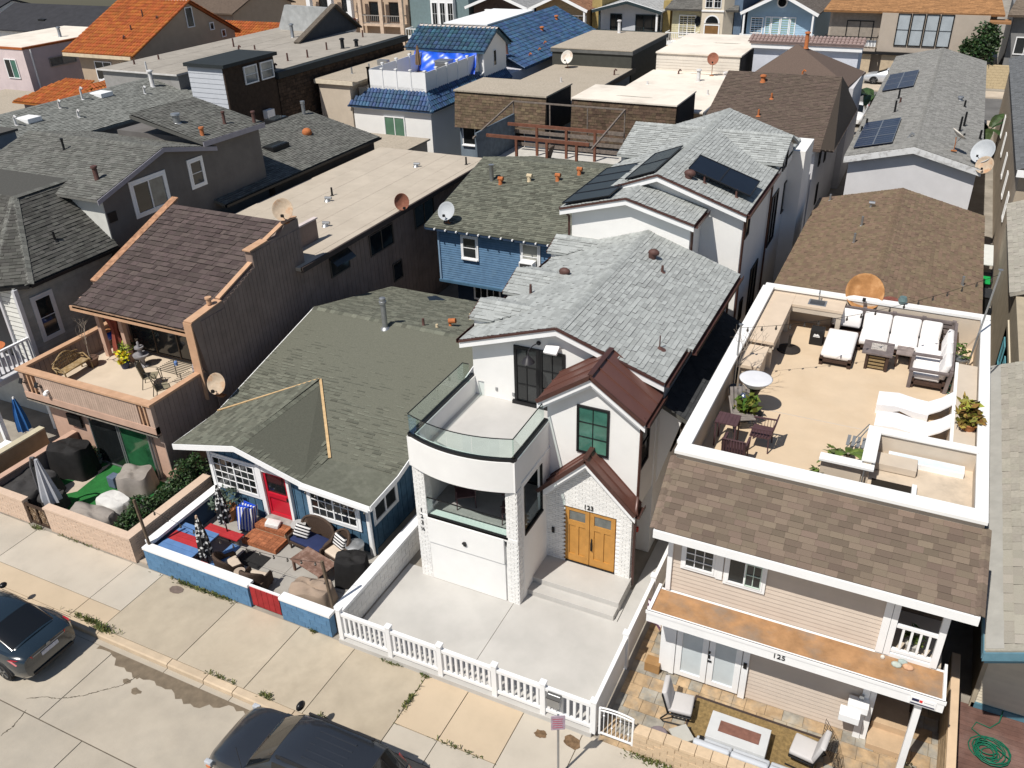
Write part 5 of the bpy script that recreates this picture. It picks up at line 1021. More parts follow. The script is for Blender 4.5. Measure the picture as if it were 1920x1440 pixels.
mb = MB(); mb.lathe([(.18, -.05), (.13, .03), (.12, .3), (.1, .4)], (3.95, 17.9, 4.73), 10); mb.build('roof_vent', mat('peeling_pipe', (.6, .5, .42), .8, .2, 8, stain=(.45, .18, .08), stain_amt=.8, stain_scale=5), rr_)
DK = tag(MB().box(3.1, 9, 13.4, 18.1, -.02, .06).build('deck', darkw), None, kind='structure'); dkm = mat('weathered_red_deck', (.14, .075, .06), .85, .2, 3, .2, 40, stain=(.3, .22, .2), stain_amt=.4, island=.12)
for i in range(32): MB().box(3.12, 7, 13.42+i*.146, 13.42+i*.146+.138, .06, .095).build('plank', dkm, DK)
w = thing('boundary_wall', 'cream topped block boundary wall between the paver patio and the dark deck', 'wall', (3.05, 15.5, 0)); blockwall(w, 2.92, 3.1, 13.3, 18.6, 1.15, mat('tan_block', (.45, .33, .2), .9, .12, 4, .3, 50, island=.08), mat('peach_cap', (.62, .46, .31), .85, .06, 3), 'we', nobj=50, bl=.3, bh=.15, capw=.01)
RM = thing('cream_siding_house', 'cream sided house with pale shingle roof at the upper right edge', 'house', (6, 40, 0))
MB().box(3.95, 8, 29.5, 47, 0, 4.0).build('wall', tanw, RM); lap(RM, (3.95, 36.0, 0), (1, 0, 0), 3, 0, 3.9, (0, -1, 0), cream, ex=.1, join=True)
RQ = [(3.7, 35.6, 4.1), (8, 35.6, 5.8), (8, 47, 5.8), (3.7, 47, 4.1)]; q = slab(RM, 'roof', RQ, .14, shr); shingles(q, RQ, RQ[3], RQ[0], shr, ex=.2, w=(.28, .34), nobj=60)
MB().box(3.95, 8, 29.4, 36, 0, 2.6).build('low_wall', tanw, RM); lap(RM, (3.97, 29.4, 0), (1, 0, 0), 3, 0, 2.9, (0, -1, 0), cream, ex=.1, join=True)
lw = [(3.9, 29.0, 3.0), (8, 29.0, 4.4), (8, 35.6, 4.4), (3.9, 35.6, 3.0)]; slab(RM, 'low_roof', lw, .1, cream)
for y in (30.5, 32.5, 34.2): window(RM, (3.93, y, 1.4), (0, 1, 0), .9, 1.1, (-1, 0, 0), mat('teal_frame', (.1, .28, .33), .6), winblack, name='window')
FR2 = thing('dark_roof_house', 'tan stucco house with dark grey shingle roof at the top right edge', 'house', (6, 62, 0))
MB().box(4.0, 9, 47.6, 78, 0, 5.6).build('wall', mat('tan_stucco_far', (.42, .35, .27), .9, .12, 1, .2, 40, stain=(.33, .27, .2), stain_amt=.5, streak=True), FR2)
FQ = [(3.75, 47.2, 5.7), (9, 47.2, 7.5), (9, 78.2, 7.5), (3.75, 78.2, 5.7)]; q = slab(FR2, 'roof', FQ, .16, shdk); shingles(q, FQ, FQ[3], FQ[0], mat('blue_grey_shingle', (.13, .135, .14), .95, .1, 10, island=.15), nobj=0, ex=.2, w=(.25, .35))
MB().box(3.8, 9, 47.1, 47.2, 5.4, 5.72).build('fascia', trimw, FR2)
for y in (50, 54, 58, 63, 68): window(FR2, (3.98, y, 2.2), (0, 1, 0), .9, 1.4, (-1, 0, 0), trimw, winblack)
# ---------------------------------------------------------------- fences in front of the white house
def picket(n, pts, label, par_h=.15):
    pass
FN = thing('white_picket_fence', 'low white vinyl picket fence along the sidewalk in front of the white house', 'fence', (-8.5, 13.4, 0))
MB().box(-12.3, -4.78, 13.3, 13.52, -.02, .15).build('kerb_base', concs, FN)
px_ = [-12.22, -10.62, -9.05, -7.45, -6.1, -4.76]
for x in px_: MB().box(x-.07, x+.07, 13.34, 13.48, .12, 1.22).build('post', vinyl, FN); MB().box(x-.09, x+.09, 13.32, 13.5, 1.22, 1.27).build('post_cap', vinyl, FN, bevel=.012)
for a, b in zip(px_, px_[1:]):
    MB().box(a+.07, b-.07, 13.36, 13.46, 1.02, 1.12).build('top_rail', vinyl, FN); MB().box(a+.07, b-.07, 13.37, 13.45, .26, .36).build('bottom_rail', vinyl, FN); n = int((b-a-.14)/.155); s_ = (b-a-.14)/n
    for i in range(n): MB().box(a+.07+s_*(i+.5)-.035, a+.07+s_*(i+.5)+.035, 13.385, 13.435, .36, 1.02).build('picket', vinyl, FN)
FS = thing('white_privacy_fence', 'white vinyl privacy fence between the driveway and the paver patio', 'fence', (-4.75, 17.5, 0))
ys = [13.5, 15.75, 18.1, 20.5, 23, 25.5]
for y in ys[1:]: MB().box(-4.82, -4.68, y-.07, y+.07, 0, 1.27).build('post', vinyl, FS); MB().box(-4.84, -4.66, y-.09, y+.09, 1.27, 1.32).build('post_cap', vinyl, FS)
for a, b in zip(ys, ys[1:]):
    a2 = a+.07 if a > 13.6 else a; MB().box(-4.8, -4.7, a2, b-.07, 1.08, 1.18).build('top_rail', vinyl, FS); n = int((b-.07-a2)/.2); s_ = (b-.07-a2)/n
    for i in range(n): MB().box(-4.765, -4.735, a2+i*s_+.002, a2+(i+1)*s_-.002, .12, 1.08).build('board', vinyl, FS)
mbx = thing('mailbox', 'small silver mailbox hung on the white picket fence', 'mailbox', (-5.75, 13.3, .7)); MB().prism([(-5.93, 13.22, .68), (-5.93, 13.34, .68), (-5.93, 13.34, 1.02), (-5.93, 13.3, 1.06), (-5.93, 13.22, .98)], (.34, 0, 0)).build('body', alum, mbx, bevel=.015); MB().prism([(-5.94, 13.2, .98), (-5.94, 13.35, 1.06), (-5.94, 13.35, 1.08), (-5.94, 13.2, 1.0)], (.36, 0, 0)).build('lid', blackm, mbx)
# paver patio and its gate and wall
PP = tag(MB().box(-4.6, 3.0, 13.3, 18.4, -.03, -.005).build('paver_patio', dirt), None, kind='structure')
pv = [mat('paver_tan', (.42, .3, .18), .9, .25, 4, .25, 50, stain=(.2, .21, .2), stain_amt=.7, stain_scale=2.2, island=.1), mat('paver_grey', (.3, .28, .24), .9, .25, 4, .25, 50, stain=(.46, .34, .2), stain_amt=.7, stain_scale=2.4, island=.1)]
rp = random.Random(11); y = 13.32; row = 0
while y < 18.3:
    x = -4.6-(.2 if row % 2 else 0)
    while x < 2.95:
        w_ = rp.choice((.32, .42, .42, .5)); a, b = max(x, -4.6), min(x+w_, 2.92)
        if b-a > .06: MB().box(a+.006, b-.006, y+.006, y+.394, -.005, .012+rp.random()*.004).build('paver', pv[rp.random() < .45], PP, fix=False)
        x += w_
    y += .4; row += 1
g = thing('arched_white_gate', 'small arched white iron gate between the picket fence and the cream brick wall', 'gate', (-4.15, 13.4, 0)); f = MB(); n = 9
arc = [(-4.6+i*.105, 13.4, .98+.16*math.sin(PI*(.25+.5*i/8))) for i in range(9)]; f.tube(arc, .022, 6); f.tube([(p[0], p[1], p[2]-.1) for p in arc], .018, 6); f.bar((-4.6, 13.4, .2), (-3.76, 13.4, .2), .04); f.bar((-4.6, 13.4, .15), (-4.6, 13.4, 1.09), .045); f.bar((-3.76, 13.4, .15), (-3.76, 13.4, 1.09), .045); f.build('gate_frame', trimw, g)
for i in range(1, 8):
    mb = MB(); mb.tube([(arc[i][0], 13.4, .2), (arc[i][0], 13.4, arc[i][2]-.1)], .011, 5)
    if i % 2: mb.ball((arc[i][0], 13.4, .85 if i % 4 == 1 else .5), .028, 6, 4)
    mb.build('bar', trimw, g)
w = thing('cream_brick_wall', 'low cream slump brick wall along the sidewalk in front of the paver patio', 'wall', (-1, 13.4, 0)); crb = mat('cream_slump_brick', (.58, .44, .295), .9, .08, 6, .4, 40, stain=(.45, .34, .22), stain_amt=.3, island=.06)
MB().box(-3.72, 2.95, 13.35, 13.58, 0, .66).build('wall_core', crb, w); bricks(w, (-3.72, 13.36, 0), (1, 0, 0), 6.6, 0, .66, (0, -1, 0), crb, bl=.34, bh=.13, d=.03, nobj=120, jit=.012)
for i in range(18): MB().box(-3.72+i*.37, -3.72+i*.37+.36, 13.32, 13.6, .66, .76+.006*(i % 3)).build('brick', crb, w, bevel=.012)
# ---------------------------------------------------------------- second row, beyond the alley
def house(label, x0, x1, y0, y1): return thing('house', label, 'house', ((x0+x1)/2, (y0+y1)/2, 0))
gravel = mat('gravel_roof', (.4, .345, .275), .95, .18, 9, .4, 60, stain=(.3, .26, .2), stain_amt=.4, stain_scale=.8)
creamtop = mat('cream_white_roof', (.75, .68, .59), .9, .04, 1, .1, 40, stain=(.42, .37, .31), stain_amt=.5, stain_scale=.45)
def vents(par, L, kinds=None):
    for i, (x, y, z, h, m, k) in enumerate(L):
        mb = MB()
        if k == 'pipe': mb.lathe([(.16, -.04), (.06, .03), (.055, h)], (x, y, z), 8)
        elif k == 'hook': mb.lathe([(.16, -.04), (.06, .03), (.055, h)], (x, y, z), 8); mb.tube([(x, y, z+h-.04), (x+.08, y, z+h+.1), (x+.2, y, z+h+.02)], .06, 6)
        else: mb.lathe([(.2, -.04), (.13, .06), (.13, h)], (x, y, z), 10); mb.lathe([(.2, h), (.18, h+.08), (.05, h+.12)], (x, y, z), 10)
        mb.build('roof_vent', m, par, smooth=math.radians(40))
def shingle_wall(par, x0, x1, y, z0, z1, m, ex=.16):
    P_ = [(x0, y-.25, z0), (x1, y-.25, z0), (x1, y, z1), (x0, y, z1)]; o = MB().prism(P_, (0, .25, 0)).build('shingled_front', m, par)
    shingles(o, P_, P_[0], P_[1], m, ex=ex, nobj=0, w=(.2, .32), th=(.008, .02), lift=.002); return o
# cream flat roof building
M3 = house('flat cream roof building with dark brown shingled front behind the blue clapboard house', -19.8, -13.2, 48.4, 73.5)
blk = mat('black_side_wall', (.022, .02, .02), .9, .2)
MB().box(-19.7, -13.4, 48.6, 52.4, 4.6, 7.2).build('front_box', blk, M3); MB().box(-19.72, -13.36, 48.4, 52.45, 7.2, 7.28).build('flat_roof', creamtop, M3); shingle_wall(M3, -19.7, -13.4, 48.5, 4.7, 7.2, shbk)
MB().box(-19.5, -13.5, 48.8, 64, 0, 5.95).build('wall', mat('cream_tan_wall', (.4, .31, .21), .9, .1), M3); MB().box(-19.8, -12.8, 52.45, 64.6, 5.95, 6.03).build('flat_roof', creamtop, M3); MB().box(-12.86, -12.76, 52.45, 64.6, 5.8, 6.08).build('roof_edge', alum, M3)
MB().box(-19.6, -13.5, 64.6, 73.4, 0, 7.2).build('rear_box', mat('white_lap_far', (.62, .57, .5), .9, .04, 2), M3); lap(M3, (-19.6, 64.6, 0), (1, 0, 0), 6.1, 6.0, 7.0, (0, -1, 0), MATS['white_lap_far'], ex=.2, join=True); MB().box(-13.5, -13.45, 64.5, 73.5, 0, 7.2).build('side_wall', blk, M3); MB().box(-19.65, -13.42, 64.5, 73.6, 7.2, 7.3).build('flat_roof', creamtop, M3)
dk = mat('roof_pond_stain', (.3, .27, .22), .9, .3, 6)
for i, (x, y, rx, ry, z) in enumerate(((-16.8, 56.8, .6, .25, 6.032), (-15.5, 64.0, 1.8, .12, 6.032), (-16.4, 49.8, 1.1, .1, 7.282), (-15.6, 69.5, 1.2, .15, 7.302))): blot('pond_stain', x, y, rx, ry, z, dk, 16, i, .3, par=M3)
vents(M3, [(-15.6, 61.5, 6.03, .7, pipew, 'cap'), (-14.2, 63.5, 6.03, .25, pipew, 'cap'), (-13.9, 57.5, 6.03, .3, pipew, 'pipe'), (-17.6, 63.6, 6.03, .2, pipeb, 'hook'), (-18.6, 59.5, 6.03, .2, pipew, 'pipe')])
window(M3, (-19.2, 48.78, 3.2), (1, 0, 0), 5.4, 1.2, (0, -1, 0), trimw, winblack, split=5)
tag(MB().cbox((-13.9, 48.1, 5.3), (.25, .3, .3)).tube([(-13.9, 48.1, 5.4), (-13.75, 48.0, 5.7)], .07, 6).build('floodlight', trimw), 'white floodlight on the dark brown shingled wall', 'floodlight')
# gravel roof building
M4 = house('gravel roofed building with brown shingled front and blue grey lower wall', -27.6, -21.3, 48.4, 73)
MB().box(-27.55, -21.35, 48.6, 52.4, 4.9, 7.15).build('front_box', blk, M4); MB().box(-27.6, -21.3, 48.4, 52.5, 7.15, 7.24).build('flat_roof', gravel, M4); shingle_wall(M4, -27.55, -21.35, 48.5, 5.0, 7.1, mat('olive_wall_shingle', (.14, .1, .065), .95, .2, 10, .3, 100, island=.3, hue=.015))
MB().box(-27.5, -21.4, 48.8, 64, 0, 5.9).build('wall', mat('blue_grey_wall', (.17, .21, .25), .9, .12), M4); MB().box(-27.7, -21.2, 52.5, 64.6, 5.9, 6.0).build('flat_roof', gravel, M4); MB().box(-21.3, -21.15, 52.5, 64.6, 5.75, 6.05).build('roof_edge', blackm, M4)
MB().box(-27.9, -21.5, 64.6, 73.4, 0, 6.95).build('rear_box', mat('dark_olive_wall', (.06, .06, .052), .9, .1), M4); MB().box(-28, -21.4, 64.5, 73.5, 6.95, 7.2).build('roof_fascia', mat('grey_fascia', (.12, .12, .115), .8, .15), M4); MB().box(-27.98, -21.42, 64.48, 73.52, 7.2, 7.26).build('flat_roof', gravel, M4)
window(M4, (-27.3, 48.77, 3.8), (1, 0, 0), 4.4, 1.25, (0, -1, 0), trimw, winblack, split=5, sill=True)
vents(M4, [(-24.6, 58.5, 6.0, .3, pipew, 'pipe'), (-25.6, 57.2, 6.0, .25, blackm, 'pipe'), (-21.9, 62.0, 6.0, .3, pipeb, 'hook'), (-25.3, 72.5, 7.26, .9, pipew, 'cap')])
# wooden deck with pergola on the garage behind the blue house
PG = thing('pergola_deck', 'weathered rooftop deck with red brown pergola posts behind the blue house ridge', 'pergola', (-19, 43.5, 5))
MB().box(-22.6, -15.6, 41.2, 46.5, 0, 4.6).build('garage', mat('garage_wall', (.25, .25, .25), .9, .1), PG); MB().box(-22.6, -15.6, 41.2, 46.5, 4.6, 4.7).build('deck_floor', mat('pale_deck_floor', (.5, .48, .44), .9, .1), PG)
grw = mat('grey_weathered_wood', (.17, .14, .12), .9, .25, 6); rdw = mat('red_brown_wood', (.16, .065, .04), .85, .2, 6)
f = MB()
for x in (-22.5, -20.2, -17.9, -15.7): f.bar((x, 46.4, 4.7), (x, 46.4, 7.3), .06)
f.bar((-22.5, 46.4, 7.3), (-15.7, 46.4, 7.3), .08); f.bar((-15.7, 46.4, 7.3), (-15.7, 41.3, 6.4), .08); f.bar((-22.5, 46.4, 7.3), (-22.5, 41.3, 6.4), .08); f.build('canopy_frame', grw, PG)
for x in (-20.4, -18.6, -16.9): MB().bar((x, 42.3, 4.7), (x, 42.3, 6.3), .13).build('post', rdw, PG); MB().bar((x, 45.0, 4.7), (x, 45.0, 6.3), .13).build('post', rdw, PG)
for y in (42.3, 45.0): MB().bar((-22.2, y, 6.36), (-16.2, y, 6.36), .12, .16).build('beam', rdw, PG)
for i in range(4): MB().box(-22.5, -15.7, 46.3, 46.36, 4.8+i*.36, 5.0+i*.36).build('rail_board', grw, PG)
f = MB(); f.box(-22.56, -22.44, 41.6, 46.4, 4.7, 6.6); f.build('screen_panel', mat('blue_grey_panel', (.12, .15, .18), .8, .2, 3), PG); MB().box(-21.8, -19.9, 41.2, 41.5, 4.7, 5.0).build('planter_box', darkw, PG); MB().box(-18.9, -17.2, 41.2, 41.5, 4.7, 5.0).build('planter_box', darkw, PG)
ch = thing('lounge_chair', 'dark wooden lounge chair under the pergola', 'chair', (-19.3, 43.3, 4.7)); f = MB(); f.box(-19.6, -18.9, 42.9, 43.6, 5.0, 5.08); f.bar((-18.95, 43.25, 5.05), (-18.7, 43.25, 5.8), .65, .05, up=(1, 0, 0)); f.build('seat', darkw, ch)
for x, y in ((-19.55, 42.95), (-18.95, 42.95), (-19.55, 43.55), (-18.95, 43.55)): MB().box(x-.03, x+.03, y-.03, y+.03, 4.7, 5.0).build('leg', darkw, ch)
# white house with blue barrel tiles
M5 = house('white stucco house with cobalt blue barrel tile roofs and fenced roof terrace', -35.4, -29.3, 48.5, 78)
bt = mat('cobalt_barrel_tile', (.028, .075, .16), .5, .25, 3, .1, 30, spec=.5, stain=(.12, .17, .22), stain_amt=.35, stain_scale=1.5, island=.35, hue=.02)
MB().box(-35.35, -29.4, 48.5, 66, 0, 5.8).build('wall', white, M5); MB().box(-35.4, -29.35, 48.44, 66, 5.62, 5.8).build('cornice', trimw, M5)
S1 = [(-35.6, 48.2, 5.8), (-29.15, 48.2, 5.8), (-30.0, 49.1, 6.75), (-34.3, 49.1, 6.75)]; S2 = [(-29.15, 48.2, 5.8), (-29.15, 60, 5.8), (-30.0, 60, 6.75), (-30.0, 49.1, 6.75)]
o = MB().prism(S1, (0, 0, -.1)).prism(S2, (0, 0, -.1)).build('skirt_roof', bt, M5); tiles(o, S1, S1[0], S1[1], bt, tw=.26, tl=.34, nobj=90); tiles(o, S2, S2[0], S2[1], bt, tw=.26, tl=.34, nobj=60); caps(o, S1[1], S1[2], bt, .3, .12, .06)
MB().box(-35.2, -30.05, 49.1, 59, 5.8, 6.8).build('terrace', mat('terrace_floor', (.4, .37, .33), .9, .1), M5)
f = MB(); f.box(-34.4, -29.95, 49.08, 49.14, 6.8, 7.0); f.build('fence_kick', vinyl, M5)
for p, q, n in (((-34.3, 49.1), (-30.0, 49.1), 4), ((-30.0, 49.1), (-30.0, 56.2), 5), ((-34.3, 49.1), (-34.3, 56), 4)):
    for i in range(n+1):
        x, y = p[0]+(q[0]-p[0])*i/n, p[1]+(q[1]-p[1])*i/n
        if i < n or n == 5: MB().box(x-.06, x+.06, y-.06, y+.06, 6.8, 8.05).build('fence_post', vinyl, M5); MB().box(x-.09, x+.09, y-.09, y+.09, 8.05, 8.12).build('post_cap', vinyl, M5)
        if i < n:
            x2, y2 = p[0]+(q[0]-p[0])*(i+1)/n, p[1]+(q[1]-p[1])*(i+1)/n; MB().bar((x, y, 7.4), (x2, y2, 7.4), .04, 1.15).build('fence_panel', vinyl, M5)
MB().box(-34.6, -29.6, 56.4, 60.0, 5.8, 8.2).build('upper_room', white, M5); MB().prism([(-29.6, 56.4, 8.2), (-29.6, 60.0, 8.2), (-29.6, 58.2, 9.3)], (-5, 0, 0)).build('upper_gable', white, M5)
U1 = [(-35.6, 56.0, 8.15), (-29.3, 56.0, 8.15), (-29.3, 58.2, 9.4), (-35.6, 58.2, 9.4)]; U2 = [(-35.6, 58.2, 9.4), (-29.3, 58.2, 9.4), (-29.3, 60.3, 8.15), (-35.6, 60.3, 8.15)]
bt2 = mat('weathered_blue_tile', (.03, .075, .125), .5, .35, 3, .15, 30, spec=.5, stain=(.13, .17, .19), stain_amt=.5, stain_scale=2, island=.35, hue=.03)
o = MB().prism(U1, (0, 0, -.12)).prism(U2, (0, 0, -.12)).build('upper_roof', bt2, M5); tiles(o, U1, U1[0], U1[1], bt2, tw=.36, tl=.42, nobj=80, r=.12); tiles(o, U2, U2[2], U2[3], bt2, tw=.36, tl=.42, r=.12); caps(o, (-35.6, 58.2, 9.44), (-29.3, 58.2, 9.44), mat('mortar_white', (.5, .45, .42), .9), .36, .2, .07)
window(M5, (-29.6, 57.9, 6.9), (0, 1, 0), .5, 1.1, (1, 0, 0), trimw, winblack, fw=.05); window(M5, (-33.0, 48.48, 3.9), (1, 0, 0), 1.6, 1.35, (0, -1, 0), trimw, [mat('green_blind_glass', (.1, .19, .13), .15, .1, 2)], split=2, sill=True)
pipe(M5, [(-29.55, 56.3, 8.1), (-29.55, 56.3, 6.8), (-29.7, 56.0, 6.6)], trimw, .06)
tp = thing('blue_tarp', 'bright blue tarp hung across the terrace doors under the tile roof', 'tarp', (-32.2, 56, 6.8)); mb = MB(); rt = random.Random(3); nx, nz = 26, 12
for j in range(nz+1):
    for i in range(nx+1):
        u_, v_ = i/nx, j/nz; mb.v.append(V((-34.9+5.0*u_+(.5*(1-v_)*(u_-.5)), 56.0-.9*(1-v_)**1.4-.05*math.sin(u_*23+v_*6)-.04*math.sin(u_*41-v_*9)-rt.random()*.035, 6.85+1.25*v_-.1*math.sin(u_*PI)*(v_))))
mb.f = [(j*(nx+1)+i, j*(nx+1)+i+1, (j+1)*(nx+1)+i+1, (j+1)*(nx+1)+i) for j in range(nz) for i in range(nx)]
mb.build('sheet', mat('blue_tarp_plastic', (.008, .09, .62), .35, .1, 2, .15, 30, spec=.5), tp, smooth=True)
acu = thing('air_conditioner_unit', 'grey air conditioning condenser on the terrace in front of the blue tarp', 'air conditioner', (-31.6, 54.5, 6.8)); MB().box(-32.1, -31.1, 53.9, 54.8, 6.85, 7.75).build('casing', alum, acu, bevel=.04); MB().box(-32.14, -31.06, 53.86, 54.84, 7.75, 7.83).build('top', alum, acu, bevel=.02); f = MB()
for i in range(7): f.box(-32.0, -31.2, 53.87, 53.9, 6.95+i*.11, 6.99+i*.11); 
f.build('louvres', mat('louvre_grey', (.1, .1, .1), .5), acu, kind='stuff')
def umbrella_closed(nm, label, x, y, z, h, m, pole, r=.16, grp=None, top=None):
    t = thing(nm, label, 'umbrella', (x, y, z), grp); mb = MB(); n = 14; prof = []
    k = 9; rings = []
    for i in range(k+1):
        f_ = i/k; rr = r*(.25+.75*math.sin(PI*min(1, f_*1.15)*.5)) if f_ < .85 else r*(1.05-.2*(f_-.85)); rings.append([(x+rr*(1+.22*math.cos(7*2*PI*j/n*1.0))*math.cos(2*PI*j/n), y+rr*(1+.22*math.cos(7*2*PI*j/n))*math.sin(2*PI*j/n), z+h-(h*.62)*f_) for j in range(n)])
    MB().loft(rings).build('canopy', m, t, smooth=math.radians(60)); MB().tube([(x, y, z), (x, y, z+h+.05)], .022, 6).build('pole', pole, t); MB().lathe([(.045, h-.02), (.03, h+.08)], (x, y, z), 8).build('finial', top or pole, t); return t
umbrella_closed('closed_umbrella', 'closed brown umbrella beside the terrace air conditioner', -33.2, 53.6, 6.8, 2.0, mat('brown_canvas', (.2, .13, .08), .9, .15), darkw)
B1 = [(-29.0, 62, 6.1), (-29.0, 78.8, 6.1), (-33.6, 78.8, 8.3), (-33.6, 62, 8.3)]; o = MB().prism(B1, (0, 0, -.12)).prism([B1[3], B1[2], (-38, 78.8, 6.1), (-38, 62, 6.1)], (0, 0, -.12)).build('rear_roof', bt, M5); tiles(o, B1, B1[0], B1[1], bt, tw=.26, tl=.4, nobj=40); caps(o, B1[3], B1[2], bt, .36, .16, .07); MB().box(-34, -29.3, 60, 78.5, 0, 6.0).build('rear_wall', mat('pale_lilac_stucco', (.5, .5, .55), .9, .05), M5)
vents(M5, [(-31.6, 71, 7.25, .4, pipeo, 'cap'), (-32.2, 75.5, 7.55, .4, pipeo, 'cap'), (-29.9, 66.5, 6.5, .2, pipeo, 'hook'), (-30.3, 68.5, 6.7, .2, pipeo, 'hook'), (-29.8, 64.5, 6.45, .2, pipeo, 'hook'), (-30.5, 61.9, 7.1, .7, pipeb, 'cap')])
for y in (64, 67, 70): window(M5, (-29.29, y, 4.2), (0, 1, 0), .5, .8, (1, 0, 0), trimw, winblack, fw=.05)
# cream flat building and brown shingled house further left
M6 = house('plain cream stucco building with flat tan roof left of the blue tile house', -38, -35.4, 48.4, 66)
MB().box(-37.9, -35.4, 48.4, 66, 0, 7.2).build('wall', creamst, M6); MB().box(-38.1, -35.0, 48.2, 56, 7.05, 7.3).build('roof_edge', mat('cream_fascia', (.65, .57, .45), .8), M6); MB().box(-38.05, -34.6, 48.25, 66, 7.3, 7.34).build('flat_roof', gravel, M6)
MB().box(-38.0, -34.2, 66, 75, 0, 8.4).build('rear_room', creamst, M6); MB().box(-38.1, -34.1, 65.9, 75, 8.4, 8.5).build('parapet_cap', trimw, M6)
vents(M6, [(-36.2, 52, 7.34, .4, alum, 'pipe'), (-36.6, 50.5, 7.34, .4, alum, 'pipe'), (-35.9, 57, 7.34, .4, alum, 'pipe'), (-36.4, 59, 7.34, .5, alum, 'pipe')]); MB().box(-36.6, -35.8, 53.6, 54.0, 7.34, 7.7).build('roof_unit', alum, M6)
GRG = thing('tan_roof_garage', 'low tan gravel roofed garage wing behind the skylight house', 'garage', (-32.5, 44, 0)); MB().box(-37.5, -28.8, 41.8, 46.8, 0, 4.4).build('wall', creamst, GRG); MB().box(-37.6, -28.6, 41.7, 46.9, 4.4, 4.5).build('flat_roof', gravel, GRG)
M7 = house('dark brown shingle sided house with grey flat roofs and paired upper windows', -44, -38.5, 39, 62)
dsh = mat('dark_brown_shake_wall', (.06, .04, .028), .95, .25, 6, .3, 60, island=.35); lgr = mat('light_grey_roll_roof', (.33, .3, .26), .95, .1, 1.5, .25, 60, stain=(.26, .23, .2), stain_amt=.4, island=.04)
MB().box(-44, -38.5, 45, 60, 0, 8.1).build('wall', dsh, M7); MB().box(-44.2, -38.2, 44.9, 60.5, 7.9, 8.3).build('roof_edge', mat('black_fascia', (.025, .03, .032), .7), M7); MB().box(-44.15, -38.6, 44.95, 60.4, 8.3, 8.34).build('flat_roof', lgr, M7)
MB().box(-41.3, -38.5, 40.5, 45, 0, 9.3).build('front_room', dsh, M7); MB().box(-41.4, -38.3, 40.3, 45.2, 9.3, 9.5).build('roof_edge', MATS['black_fascia'], M7); lap(M7, (-41.3, 40.5, 0), (1, 0, 0), 2.7, 5, 9.3, (0, -1, 0), mat('lilac_white_lap', (.5, .52, .56), .8, .04), ex=.28, join=True)
Q = [(-38.47, 45, 2), (-38.47, 60, 2), (-38.47, 60, 7.9), (-38.47, 45, 7.9)]; o = MB().prism(Q, (-.03, 0, 0)).build('shingled_side', dsh, M7); mbk = MB(); rk = random.Random(2); z = 3.0
while z < 7.8:
    y = 45.0
    while y < 60: w_ = rk.uniform(.15, .4); mbk.box(-38.47, -38.43+rk.random()*.02, y, y+w_-.015, z, z+.2); y += w_
    z += .22
mbk.build('shingles', dsh, M7, kind='stuff')
for y in (42.1, 43.6): window(M7, (-38.48, y, 8.05), (0, 1, 0), 1.2, 1.05, (1, 0, 0), trimw, winpale, nz=2, fw=.07, depth=.08)
window(M7, (-38.44, 49.2, 6.0), (0, 1, 0), .6, 1.1, (1, 0, 0), trimw, winblack, fw=.07); MB().box(-38.45, -38.1, 43.2, 43.9, 5.8, 6.3).build('window_unit', trimw, M7)
vents(M7, [(-40, 46.5, 8.34, .5, pipeb, 'pipe'), (-40.1, 48.3, 8.34, .5, pipeb, 'pipe'), (-39.6, 49.8, 8.34, .5, pipeb, 'pipe'), (-40.2, 52.8, 8.34, .5, pipeb, 'pipe'), (-39.4, 53.6, 8.34, .6, blackm, 'cap'), (-38.9, 54.6, 8.34, .4, blackm, 'cap'), (-41, 58.5, 8.34, .5, pipeb, 'pipe'), (-39, 45.6, 8.34, .25, pipeb, 'hook')])
M7B = house('long flat light grey roof building behind the dark brown shingle house', -51, -44, 42, 66)
MB().box(-51, -44.3, 42.5, 62, 0, 8.2).build('wall', mat('grey_wall_far', (.3, .29, .28), .9, .1), M7B); MB().box(-51.3, -44.2, 42.3, 62.2, 8.2, 8.3).build('roof_edge', mat('white_edge', (.6, .58, .56), .8), M7B)
for i in range(7): MB().box(-51.2+i, -50.21+i, 42.35, 62.1, 8.3, 8.32+.006*(i % 2)).build('roof_sheet', lgr, M7B)
MB().prism([(-44.2, 54.5, 8.3), (-44.2, 62.5, 8.3), (-44.2, 59.5, 10.3)], (-.25, 0, 0)).build('roof_gable', mat('slate_gable', (.05, .055, .065), .8), M7B); MB().prism([(-50.5, 60.2, 8.3), (-44.3, 59.4, 8.3), (-44.3, 59.4, 10.2), (-49.5, 60.2, 10.2)], (0, .3, 0)).build('roof_screen', mat('pale_metal_screen', (.36, .37, .37), .6, .15, 2), M7B); MB().bar((-44.1, 54.4, 8.4), (-44.1, 59.5, 10.45), .5, .12).bar((-44.1, 59.5, 10.45), (-44.1, 62.6, 8.4), .5, .12).build('gable_board', mat('old_shake_edge', (.12, .1, .08), .95, .3, 8), M7B)
vents(M7B, [(-46.5, 57, 8.32, .9, alum, 'cap'), (-48, 52, 8.32, .6, pipeb, 'pipe'), (-46.2, 50.5, 8.32, .3, pipeb, 'hook'), (-45.6, 51.5, 8.32, .3, pipeb, 'pipe'), (-49.8, 44.2, 8.32, .3, pipeb, 'pipe'), (-49.6, 46.2, 8.32, .3, pipeb, 'pipe')])
M8 = house('long house with pale grey green shingle roof and white vents at the left', -50, -42.7, 28.9, 45.6)
MB().box(-50, -43.0, 29, 45.4, 0, 6.75).build('wall', mat('slate_blue_wall', (.09, .1, .12), .9, .1), M8)
sh8 = mat('sage_grey_shingle', (.2, .205, .19), .95, .12, 12, .3, 80, island=.22, hue=.02); o = gable_roof(M8, -51, -42.6, 28.4, 45.8, 6.9, 7.95, 'y', sh8, sh8, nobj=60, fas=None, ex=.16)
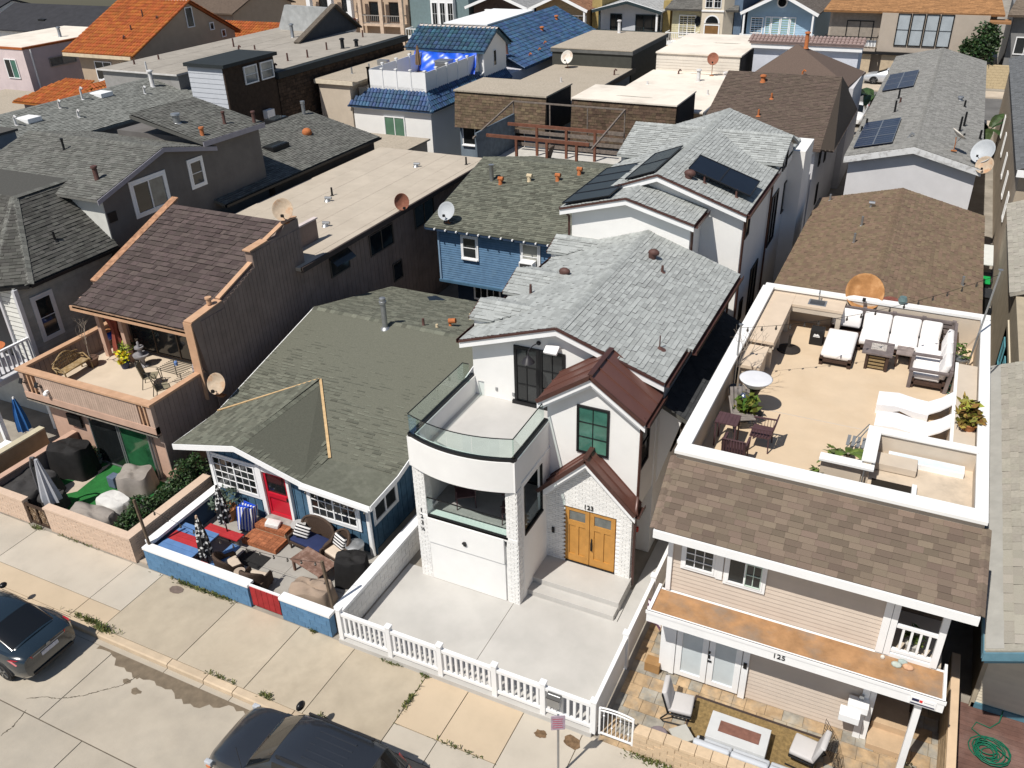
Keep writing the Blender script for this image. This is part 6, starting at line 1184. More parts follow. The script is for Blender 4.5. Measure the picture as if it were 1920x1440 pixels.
gutter(M8, (-42.6, 28.4, 6.88), (-42.6, 45.8, 6.88), mat('slate_gutter', (.08, .1, .11), .6))
z8 = lambda x: 7.95-abs(x+46.8)*.25
vents(M8, [(x, y, z8(x), h, pipew, k) for x, y, h, k in ((-45.6, 41.5, .9, 'cap'), (-45.0, 40.2, .35, 'hook'), (-46.9, 42.5, 1.0, 'pipe'), (-46.2, 36.6, .6, 'hook'), (-45.9, 34.7, .35, 'hook'), (-46.3, 30.8, .5, 'pipe'), (-45.3, 31.3, .4, 'hook'), (-44.4, 34.6, .3, 'hook'))])
for x, y in ((-45.5, 32.3), (-46.2, 38.0)): MB().box(x-.5, x+.5, y-.45, y+.45, z8(x)-.1, z8(x)+.16).build('skylight', trimw, o, bevel=.03)
window(M8, (-42.98, 37.5, 5.1), (0, 1, 0), 1.9, 1.1, (1, 0, 0), trimw, winblack, split=2)
# orange tile house, pink flat house and dark roofs at the top left
OR = house('tan stucco house with bright orange barrel tile roof at the upper left', -62, -55, 48.9, 60)
otl = mat('orange_barrel_tile', (.36, .105, .025), .7, .15, 3, .15, 30, stain=(.3, .08, .02), stain_amt=.4, stain_scale=1.5, island=.2, hue=.01); tst = mat('tan_house_stucco', (.44, .34, .25), .9, .06, 1.5, .15, 40)
MB().prism([(-55, 49, 0), (-55, 60, 0), (-55, 60, 8.1), (-55, 55.3, 10.75), (-55, 49, 7.9)], (-6, 0, 0)).build('wall', tst, OR)
A = [(-62, 48.5, 7.85), (-54.8, 48.5, 7.85), (-54.8, 55.3, 10.95), (-62, 55.3, 10.95)]; Bq = [A[3], A[2], (-54.8, 60.5, 8.0), (-62, 60.5, 8.0)]; o = MB().prism(A, (0, 0, -.14)).prism(Bq, (0, 0, -.14)).build('roof', otl, OR); tiles(o, A, A[0], A[1], otl, tw=.3, tl=.42, nobj=200, r=.1); tiles(o, Bq, Bq[2], Bq[3], otl, tw=.3, tl=.42); caps(o, A[3], A[2], MATS['mortar_white'], .36, .18, .08)
MB().box(-62, -54.85, 48.4, 48.55, 7.62, 7.85).build('eave_board', mat('cream_eave', (.6, .5, .36), .8), OR); window(OR, (-59.4, 48.97, 5.9), (1, 0, 0), 1.8, 1.4, (0, -1, 0), trimw, winblack, split=2); window(OR, (-56.6, 48.97, 6.6), (1, 0, 0), .8, .8, (0, -1, 0), mat('cream_grille', (.55, .45, .32), .8), winblack, nx=3, nz=3, mw=.05)
for y, z, w_, h in ((51.0, 6.4, .6, .75), (52.6, 6.4, .6, .75), (54.8, 9.0, .8, 1.5), (57.2, 8.5, .5, .6), (58.4, 7.8, .5, .6), (59.3, 6.9, .4, .6)): window(OR, (-54.98, y, z), (0, 1, 0), w_, h, (1, 0, 0), trimw, winblack, fw=.08)
vents(OR, [(-57.4, 51.4, 9.1, .5, pipeb, 'pipe'), (-57.6, 53, 9.9, .6, pipeb, 'pipe'), (-57.2, 50.3, 8.7, .2, pipeb, 'hook'), (-56.0, 52.8, 9.8, .2, pipeb, 'hook')])
MB().box(-60, -50, 60.5, 70, 0, 6.6).build('rear_wall', tst, OR); RA = [(-60, 60.5, 6.7), (-49.5, 60.5, 6.7), (-49.5, 64, 8.2), (-60, 64, 8.2)]; o2 = MB().prism(RA, (0, 0, -.1)).build('rear_roof', otl, OR); tiles(o2, RA, RA[0], RA[1], otl, tw=.3, tl=.42)
G2 = thing('garage_house', 'small orange tile garage roof with white gable below the tan house', 'garage', (-55, 45, 0)); MB().box(-58.5, -52, 41.5, 47.8, 0, 5.9).build('wall', mat('plum_shadow_wall', (.2, .17, .18), .9), G2)
A = [(-59, 41, 5.9), (-52.5, 41, 5.9), (-54, 44, 6.9), (-57, 44, 6.9)]; o = MB().prism(A, (0, 0, -.1)).prism([A[1], (-52.5, 48, 5.9), (-54, 46, 6.9), A[2]], (0, 0, -.1)).build('roof', otl, G2); tiles(o, A, A[0], A[1], otl, tw=.3, tl=.42); tiles(o, [A[1], (-52.5, 48, 5.9), (-54, 46, 6.9), A[2]], A[1], (-52.5, 48, 5.9), otl, tw=.3, tl=.42)
MB().prism([(-57.5, 48, 6.1), (-53, 48, 6.1), (-55.2, 48, 7.0)], (0, .4, 0)).build('gable', trimw, G2); MB().bar((-57.8, 47.9, 6.1), (-55.2, 47.9, 7.1), .5, .12).bar((-55.2, 47.9, 7.1), (-52.8, 47.9, 6.1), .5, .12).build('gable_board', trimw, G2)
PF = house('pinkish flat roofed stucco house with red tile edge at the far left', -71, -66.5, 48.4, 66)
pkw = mat('pale_pink_stucco', (.62, .52, .52), .9, .06, 1.5, .1, 40, stain=(.5, .42, .42), stain_amt=.3, streak=True); MB().box(-74, -66.5, 48.4, 68, 0, 7.85).build('wall', pkw, PF); MB().box(-74.05, -66.45, 48.35, 68, 7.85, 8.0).build('roof_edge', otl, PF); MB().box(-73.9, -66.6, 48.5, 67.9, 8.0, 8.03).build('flat_roof', creamtop, PF)
window(PF, (-69.0, 48.38, 5.6), (1, 0, 0), 1.4, 1.5, (0, -1, 0), trimw, winblack+wingreen[:1], split=2); window(PF, (-66.48, 50.5, 6.2), (0, 1, 0), 2.6, .7, (1, 0, 0), alum, winpale, split=2); window(PF, (-66.48, 55.6, 6.9), (0, 1, 0), 1.0, .5, (1, 0, 0), alum, winblack, split=2)
pipe(PF, [(-66.4, 49, 7.8), (-66.4, 49, 1)], trimw, .07); vents(PF, [(-68.2, 53.5, 8.03, .7, alum, 'cap'), (-67.8, 58, 8.03, .3, blackm, 'pipe')])
TG = thing('tan_flat_roof_house', 'low tan flat gravel roof at the left edge below the pink house', 'house', (-63, 43.5, 0)); MB().box(-68, -59.5, 40.5, 47, 0, 4.9).build('wall', creamst, TG); MB().box(-68.2, -59.3, 40.3, 47.2, 4.9, 5.0).build('flat_roof', gravel, TG)
charc = mat('charcoal_roof', (.035, .035, .04), .95, .15, 2, .2, 30)
for nm, X0, X1, Y0, Y1, Z, mm in (('charcoal roofed white house at the top left corner', -84, -71, 58, 66, 7.6, charc), ('dark roofed house in the very top left corner', -102, -86, 58, 68, 7.8, charc), ('brown tile roofed tan house behind the orange roof', -80, -64, 70, 79, 8.0, mat('brown_tile_far', (.11, .08, .06), .9, .2, 5))):
    h_ = house(nm, X0, X1, Y0, Y1); MB().prism([(X1, Y0, 0), (X1, Y1, 0), (X1, Y1, Z), (X1, (Y0+Y1)/2, Z+1.6), (X1, Y0, Z)], (X0-X1, 0, 0)).build('wall', white if mm is charc else tst, h_)
    c = (Y0+Y1)/2; MB().prism([(X0-.3, Y0-.4, Z), (X1+.3, Y0-.4, Z), (X1+.3, c, Z+1.75), (X0-.3, c, Z+1.75)], (0, 0, -.12)).prism([(X0-.3, c, Z+1.75), (X1+.3, c, Z+1.75), (X1+.3, Y1+.4, Z), (X0-.3, Y1+.4, Z)], (0, 0, -.12)).build('roof', mm, h_)
    window(h_, (X0+2, Y0-.02, Z-2), (1, 0, 0), 2, 1.2, (0, -1, 0), trimw, winblack, split=2)
    MB().box((X0+X1)/2-.4, (X0+X1)/2+.4, Y0+1.2, Y0+2.2, Z+.3, Z+.8).build('skylight', blackm, h_)
# cocoa brown roof house and pale solar roof house on the right
BR = house('white stucco house with broad cocoa brown shingle roof behind the white duplex', -12.2, -5.3, 48.4, 66)
MB().prism([(-5.7, 48.7, 0), (-5.7, 62, 0), (-5.7, 62, 5.6), (-5.7, 55.3, 7.7), (-5.7, 48.7, 5.4)], (-6.2, 0, 0)).build('wall', mat('lilac_white_stucco', (.55, .54, .55), .9, .05, 1.5, .1, 40, stain=(.45, .44, .45), stain_amt=.3), BR)
A = [(-12.2, 48.2, 5.6), (-5.4, 48.2, 5.6), (-5.6, 55.3, 8.0), (-12.2, 55.3, 8.0)]; Bq = [A[3], A[2], (-5.6, 62.5, 5.7), (-12.2, 62.5, 5.7)]; o = MB().prism(A, (0, 0, -.14)).prism(Bq, (0, 0, -.14)).build('roof', shbrown, BR); shingles(o, A, A[0], A[1], shbrown, ex=.16, nobj=60); shingles(o, Bq, Bq[2], Bq[3], shbrown, ex=.16, nobj=0)
C = [(-5.4, 48.2, 5.6), (-4.85, 49.6, 5.2), (-4.85, 60, 5.2), (-5.6, 55.3, 8.0)]; slab(BR, 'side_roof', C, .1, shbrown); shingles(o, C, C[1], C[2], shbrown, ex=.2, nobj=0); pk = [(-9.6, 63.5, 8.4), (-12.2, 60, 6.6), (-5.6, 60, 6.6), (-5.2, 66, 6.4), (-12.2, 66, 6.4)]
for t in ((1, 2, 0), (2, 3, 0), (4, 1, 0)): q = [pk[i] for i in t]; MB().prism(q, (0, 0, -.1)).build('hip_roof', shbrown, BR)
MB().box(-12, -5.3, 60, 66, 0, 6.45).build('rear_wall', MATS['lilac_white_stucco'], BR)
vents(BR, [(-9.9, 54.3, 7.66, .3, pipeo, 'cap'), (-9.0, 52.6, 7.1, .3, pipeo, 'pipe'), (-9.3, 50.8, 6.5, .35, pipeo, 'pipe'), (-9.0, 63.4, 8.2, .9, pipeo, 'cap'), (-8.6, 60.6, 7.0, .2, pipeo, 'hook')])
MB().box(-12.0, -5.75, 48.3, 48.4, 5.3, 5.55).build('fascia', trimw, BR); MB().box(-7.6, -5.75, 47.2, 48.4, 0, 4.3).build('front_bay', MATS['lilac_white_stucco'], BR); MB().box(-6.65, -6.1, 47.15, 47.2, .1, 2.3).build('garage_door', trimw, BR)
for y, z in ((50.6, 4.0), (53, 3.6), (51.5, 1.5)): window(BR, (-5.69, y, z), (0, 1, 0), .6, 1.2, (1, 0, 0), blackm, winblack)
TW = house('white flat topped house with pink tile edge behind the cocoa brown roof', -13.2, -5.9, 66.5, 78); MB().box(-13, -5.9, 66.5, 69, 0, 7.6).build('wall', mat('blue_white_stucco', (.58, .6, .66), .9, .04), TW); MB().box(-13.2, -5.7, 66.2, 66.8, 7.6, 8.0).build('parapet_band', trimw, TW); tt = [(-13.3, 66.1, 8.0), (-5.6, 66.1, 8.0), (-5.6, 67.2, 8.3), (-13.3, 67.2, 8.3)]; o = slab(TW, 'roof_edge', tt, .1, mat('pink_grey_tile', (.3, .22, .2), .85, .15)); tiles(o, tt, tt[0], tt[1], MATS['pink_grey_tile'], tw=.26, tl=.4); MB().box(-13, -5.9, 67.2, 69, 7.9, 8.0).build('flat_roof', gravel, TW)
SO = house('white house with long pale grey shingle roof carrying two solar arrays', -4.2, 2.4, 49.4, 80)
MB().prism([(-4.0, 49.5, 0), (2.2, 49.5, 0), (2.2, 49.5, 4.9), (-.9, 49.5, 5.7), (-4.0, 49.5, 5.0)], (0, 30, 0)).build('wall', mat('white_lilac_wall', (.62, .61, .62), .9, .04, 1.5, .1, 40), SO)
sr = gable_roof(SO, -4.25, 2.4, 49.1, 80.5, (5.12, 5.05), 5.92, 'y', shsol, shsol, xr=-.92, nobj=120, fas=mat('peeling_white_fascia', (.66, .66, .66), .8, .05, 2, stain=(.16, .14, .12), stain_amt=.7, stain_scale=3), fh=.34, ex=.2, w=(.26, .34), thk=(.012, .02))
cell = mat('blue_solar_cell', (.012, .02, .05), .3, .2, 2, spec=.4); zs = lambda x: 5.12+(x+4.25)*.24
for y0, n in ((50.3, 3), (65.6, 3)):
    for i in range(n):
        for j in range(2):
            a, b = y0+i*1.95, y0+i*1.95+1.9; x0, x1 = -3.95+j*.95, -3.95+j*.95+.92; P_ = [(x0, a*1., zs(x0)+.14), (x1, a, zs(x1)+.14), (x1, b, zs(x1)+.14), (x0, b, zs(x0)+.14)]; p = MB().prism(P_, (0, 0, -.05)).build('solar_panel', cell, sr); f = MB()
            for k in range(4): f.bar(V(P_[k])+V((0, 0, .005)), V(P_[(k+1) % 4])+V((0, 0, .005)), .03, .012)
            for k in (1, 2, 3): f.bar(V(P_[0]).lerp(V(P_[3]), k/4)+V((0, 0, .003)), V(P_[1]).lerp(V(P_[2]), k/4)+V((0, 0, .003)), .012, .008)
            f.build('frame', alum, p)
zr2 = lambda x: 5.92-(x+.92)*.26 if x > -.92 else 5.92-(-.92-x)*.24
vents(sr, [(x, y, zr2(x), h, m, k) for x, y, h, m, k in ((-2.7, 62.5, .6, blackm, 'pipe'), (-2.5, 61.2, .3, pipeb, 'pipe'), (-2.6, 58.5, .7, blackm, 'pipe'), (-3.9, 56, .4, blackm, 'pipe'), (-4.0, 54.5, .3, blackm, 'pipe'), (1.2, 62, .4, blackm, 'pipe'), (.9, 63.5, .15, alum, 'cap'), (1.3, 57, .8, blackm, 'pipe'), (1.1, 55.5, .8, blackm, 'pipe'), (2.2, 55.2, .5, blackm, 'pipe'), (-1.3, 51.4, .12, alum, 'hook'))])
# ---------------------------------------------------------------- far row across the back street
FY = 100.
def far_front(label, x0, x1, ze, wallm, kind, roofm, zr=None, depth=14, ridge='y'):
    h = house(label, x0, x1, FY, FY+depth)
    if kind == 'gable':
        c = (x0+x1)/2; zr = zr or ze+(x1-x0)*.2; MB().prism([(x0, FY, 0), (x1, FY, 0), (x1, FY, ze), (c, FY, zr), (x0, FY, ze)], (0, depth, 0)).build('wall', wallm, h); e = .5
        A = [(x0-e, FY-1.3, ze-.12), (c, FY-1.3, zr+.12), (c, FY+depth, zr+.12), (x0-e, FY+depth, ze-.12)]; Bq = [(c, FY-1.3, zr+.12), (x1+e, FY-1.3, ze-.12), (x1+e, FY+depth, ze-.12), (c, FY+depth, zr+.12)]
        o = MB().prism(A, (0, 0, -.12)).prism(Bq, (0, 0, -.12)).build('roof', roofm, h); shingles(o, A, A[3], A[0], roofm, ex=.25, w=(.3, .6), nobj=0); shingles(o, Bq, Bq[1], Bq[2], roofm, ex=.25, w=(.3, .6), nobj=0)
        f = MB(); f.bar(V(A[0])+V((0, -.05, -.1)), V(A[1])+V((0, -.05, -.1)), .1, .3); f.bar(V(Bq[1])+V((0, -.05, -.1)), V(Bq[0])+V((0, -.05, -.1)), .1, .3); f.build('rake_board', trimw, h)
    else:
        MB().box(x0, x1, FY, FY+depth, 0, ze).build('wall', wallm, h)
        A = [(x0-.6, FY-1.0, ze), (x1+.6, FY-1.0, ze), (x1-.5, FY+5, ze+2.2), (x0+.5, FY+5, ze+2.2)]
        if kind == 'hip': o = slab(h, 'roof', A, .2, roofm); shingles(o, A, A[0], A[1], roofm, ex=.25, w=(.3, .6), nobj=0)
        else: MB().box(x0-.1, x1+.1, FY-.1, FY+depth, ze, ze+.25).build('roof', roofm, h)
    return h
def balcony(h, x0, x1, z, m, dy=1.2, hh=1.0, st=.16, floorm=None):
    MB().box(x0, x1, FY-dy, FY, z-.25, z).build('balcony_floor', floorm or trimw, h); f = MB(); f.bar((x0, FY-dy+.05, z+hh), (x1, FY-dy+.05, z+hh), .09); f.bar((x0, FY-dy+.05, z+.1), (x1, FY-dy+.05, z+.1), .06)
    for x in (x0, x1): f.bar((x, FY-dy+.05, z+hh), (x, FY, z+hh), .09)
    f.build('handrail', m, h); n = int((x1-x0)/st); f = MB()
    for i in range(n+1): f.bar((x0+(x1-x0)*i/n, FY-dy+.05, z+.1), (x0+(x1-x0)*i/n, FY-dy+.05, z+hh), .045)
    f.build('balusters', m, h, kind='stuff')
def fwin(h, x, z, w, hh, fr=trimw, gl=winblack, **k): return window(h, (x, FY, z), (1, 0, 0), w, hh, (0, -1, 0), fr, gl, fw=.09, depth=.08, **k)
stg = mat('beige_grey_stucco', (.42, .36, .3), .9, .06, 1, .1, 30); obr = mat('orange_brown_shingle', (.33, .17, .075), .95, .15, 6, .2, 40, island=.15)
h = far_front('two storey beige stucco house with orange brown roof and tall black framed windows', -12.2, 3.0, 6.2, stg, 'hip', obr)
MB().box(-7.2, 2.4, FY-1.0, FY, 2.5, 6.1).build('projecting_wall', stg, h); w_ = (4.9)/4
for i in range(4): window(h, (-5.7+i*1.28, FY-1.02, 3.1), (1, 0, 0), 1.2, 3.0, (0, -1, 0), blackm, [mat('pale_blind', (.38, .42, .45), .2, .1, 1)], nz=2, fw=.09, depth=.08)
balcony(h, -12.3, -7.3, 2.75, blackm, 1.3, 1.05, .3, stg); MB().box(-12.1, -7.3, FY-1.0, FY-.95, 2.9, 3.5).build('lattice', trimw, h); fwin(h, -10.5, 2.8, 2.6, 2.4, blackm, winblack, split=2); MB().box(-12, -7.3, FY-.02, FY-.005, 2.7, 6).build('recess_shade', mat('shaded_recess_stucco', (.3, .26, .22), .9), h)  # darker sheet over the same stucco paints the shade of the balcony recess
MB().box(-11.5, -7.6, FY-1.05, FY-1.0, 0, 2.2).build('garage_door', mat('tan_garage_door', (.5, .4, .28), .8), h); MB().box(-6.6, -.5, FY-1.05, FY-1.0, 0, 2.2).build('garage_door', MATS['tan_garage_door'], h); MB().box(-11.8, 2.4, FY-1.4, FY-1.0, 2.25, 2.5).build('garage_beam', blackm, h)
MB().box(2.4, 4.2, FY-2, FY, 5.5, 5.7).build('side_eave', obr, h)
lbl = mat('light_blue_lap', (.33, .47, .6), .8, .05, 2)
h = far_front('light blue gabled house with white balcony and round attic window', -20.6, -13.7, 5.9, lbl, 'gable', mat('grey_brown_far_roof', (.13, .11, .095), .95, .15, 4, island=.15), 7.6)
lap(h, (-20.6, FY, 0), (1, 0, 0), 6.9, 2.9, 5.7, (0, -1, 0), lbl, ex=.22, join=True); gl = [mat('pale_green_curtain', (.25, .36, .25), .2, .1, 1)]
fwin(h, -18.7, 2.9, .6, 2.4, gl=gl); fwin(h, -18.05, 2.9, .9, 2.4, gl=gl); fwin(h, -17.1, 2.9, .9, 2.4, gl=gl); fwin(h, -16.15, 2.9, .6, 2.4, gl=gl); fwin(h, -20.2, 3.6, 1.3, 1.6, nx=3, nz=4)
rw = MB().lathe([(.55, 0), (.55, .12)], (0, 0, 0), 20); rw.xf(Matrix.Translation((-17.15, FY, 6.7)) @ Matrix.Rotation(PI/2, 4, 'X')); rw.build('round_window', trimw, h); rw = MB().lathe([(.42, 0), (.42, .14)], (0, 0, 0), 20); rw.xf(Matrix.Translation((-17.15, FY, 6.7)) @ Matrix.Rotation(PI/2, 4, 'X')); rw.build('round_pane', winblack[0], h)
balcony(h, -20.9, -13.6, 2.6, trimw, 1.6, 1.05, .2); f = MB(); f.bar((-20.7, FY-1.2, 2.6), (-20.7, FY-1.2, 5.9), .18); f.bar((-13.7, FY-1.2, 2.6), (-13.7, FY-1.2, 5.9), .18); f.build('porch_post', trimw, h); MB().box(-20.6, -13.7, FY-.3, FY, 0, 2.3).build('lower_wall', mat('dark_blue_lower', (.1, .16, .22), .9), h)
cv = mat('cream_ornate_stucco', (.66, .58, .46), .85, .05, 2)
h = far_front('cream ornate house with round topped bay window and white balcony', -28.8, -22.0, 5.9, cv, 'hip', mat('grey_slate_roof', (.13, .125, .115), .95, .15, 5, island=.2)); lap(h, (-28.8, FY, 0), (1, 0, 0), 3.6, 2.8, 5.6, (0, -1, 0), mat('yellow_cream_lap', (.55, .5, .33), .85), ex=.22, join=True)
MB().prism([(-25.6, FY, 0), (-25.2, FY-1.2, 0), (-22.9, FY-1.2, 0), (-22.1, FY, 0)], (0, 0, 9.5)).build('bay', cv, h); window(h, (-24.9, FY-1.22, 3.0), (1, 0, 0), 1.7, 1.5, (0, -1, 0), trimw, [mat('brown_blind', (.22, .12, .05), .3)], fw=.12); 
a_ = [(-24.05+.85*math.cos(PI*i/10), FY-1.24, 4.6+.85*math.sin(PI*i/10)) for i in range(11)]; o = MB().prism(a_, (0, -.05, 0)).build('arched_window', trimw, h); MB().prism([(-24.05+.68*math.cos(PI*i/10), FY-1.3, 4.64+.68*math.sin(PI*i/10)) for i in range(11)], (0, -.02, 0)).build('pane', winblack[0], o)
for x in (-24.9, -24.0): window(h, (x, FY-1.22, 6.1), (1, 0, 0), .8, 1.3, (0, -1, 0), trimw, winblack, nx=2, nz=2)
for z in (2.75, 5.75): MB().box(-25.25, -22.85, FY-1.3, FY-1.2, z, z+.15).build('cornice', trimw, h)
fwin(h, -28.0, 2.9, 1.9, 2.3, nx=2, nz=4, split=2); o = MB().lathe([(.32, 0), (.32, .1)], (0, 0, 0), 16, 1, 1.6); o.xf(Matrix.Translation((-25.9, FY-.01, 4.6)) @ Matrix.Rotation(PI/2, 4, 'X')); o.build('oval_window', winblack[0], h); balcony(h, -29.0, -25.7, 2.55, trimw, 1.6, 1.0, .2)
MB().box(-22.1, -21.2, FY, FY+14, 0, 8.0).build('side_wall', mat('slate_blue_side', (.12, .17, .24), .9), h)
h = far_front('white gabled house with dark trim and dark balcony rail behind the gravel roofs', -37.2, -30.1, 5.7, mat('pale_blue_white', (.55, .56, .58), .9, .04), 'gable', mat('pale_grey_metal_roof', (.42, .42, .41), .7, .06, 1), 6.5); MB().bar((-37.7, FY-1.4, 5.45), (-33.65, FY-1.4, 6.45), .12, .3).bar((-33.65, FY-1.4, 6.45), (-29.6, FY-1.4, 5.45), .12, .3).build('dark_rake', mat('teal_black', (.02, .035, .04), .7), h)
fwin(h, -36.0, 2.7, 1.4, 2.4, MATS['teal_black'], winblack, split=2); fwin(h, -33.0, 2.7, 2.9, 2.4, MATS['teal_black'], winblack, split=3); balcony(h, -37.4, -29.9, 2.5, MATS['teal_black'], 1.3, 1.0, .22, MATS['teal_black'])
for x in (-36.9, -30.2): MB().bar((x, FY-1.1, 2.5), (x, FY-1.1, 5.5), .2).build('porch_post', MATS['teal_black'] if x < -31 else trimw, h)
MB().box(-38.6, -37.4, FY+1, FY+14, 0, 6.5).build('side_wall', mat('ochre_side', (.36, .27, .11), .9), h); MB().box(-30.0, -29.2, FY+.5, FY+14, 0, 6.5).build('side_wall', MATS['ochre_side'], h)
h = far_front('tan gabled house with white porch posts and red brown roof behind the blue tile ridge', -45.2, -38.8, 5.6, mat('tan_lap_far', (.33, .25, .15), .9, .08), 'gable', mat('red_brown_tile', (.27, .14, .08), .9, .15, 4, island=.15), 6.9); lap(h, (-45.2, FY, 0), (1, 0, 0), 6.4, 2.6, 5.5, (0, -1, 0), MATS['tan_lap_far'], ex=.25, join=True)
fwin(h, -43.8, 3.4, 1.5, 1.4, split=2); fwin(h, -41.9, 2.8, 3.0, 2.0, split=3); balcony(h, -45, -38.6, 2.3, trimw, 1.5, 1.0, .2)
for x in (-45.1, -38.7): MB().bar((x, FY-1.2, 2.3), (x, FY-1.2, 5.5), .2).build('porch_post', trimw, h)
h = far_front('brown shingled house with white porch roof left of the tan gabled house', -53.5, -46.2, 5.6, mat('dark_shingle_far', (.09, .06, .05), .9, .2, 3), 'gable', mat('grey_roof_far', (.3, .3, .3), .9, .1), 6.9); fwin(h, -49.5, 2.6, 2.4, 2.2, split=2); f = MB()
for x in (-51, -48.5, -46.4): f.bar((x, FY-1.4, 0), (x, FY-1.4, 5.2), .2)
f.build('porch_posts', trimw, h); MB().box(-51.2, -46.2, FY-1.6, FY-1.2, 4.9, 5.3).build('porch_beam', trimw, h)
h = far_front('pale blue house with white gridded windows and glass railed deck', -62.5, -54.2, 6.6, mat('teal_grey_far', (.16, .22, .23), .9, .1), 'flat', mat('grey_roof_far2', (.2, .2, .2), .9)); MB().box(-59.2, -56.0, FY-.6, FY, 2.5, 6.6).build('bay', trimw, h)
for x in (-59.0, -57.9, -56.8): window(h, (x, FY-.62, 3.2), (1, 0, 0), .8, 2.6, (0, -1, 0), trimw, winblack, nx=2, nz=2)
balcony(h, -62.3, -54.3, 1.9, trimw, 1.8, .9, .35); MB().box(-62.3, -54.3, FY-1.75, FY-1.72, 2.0, 2.75).build('rail_glass', gclear, h)
h = far_front('peach apartment house with white arched balconies and red brick trim', -77.5, -62.8, 7, mat('peach_far', (.5, .38, .28), .9, .06), 'flat', mat('tan_roof_far', (.3, .22, .16), .9))
redb = mat('red_brick_far', (.35, .1, .06), .9, .2, 6)
for x in (-77, -73.6, -70.6): MB().box(x-.3, x+.3, FY-1.6, FY-1.0, 0, 7).build('pillar', trimw, h); MB().box(x-.38, x+.38, FY-1.68, FY-.95, 3.2, 3.7).build('pillar_band', redb, h); MB().box(x-.38, x+.38, FY-1.68, FY-.95, 6.0, 6.6).build('pillar_band', redb, h)
balcony(h, -77, -70.3, 3.5, trimw, 1.4, .9, .4); fwin(h, -76.4, 3.6, 2, 2.6, darkw); fwin(h, -72.8, 3.6, 1.8, 2.6, blackm)
for x in (-69.3, -66.2, -63.2): MB().box(x-.25, x+.25, FY-1.2, FY-.8, 0, 6.6).build('column', mat('peach_column', (.6, .46, .35), .9), h)
balcony(h, -69.2, -63.2, 3.1, mat('grey_rail', (.3, .28, .26), .6), 1.1, 1.0, .3, MATS['peach_column']); fwin(h, -68.6, 3.2, 2.2, 2.4, darkw, winblack); fwin(h, -65.6, 3.2, 2.0, 2.4, darkw, winblack)
h = far_front('white and tan stucco houses at the top edge left of the apartment house', -97, -78, 6.5, white, 'flat', gravel); MB().box(-84, -78, FY-.5, FY, 0, 7).build('tan_wing', tst, h); fwin(h, -92, 3.5, 2.5, 2, split=2); fwin(h, -88, 4.3, 1.4, 1, darkw); fwin(h, -82, 3, 1.6, 2.2, trimw)
for i, (x0, x1, c, z) in enumerate(((4.4, 11, (.2, .2, .2), 6.2), (-112, -98, (.5, .45, .4), 6))):
    h = far_front(('grey shingled house with white trimmed dormer at the top right corner', 'cream house at the top left horizon edge')[i], x0, x1, z, mat('far_wall_%d' % int(z*10), c, .9, .1), 'hip', mat('far_brown_roof', (.16, .125, .095), .95, .15, 4, island=.15)); fwin(h, x0+.6, 2.6, 1.8, 1.6, split=2); fwin(h, x0+2.9, 2.6, 1.8, 1.6, split=2)
w = thing('cream_block_wall', 'cream block wall with shrubs at the far side of the back street', 'wall', (4, 97, 0)); MB().box(2.9, 6.5, 96.6, 96.9, 0, 2.1).build('wall_core', mat('cream_far_block', (.5, .4, .25), .9, .1, 3), w); bricks(w, (2.9, 96.6, 0), (1, 0, 0), 3.6, 0, 2.1, (0, -1, 0), MATS['cream_far_block'], bl=.5, bh=.25, d=.03, nobj=40)
def foliage(par, c, r, n, m, size=.12, seed=1, name='foliage', shell=.55):
    rr = random.Random(seed); mb = MB(); c = V(c); lob = [V((rr.uniform(-.5, .5), rr.uniform(-.5, .5), rr.uniform(-.4, .6))) for _ in range(9)]
    for _ in range(n):
        L = rr.choice(lob); d = V((rr.gauss(0, 1), rr.gauss(0, 1), rr.gauss(0, 1))).normalized()*rr.uniform(shell, 1)*.55; q = L+d; p = c+V((q.x*r[0], q.y*r[1], q.z*r[2]))
        a = V((rr.gauss(0, 1), rr.gauss(0, 1), rr.gauss(0, .6))).normalized()*size*rr.uniform(.6, 1.3); b = a.orthogonal().normalized(); b.rotate(Matrix.Rotation(rr.uniform(0, 6.28), 3, a)); b *= size*.5
        mb.add([p-a, p+b*.9, p+a, p-b*.9], [(0, 1, 2, 3)])
    return mb.build(name, m, par, fix=False, kind='stuff' if par else None)
t = thing('street_tree', 'dark green bushy tree in front of the beige stucco house', 'tree', (1.9, 97.5, 0)); MB().tube([(1.9, 97.5, 0), (1.8, 97.4, 1.5), (2.0, 97.3, 2.8)], [.16, .13, .07], 7).tube([(1.8, 97.4, 1.4), (1.2, 97.2, 2.6)], [.09, .04], 5).build('trunk', darkw, t); foliage(t, (1.9, 97.4, 3.2), (2.0, 1.6, 2.6), 2600, leafm, .2, 4, 'crown')
def palm_plant(label, x, y, z, s, seed, n=9, m=leafm):
    r = random.Random(seed); t = thing('banana_palm', label, 'plant', (x, y, z)); MB().tube([(x, y, z), (x+.05*s, y, z+.9*s)], [.12*s, .08*s], 6).build('stem', twig, t)
    for i in range(n):
        a = 2*PI*i/n+r.uniform(-.3, .3); L = s*r.uniform(1.0, 1.5); up = r.uniform(.5, 1.3); mb = MB(); pts = []
        for k in range(6): f_ = k/5; pts.append(V((x+math.cos(a)*L*f_, y+math.sin(a)*L*f_, z+.8*s+L*up*f_-L*.9*f_*f_)))
        sd = V((-math.sin(a), math.cos(a), 0)); vs = []
        for k, p in enumerate(pts): w_ = .2*s*math.sin(PI*(k+.4)/5.8); vs += [p-sd*w_-V((0, 0, .05*s)), p, p+sd*w_-V((0, 0, .05*s))]
        mb.add(vs, [(k*3+j, k*3+j+1, k*3+j+4, k*3+j+3) for k in range(5) for j in (0, 1)]); mb.build('leaf', m, t, fix=False)
    return t
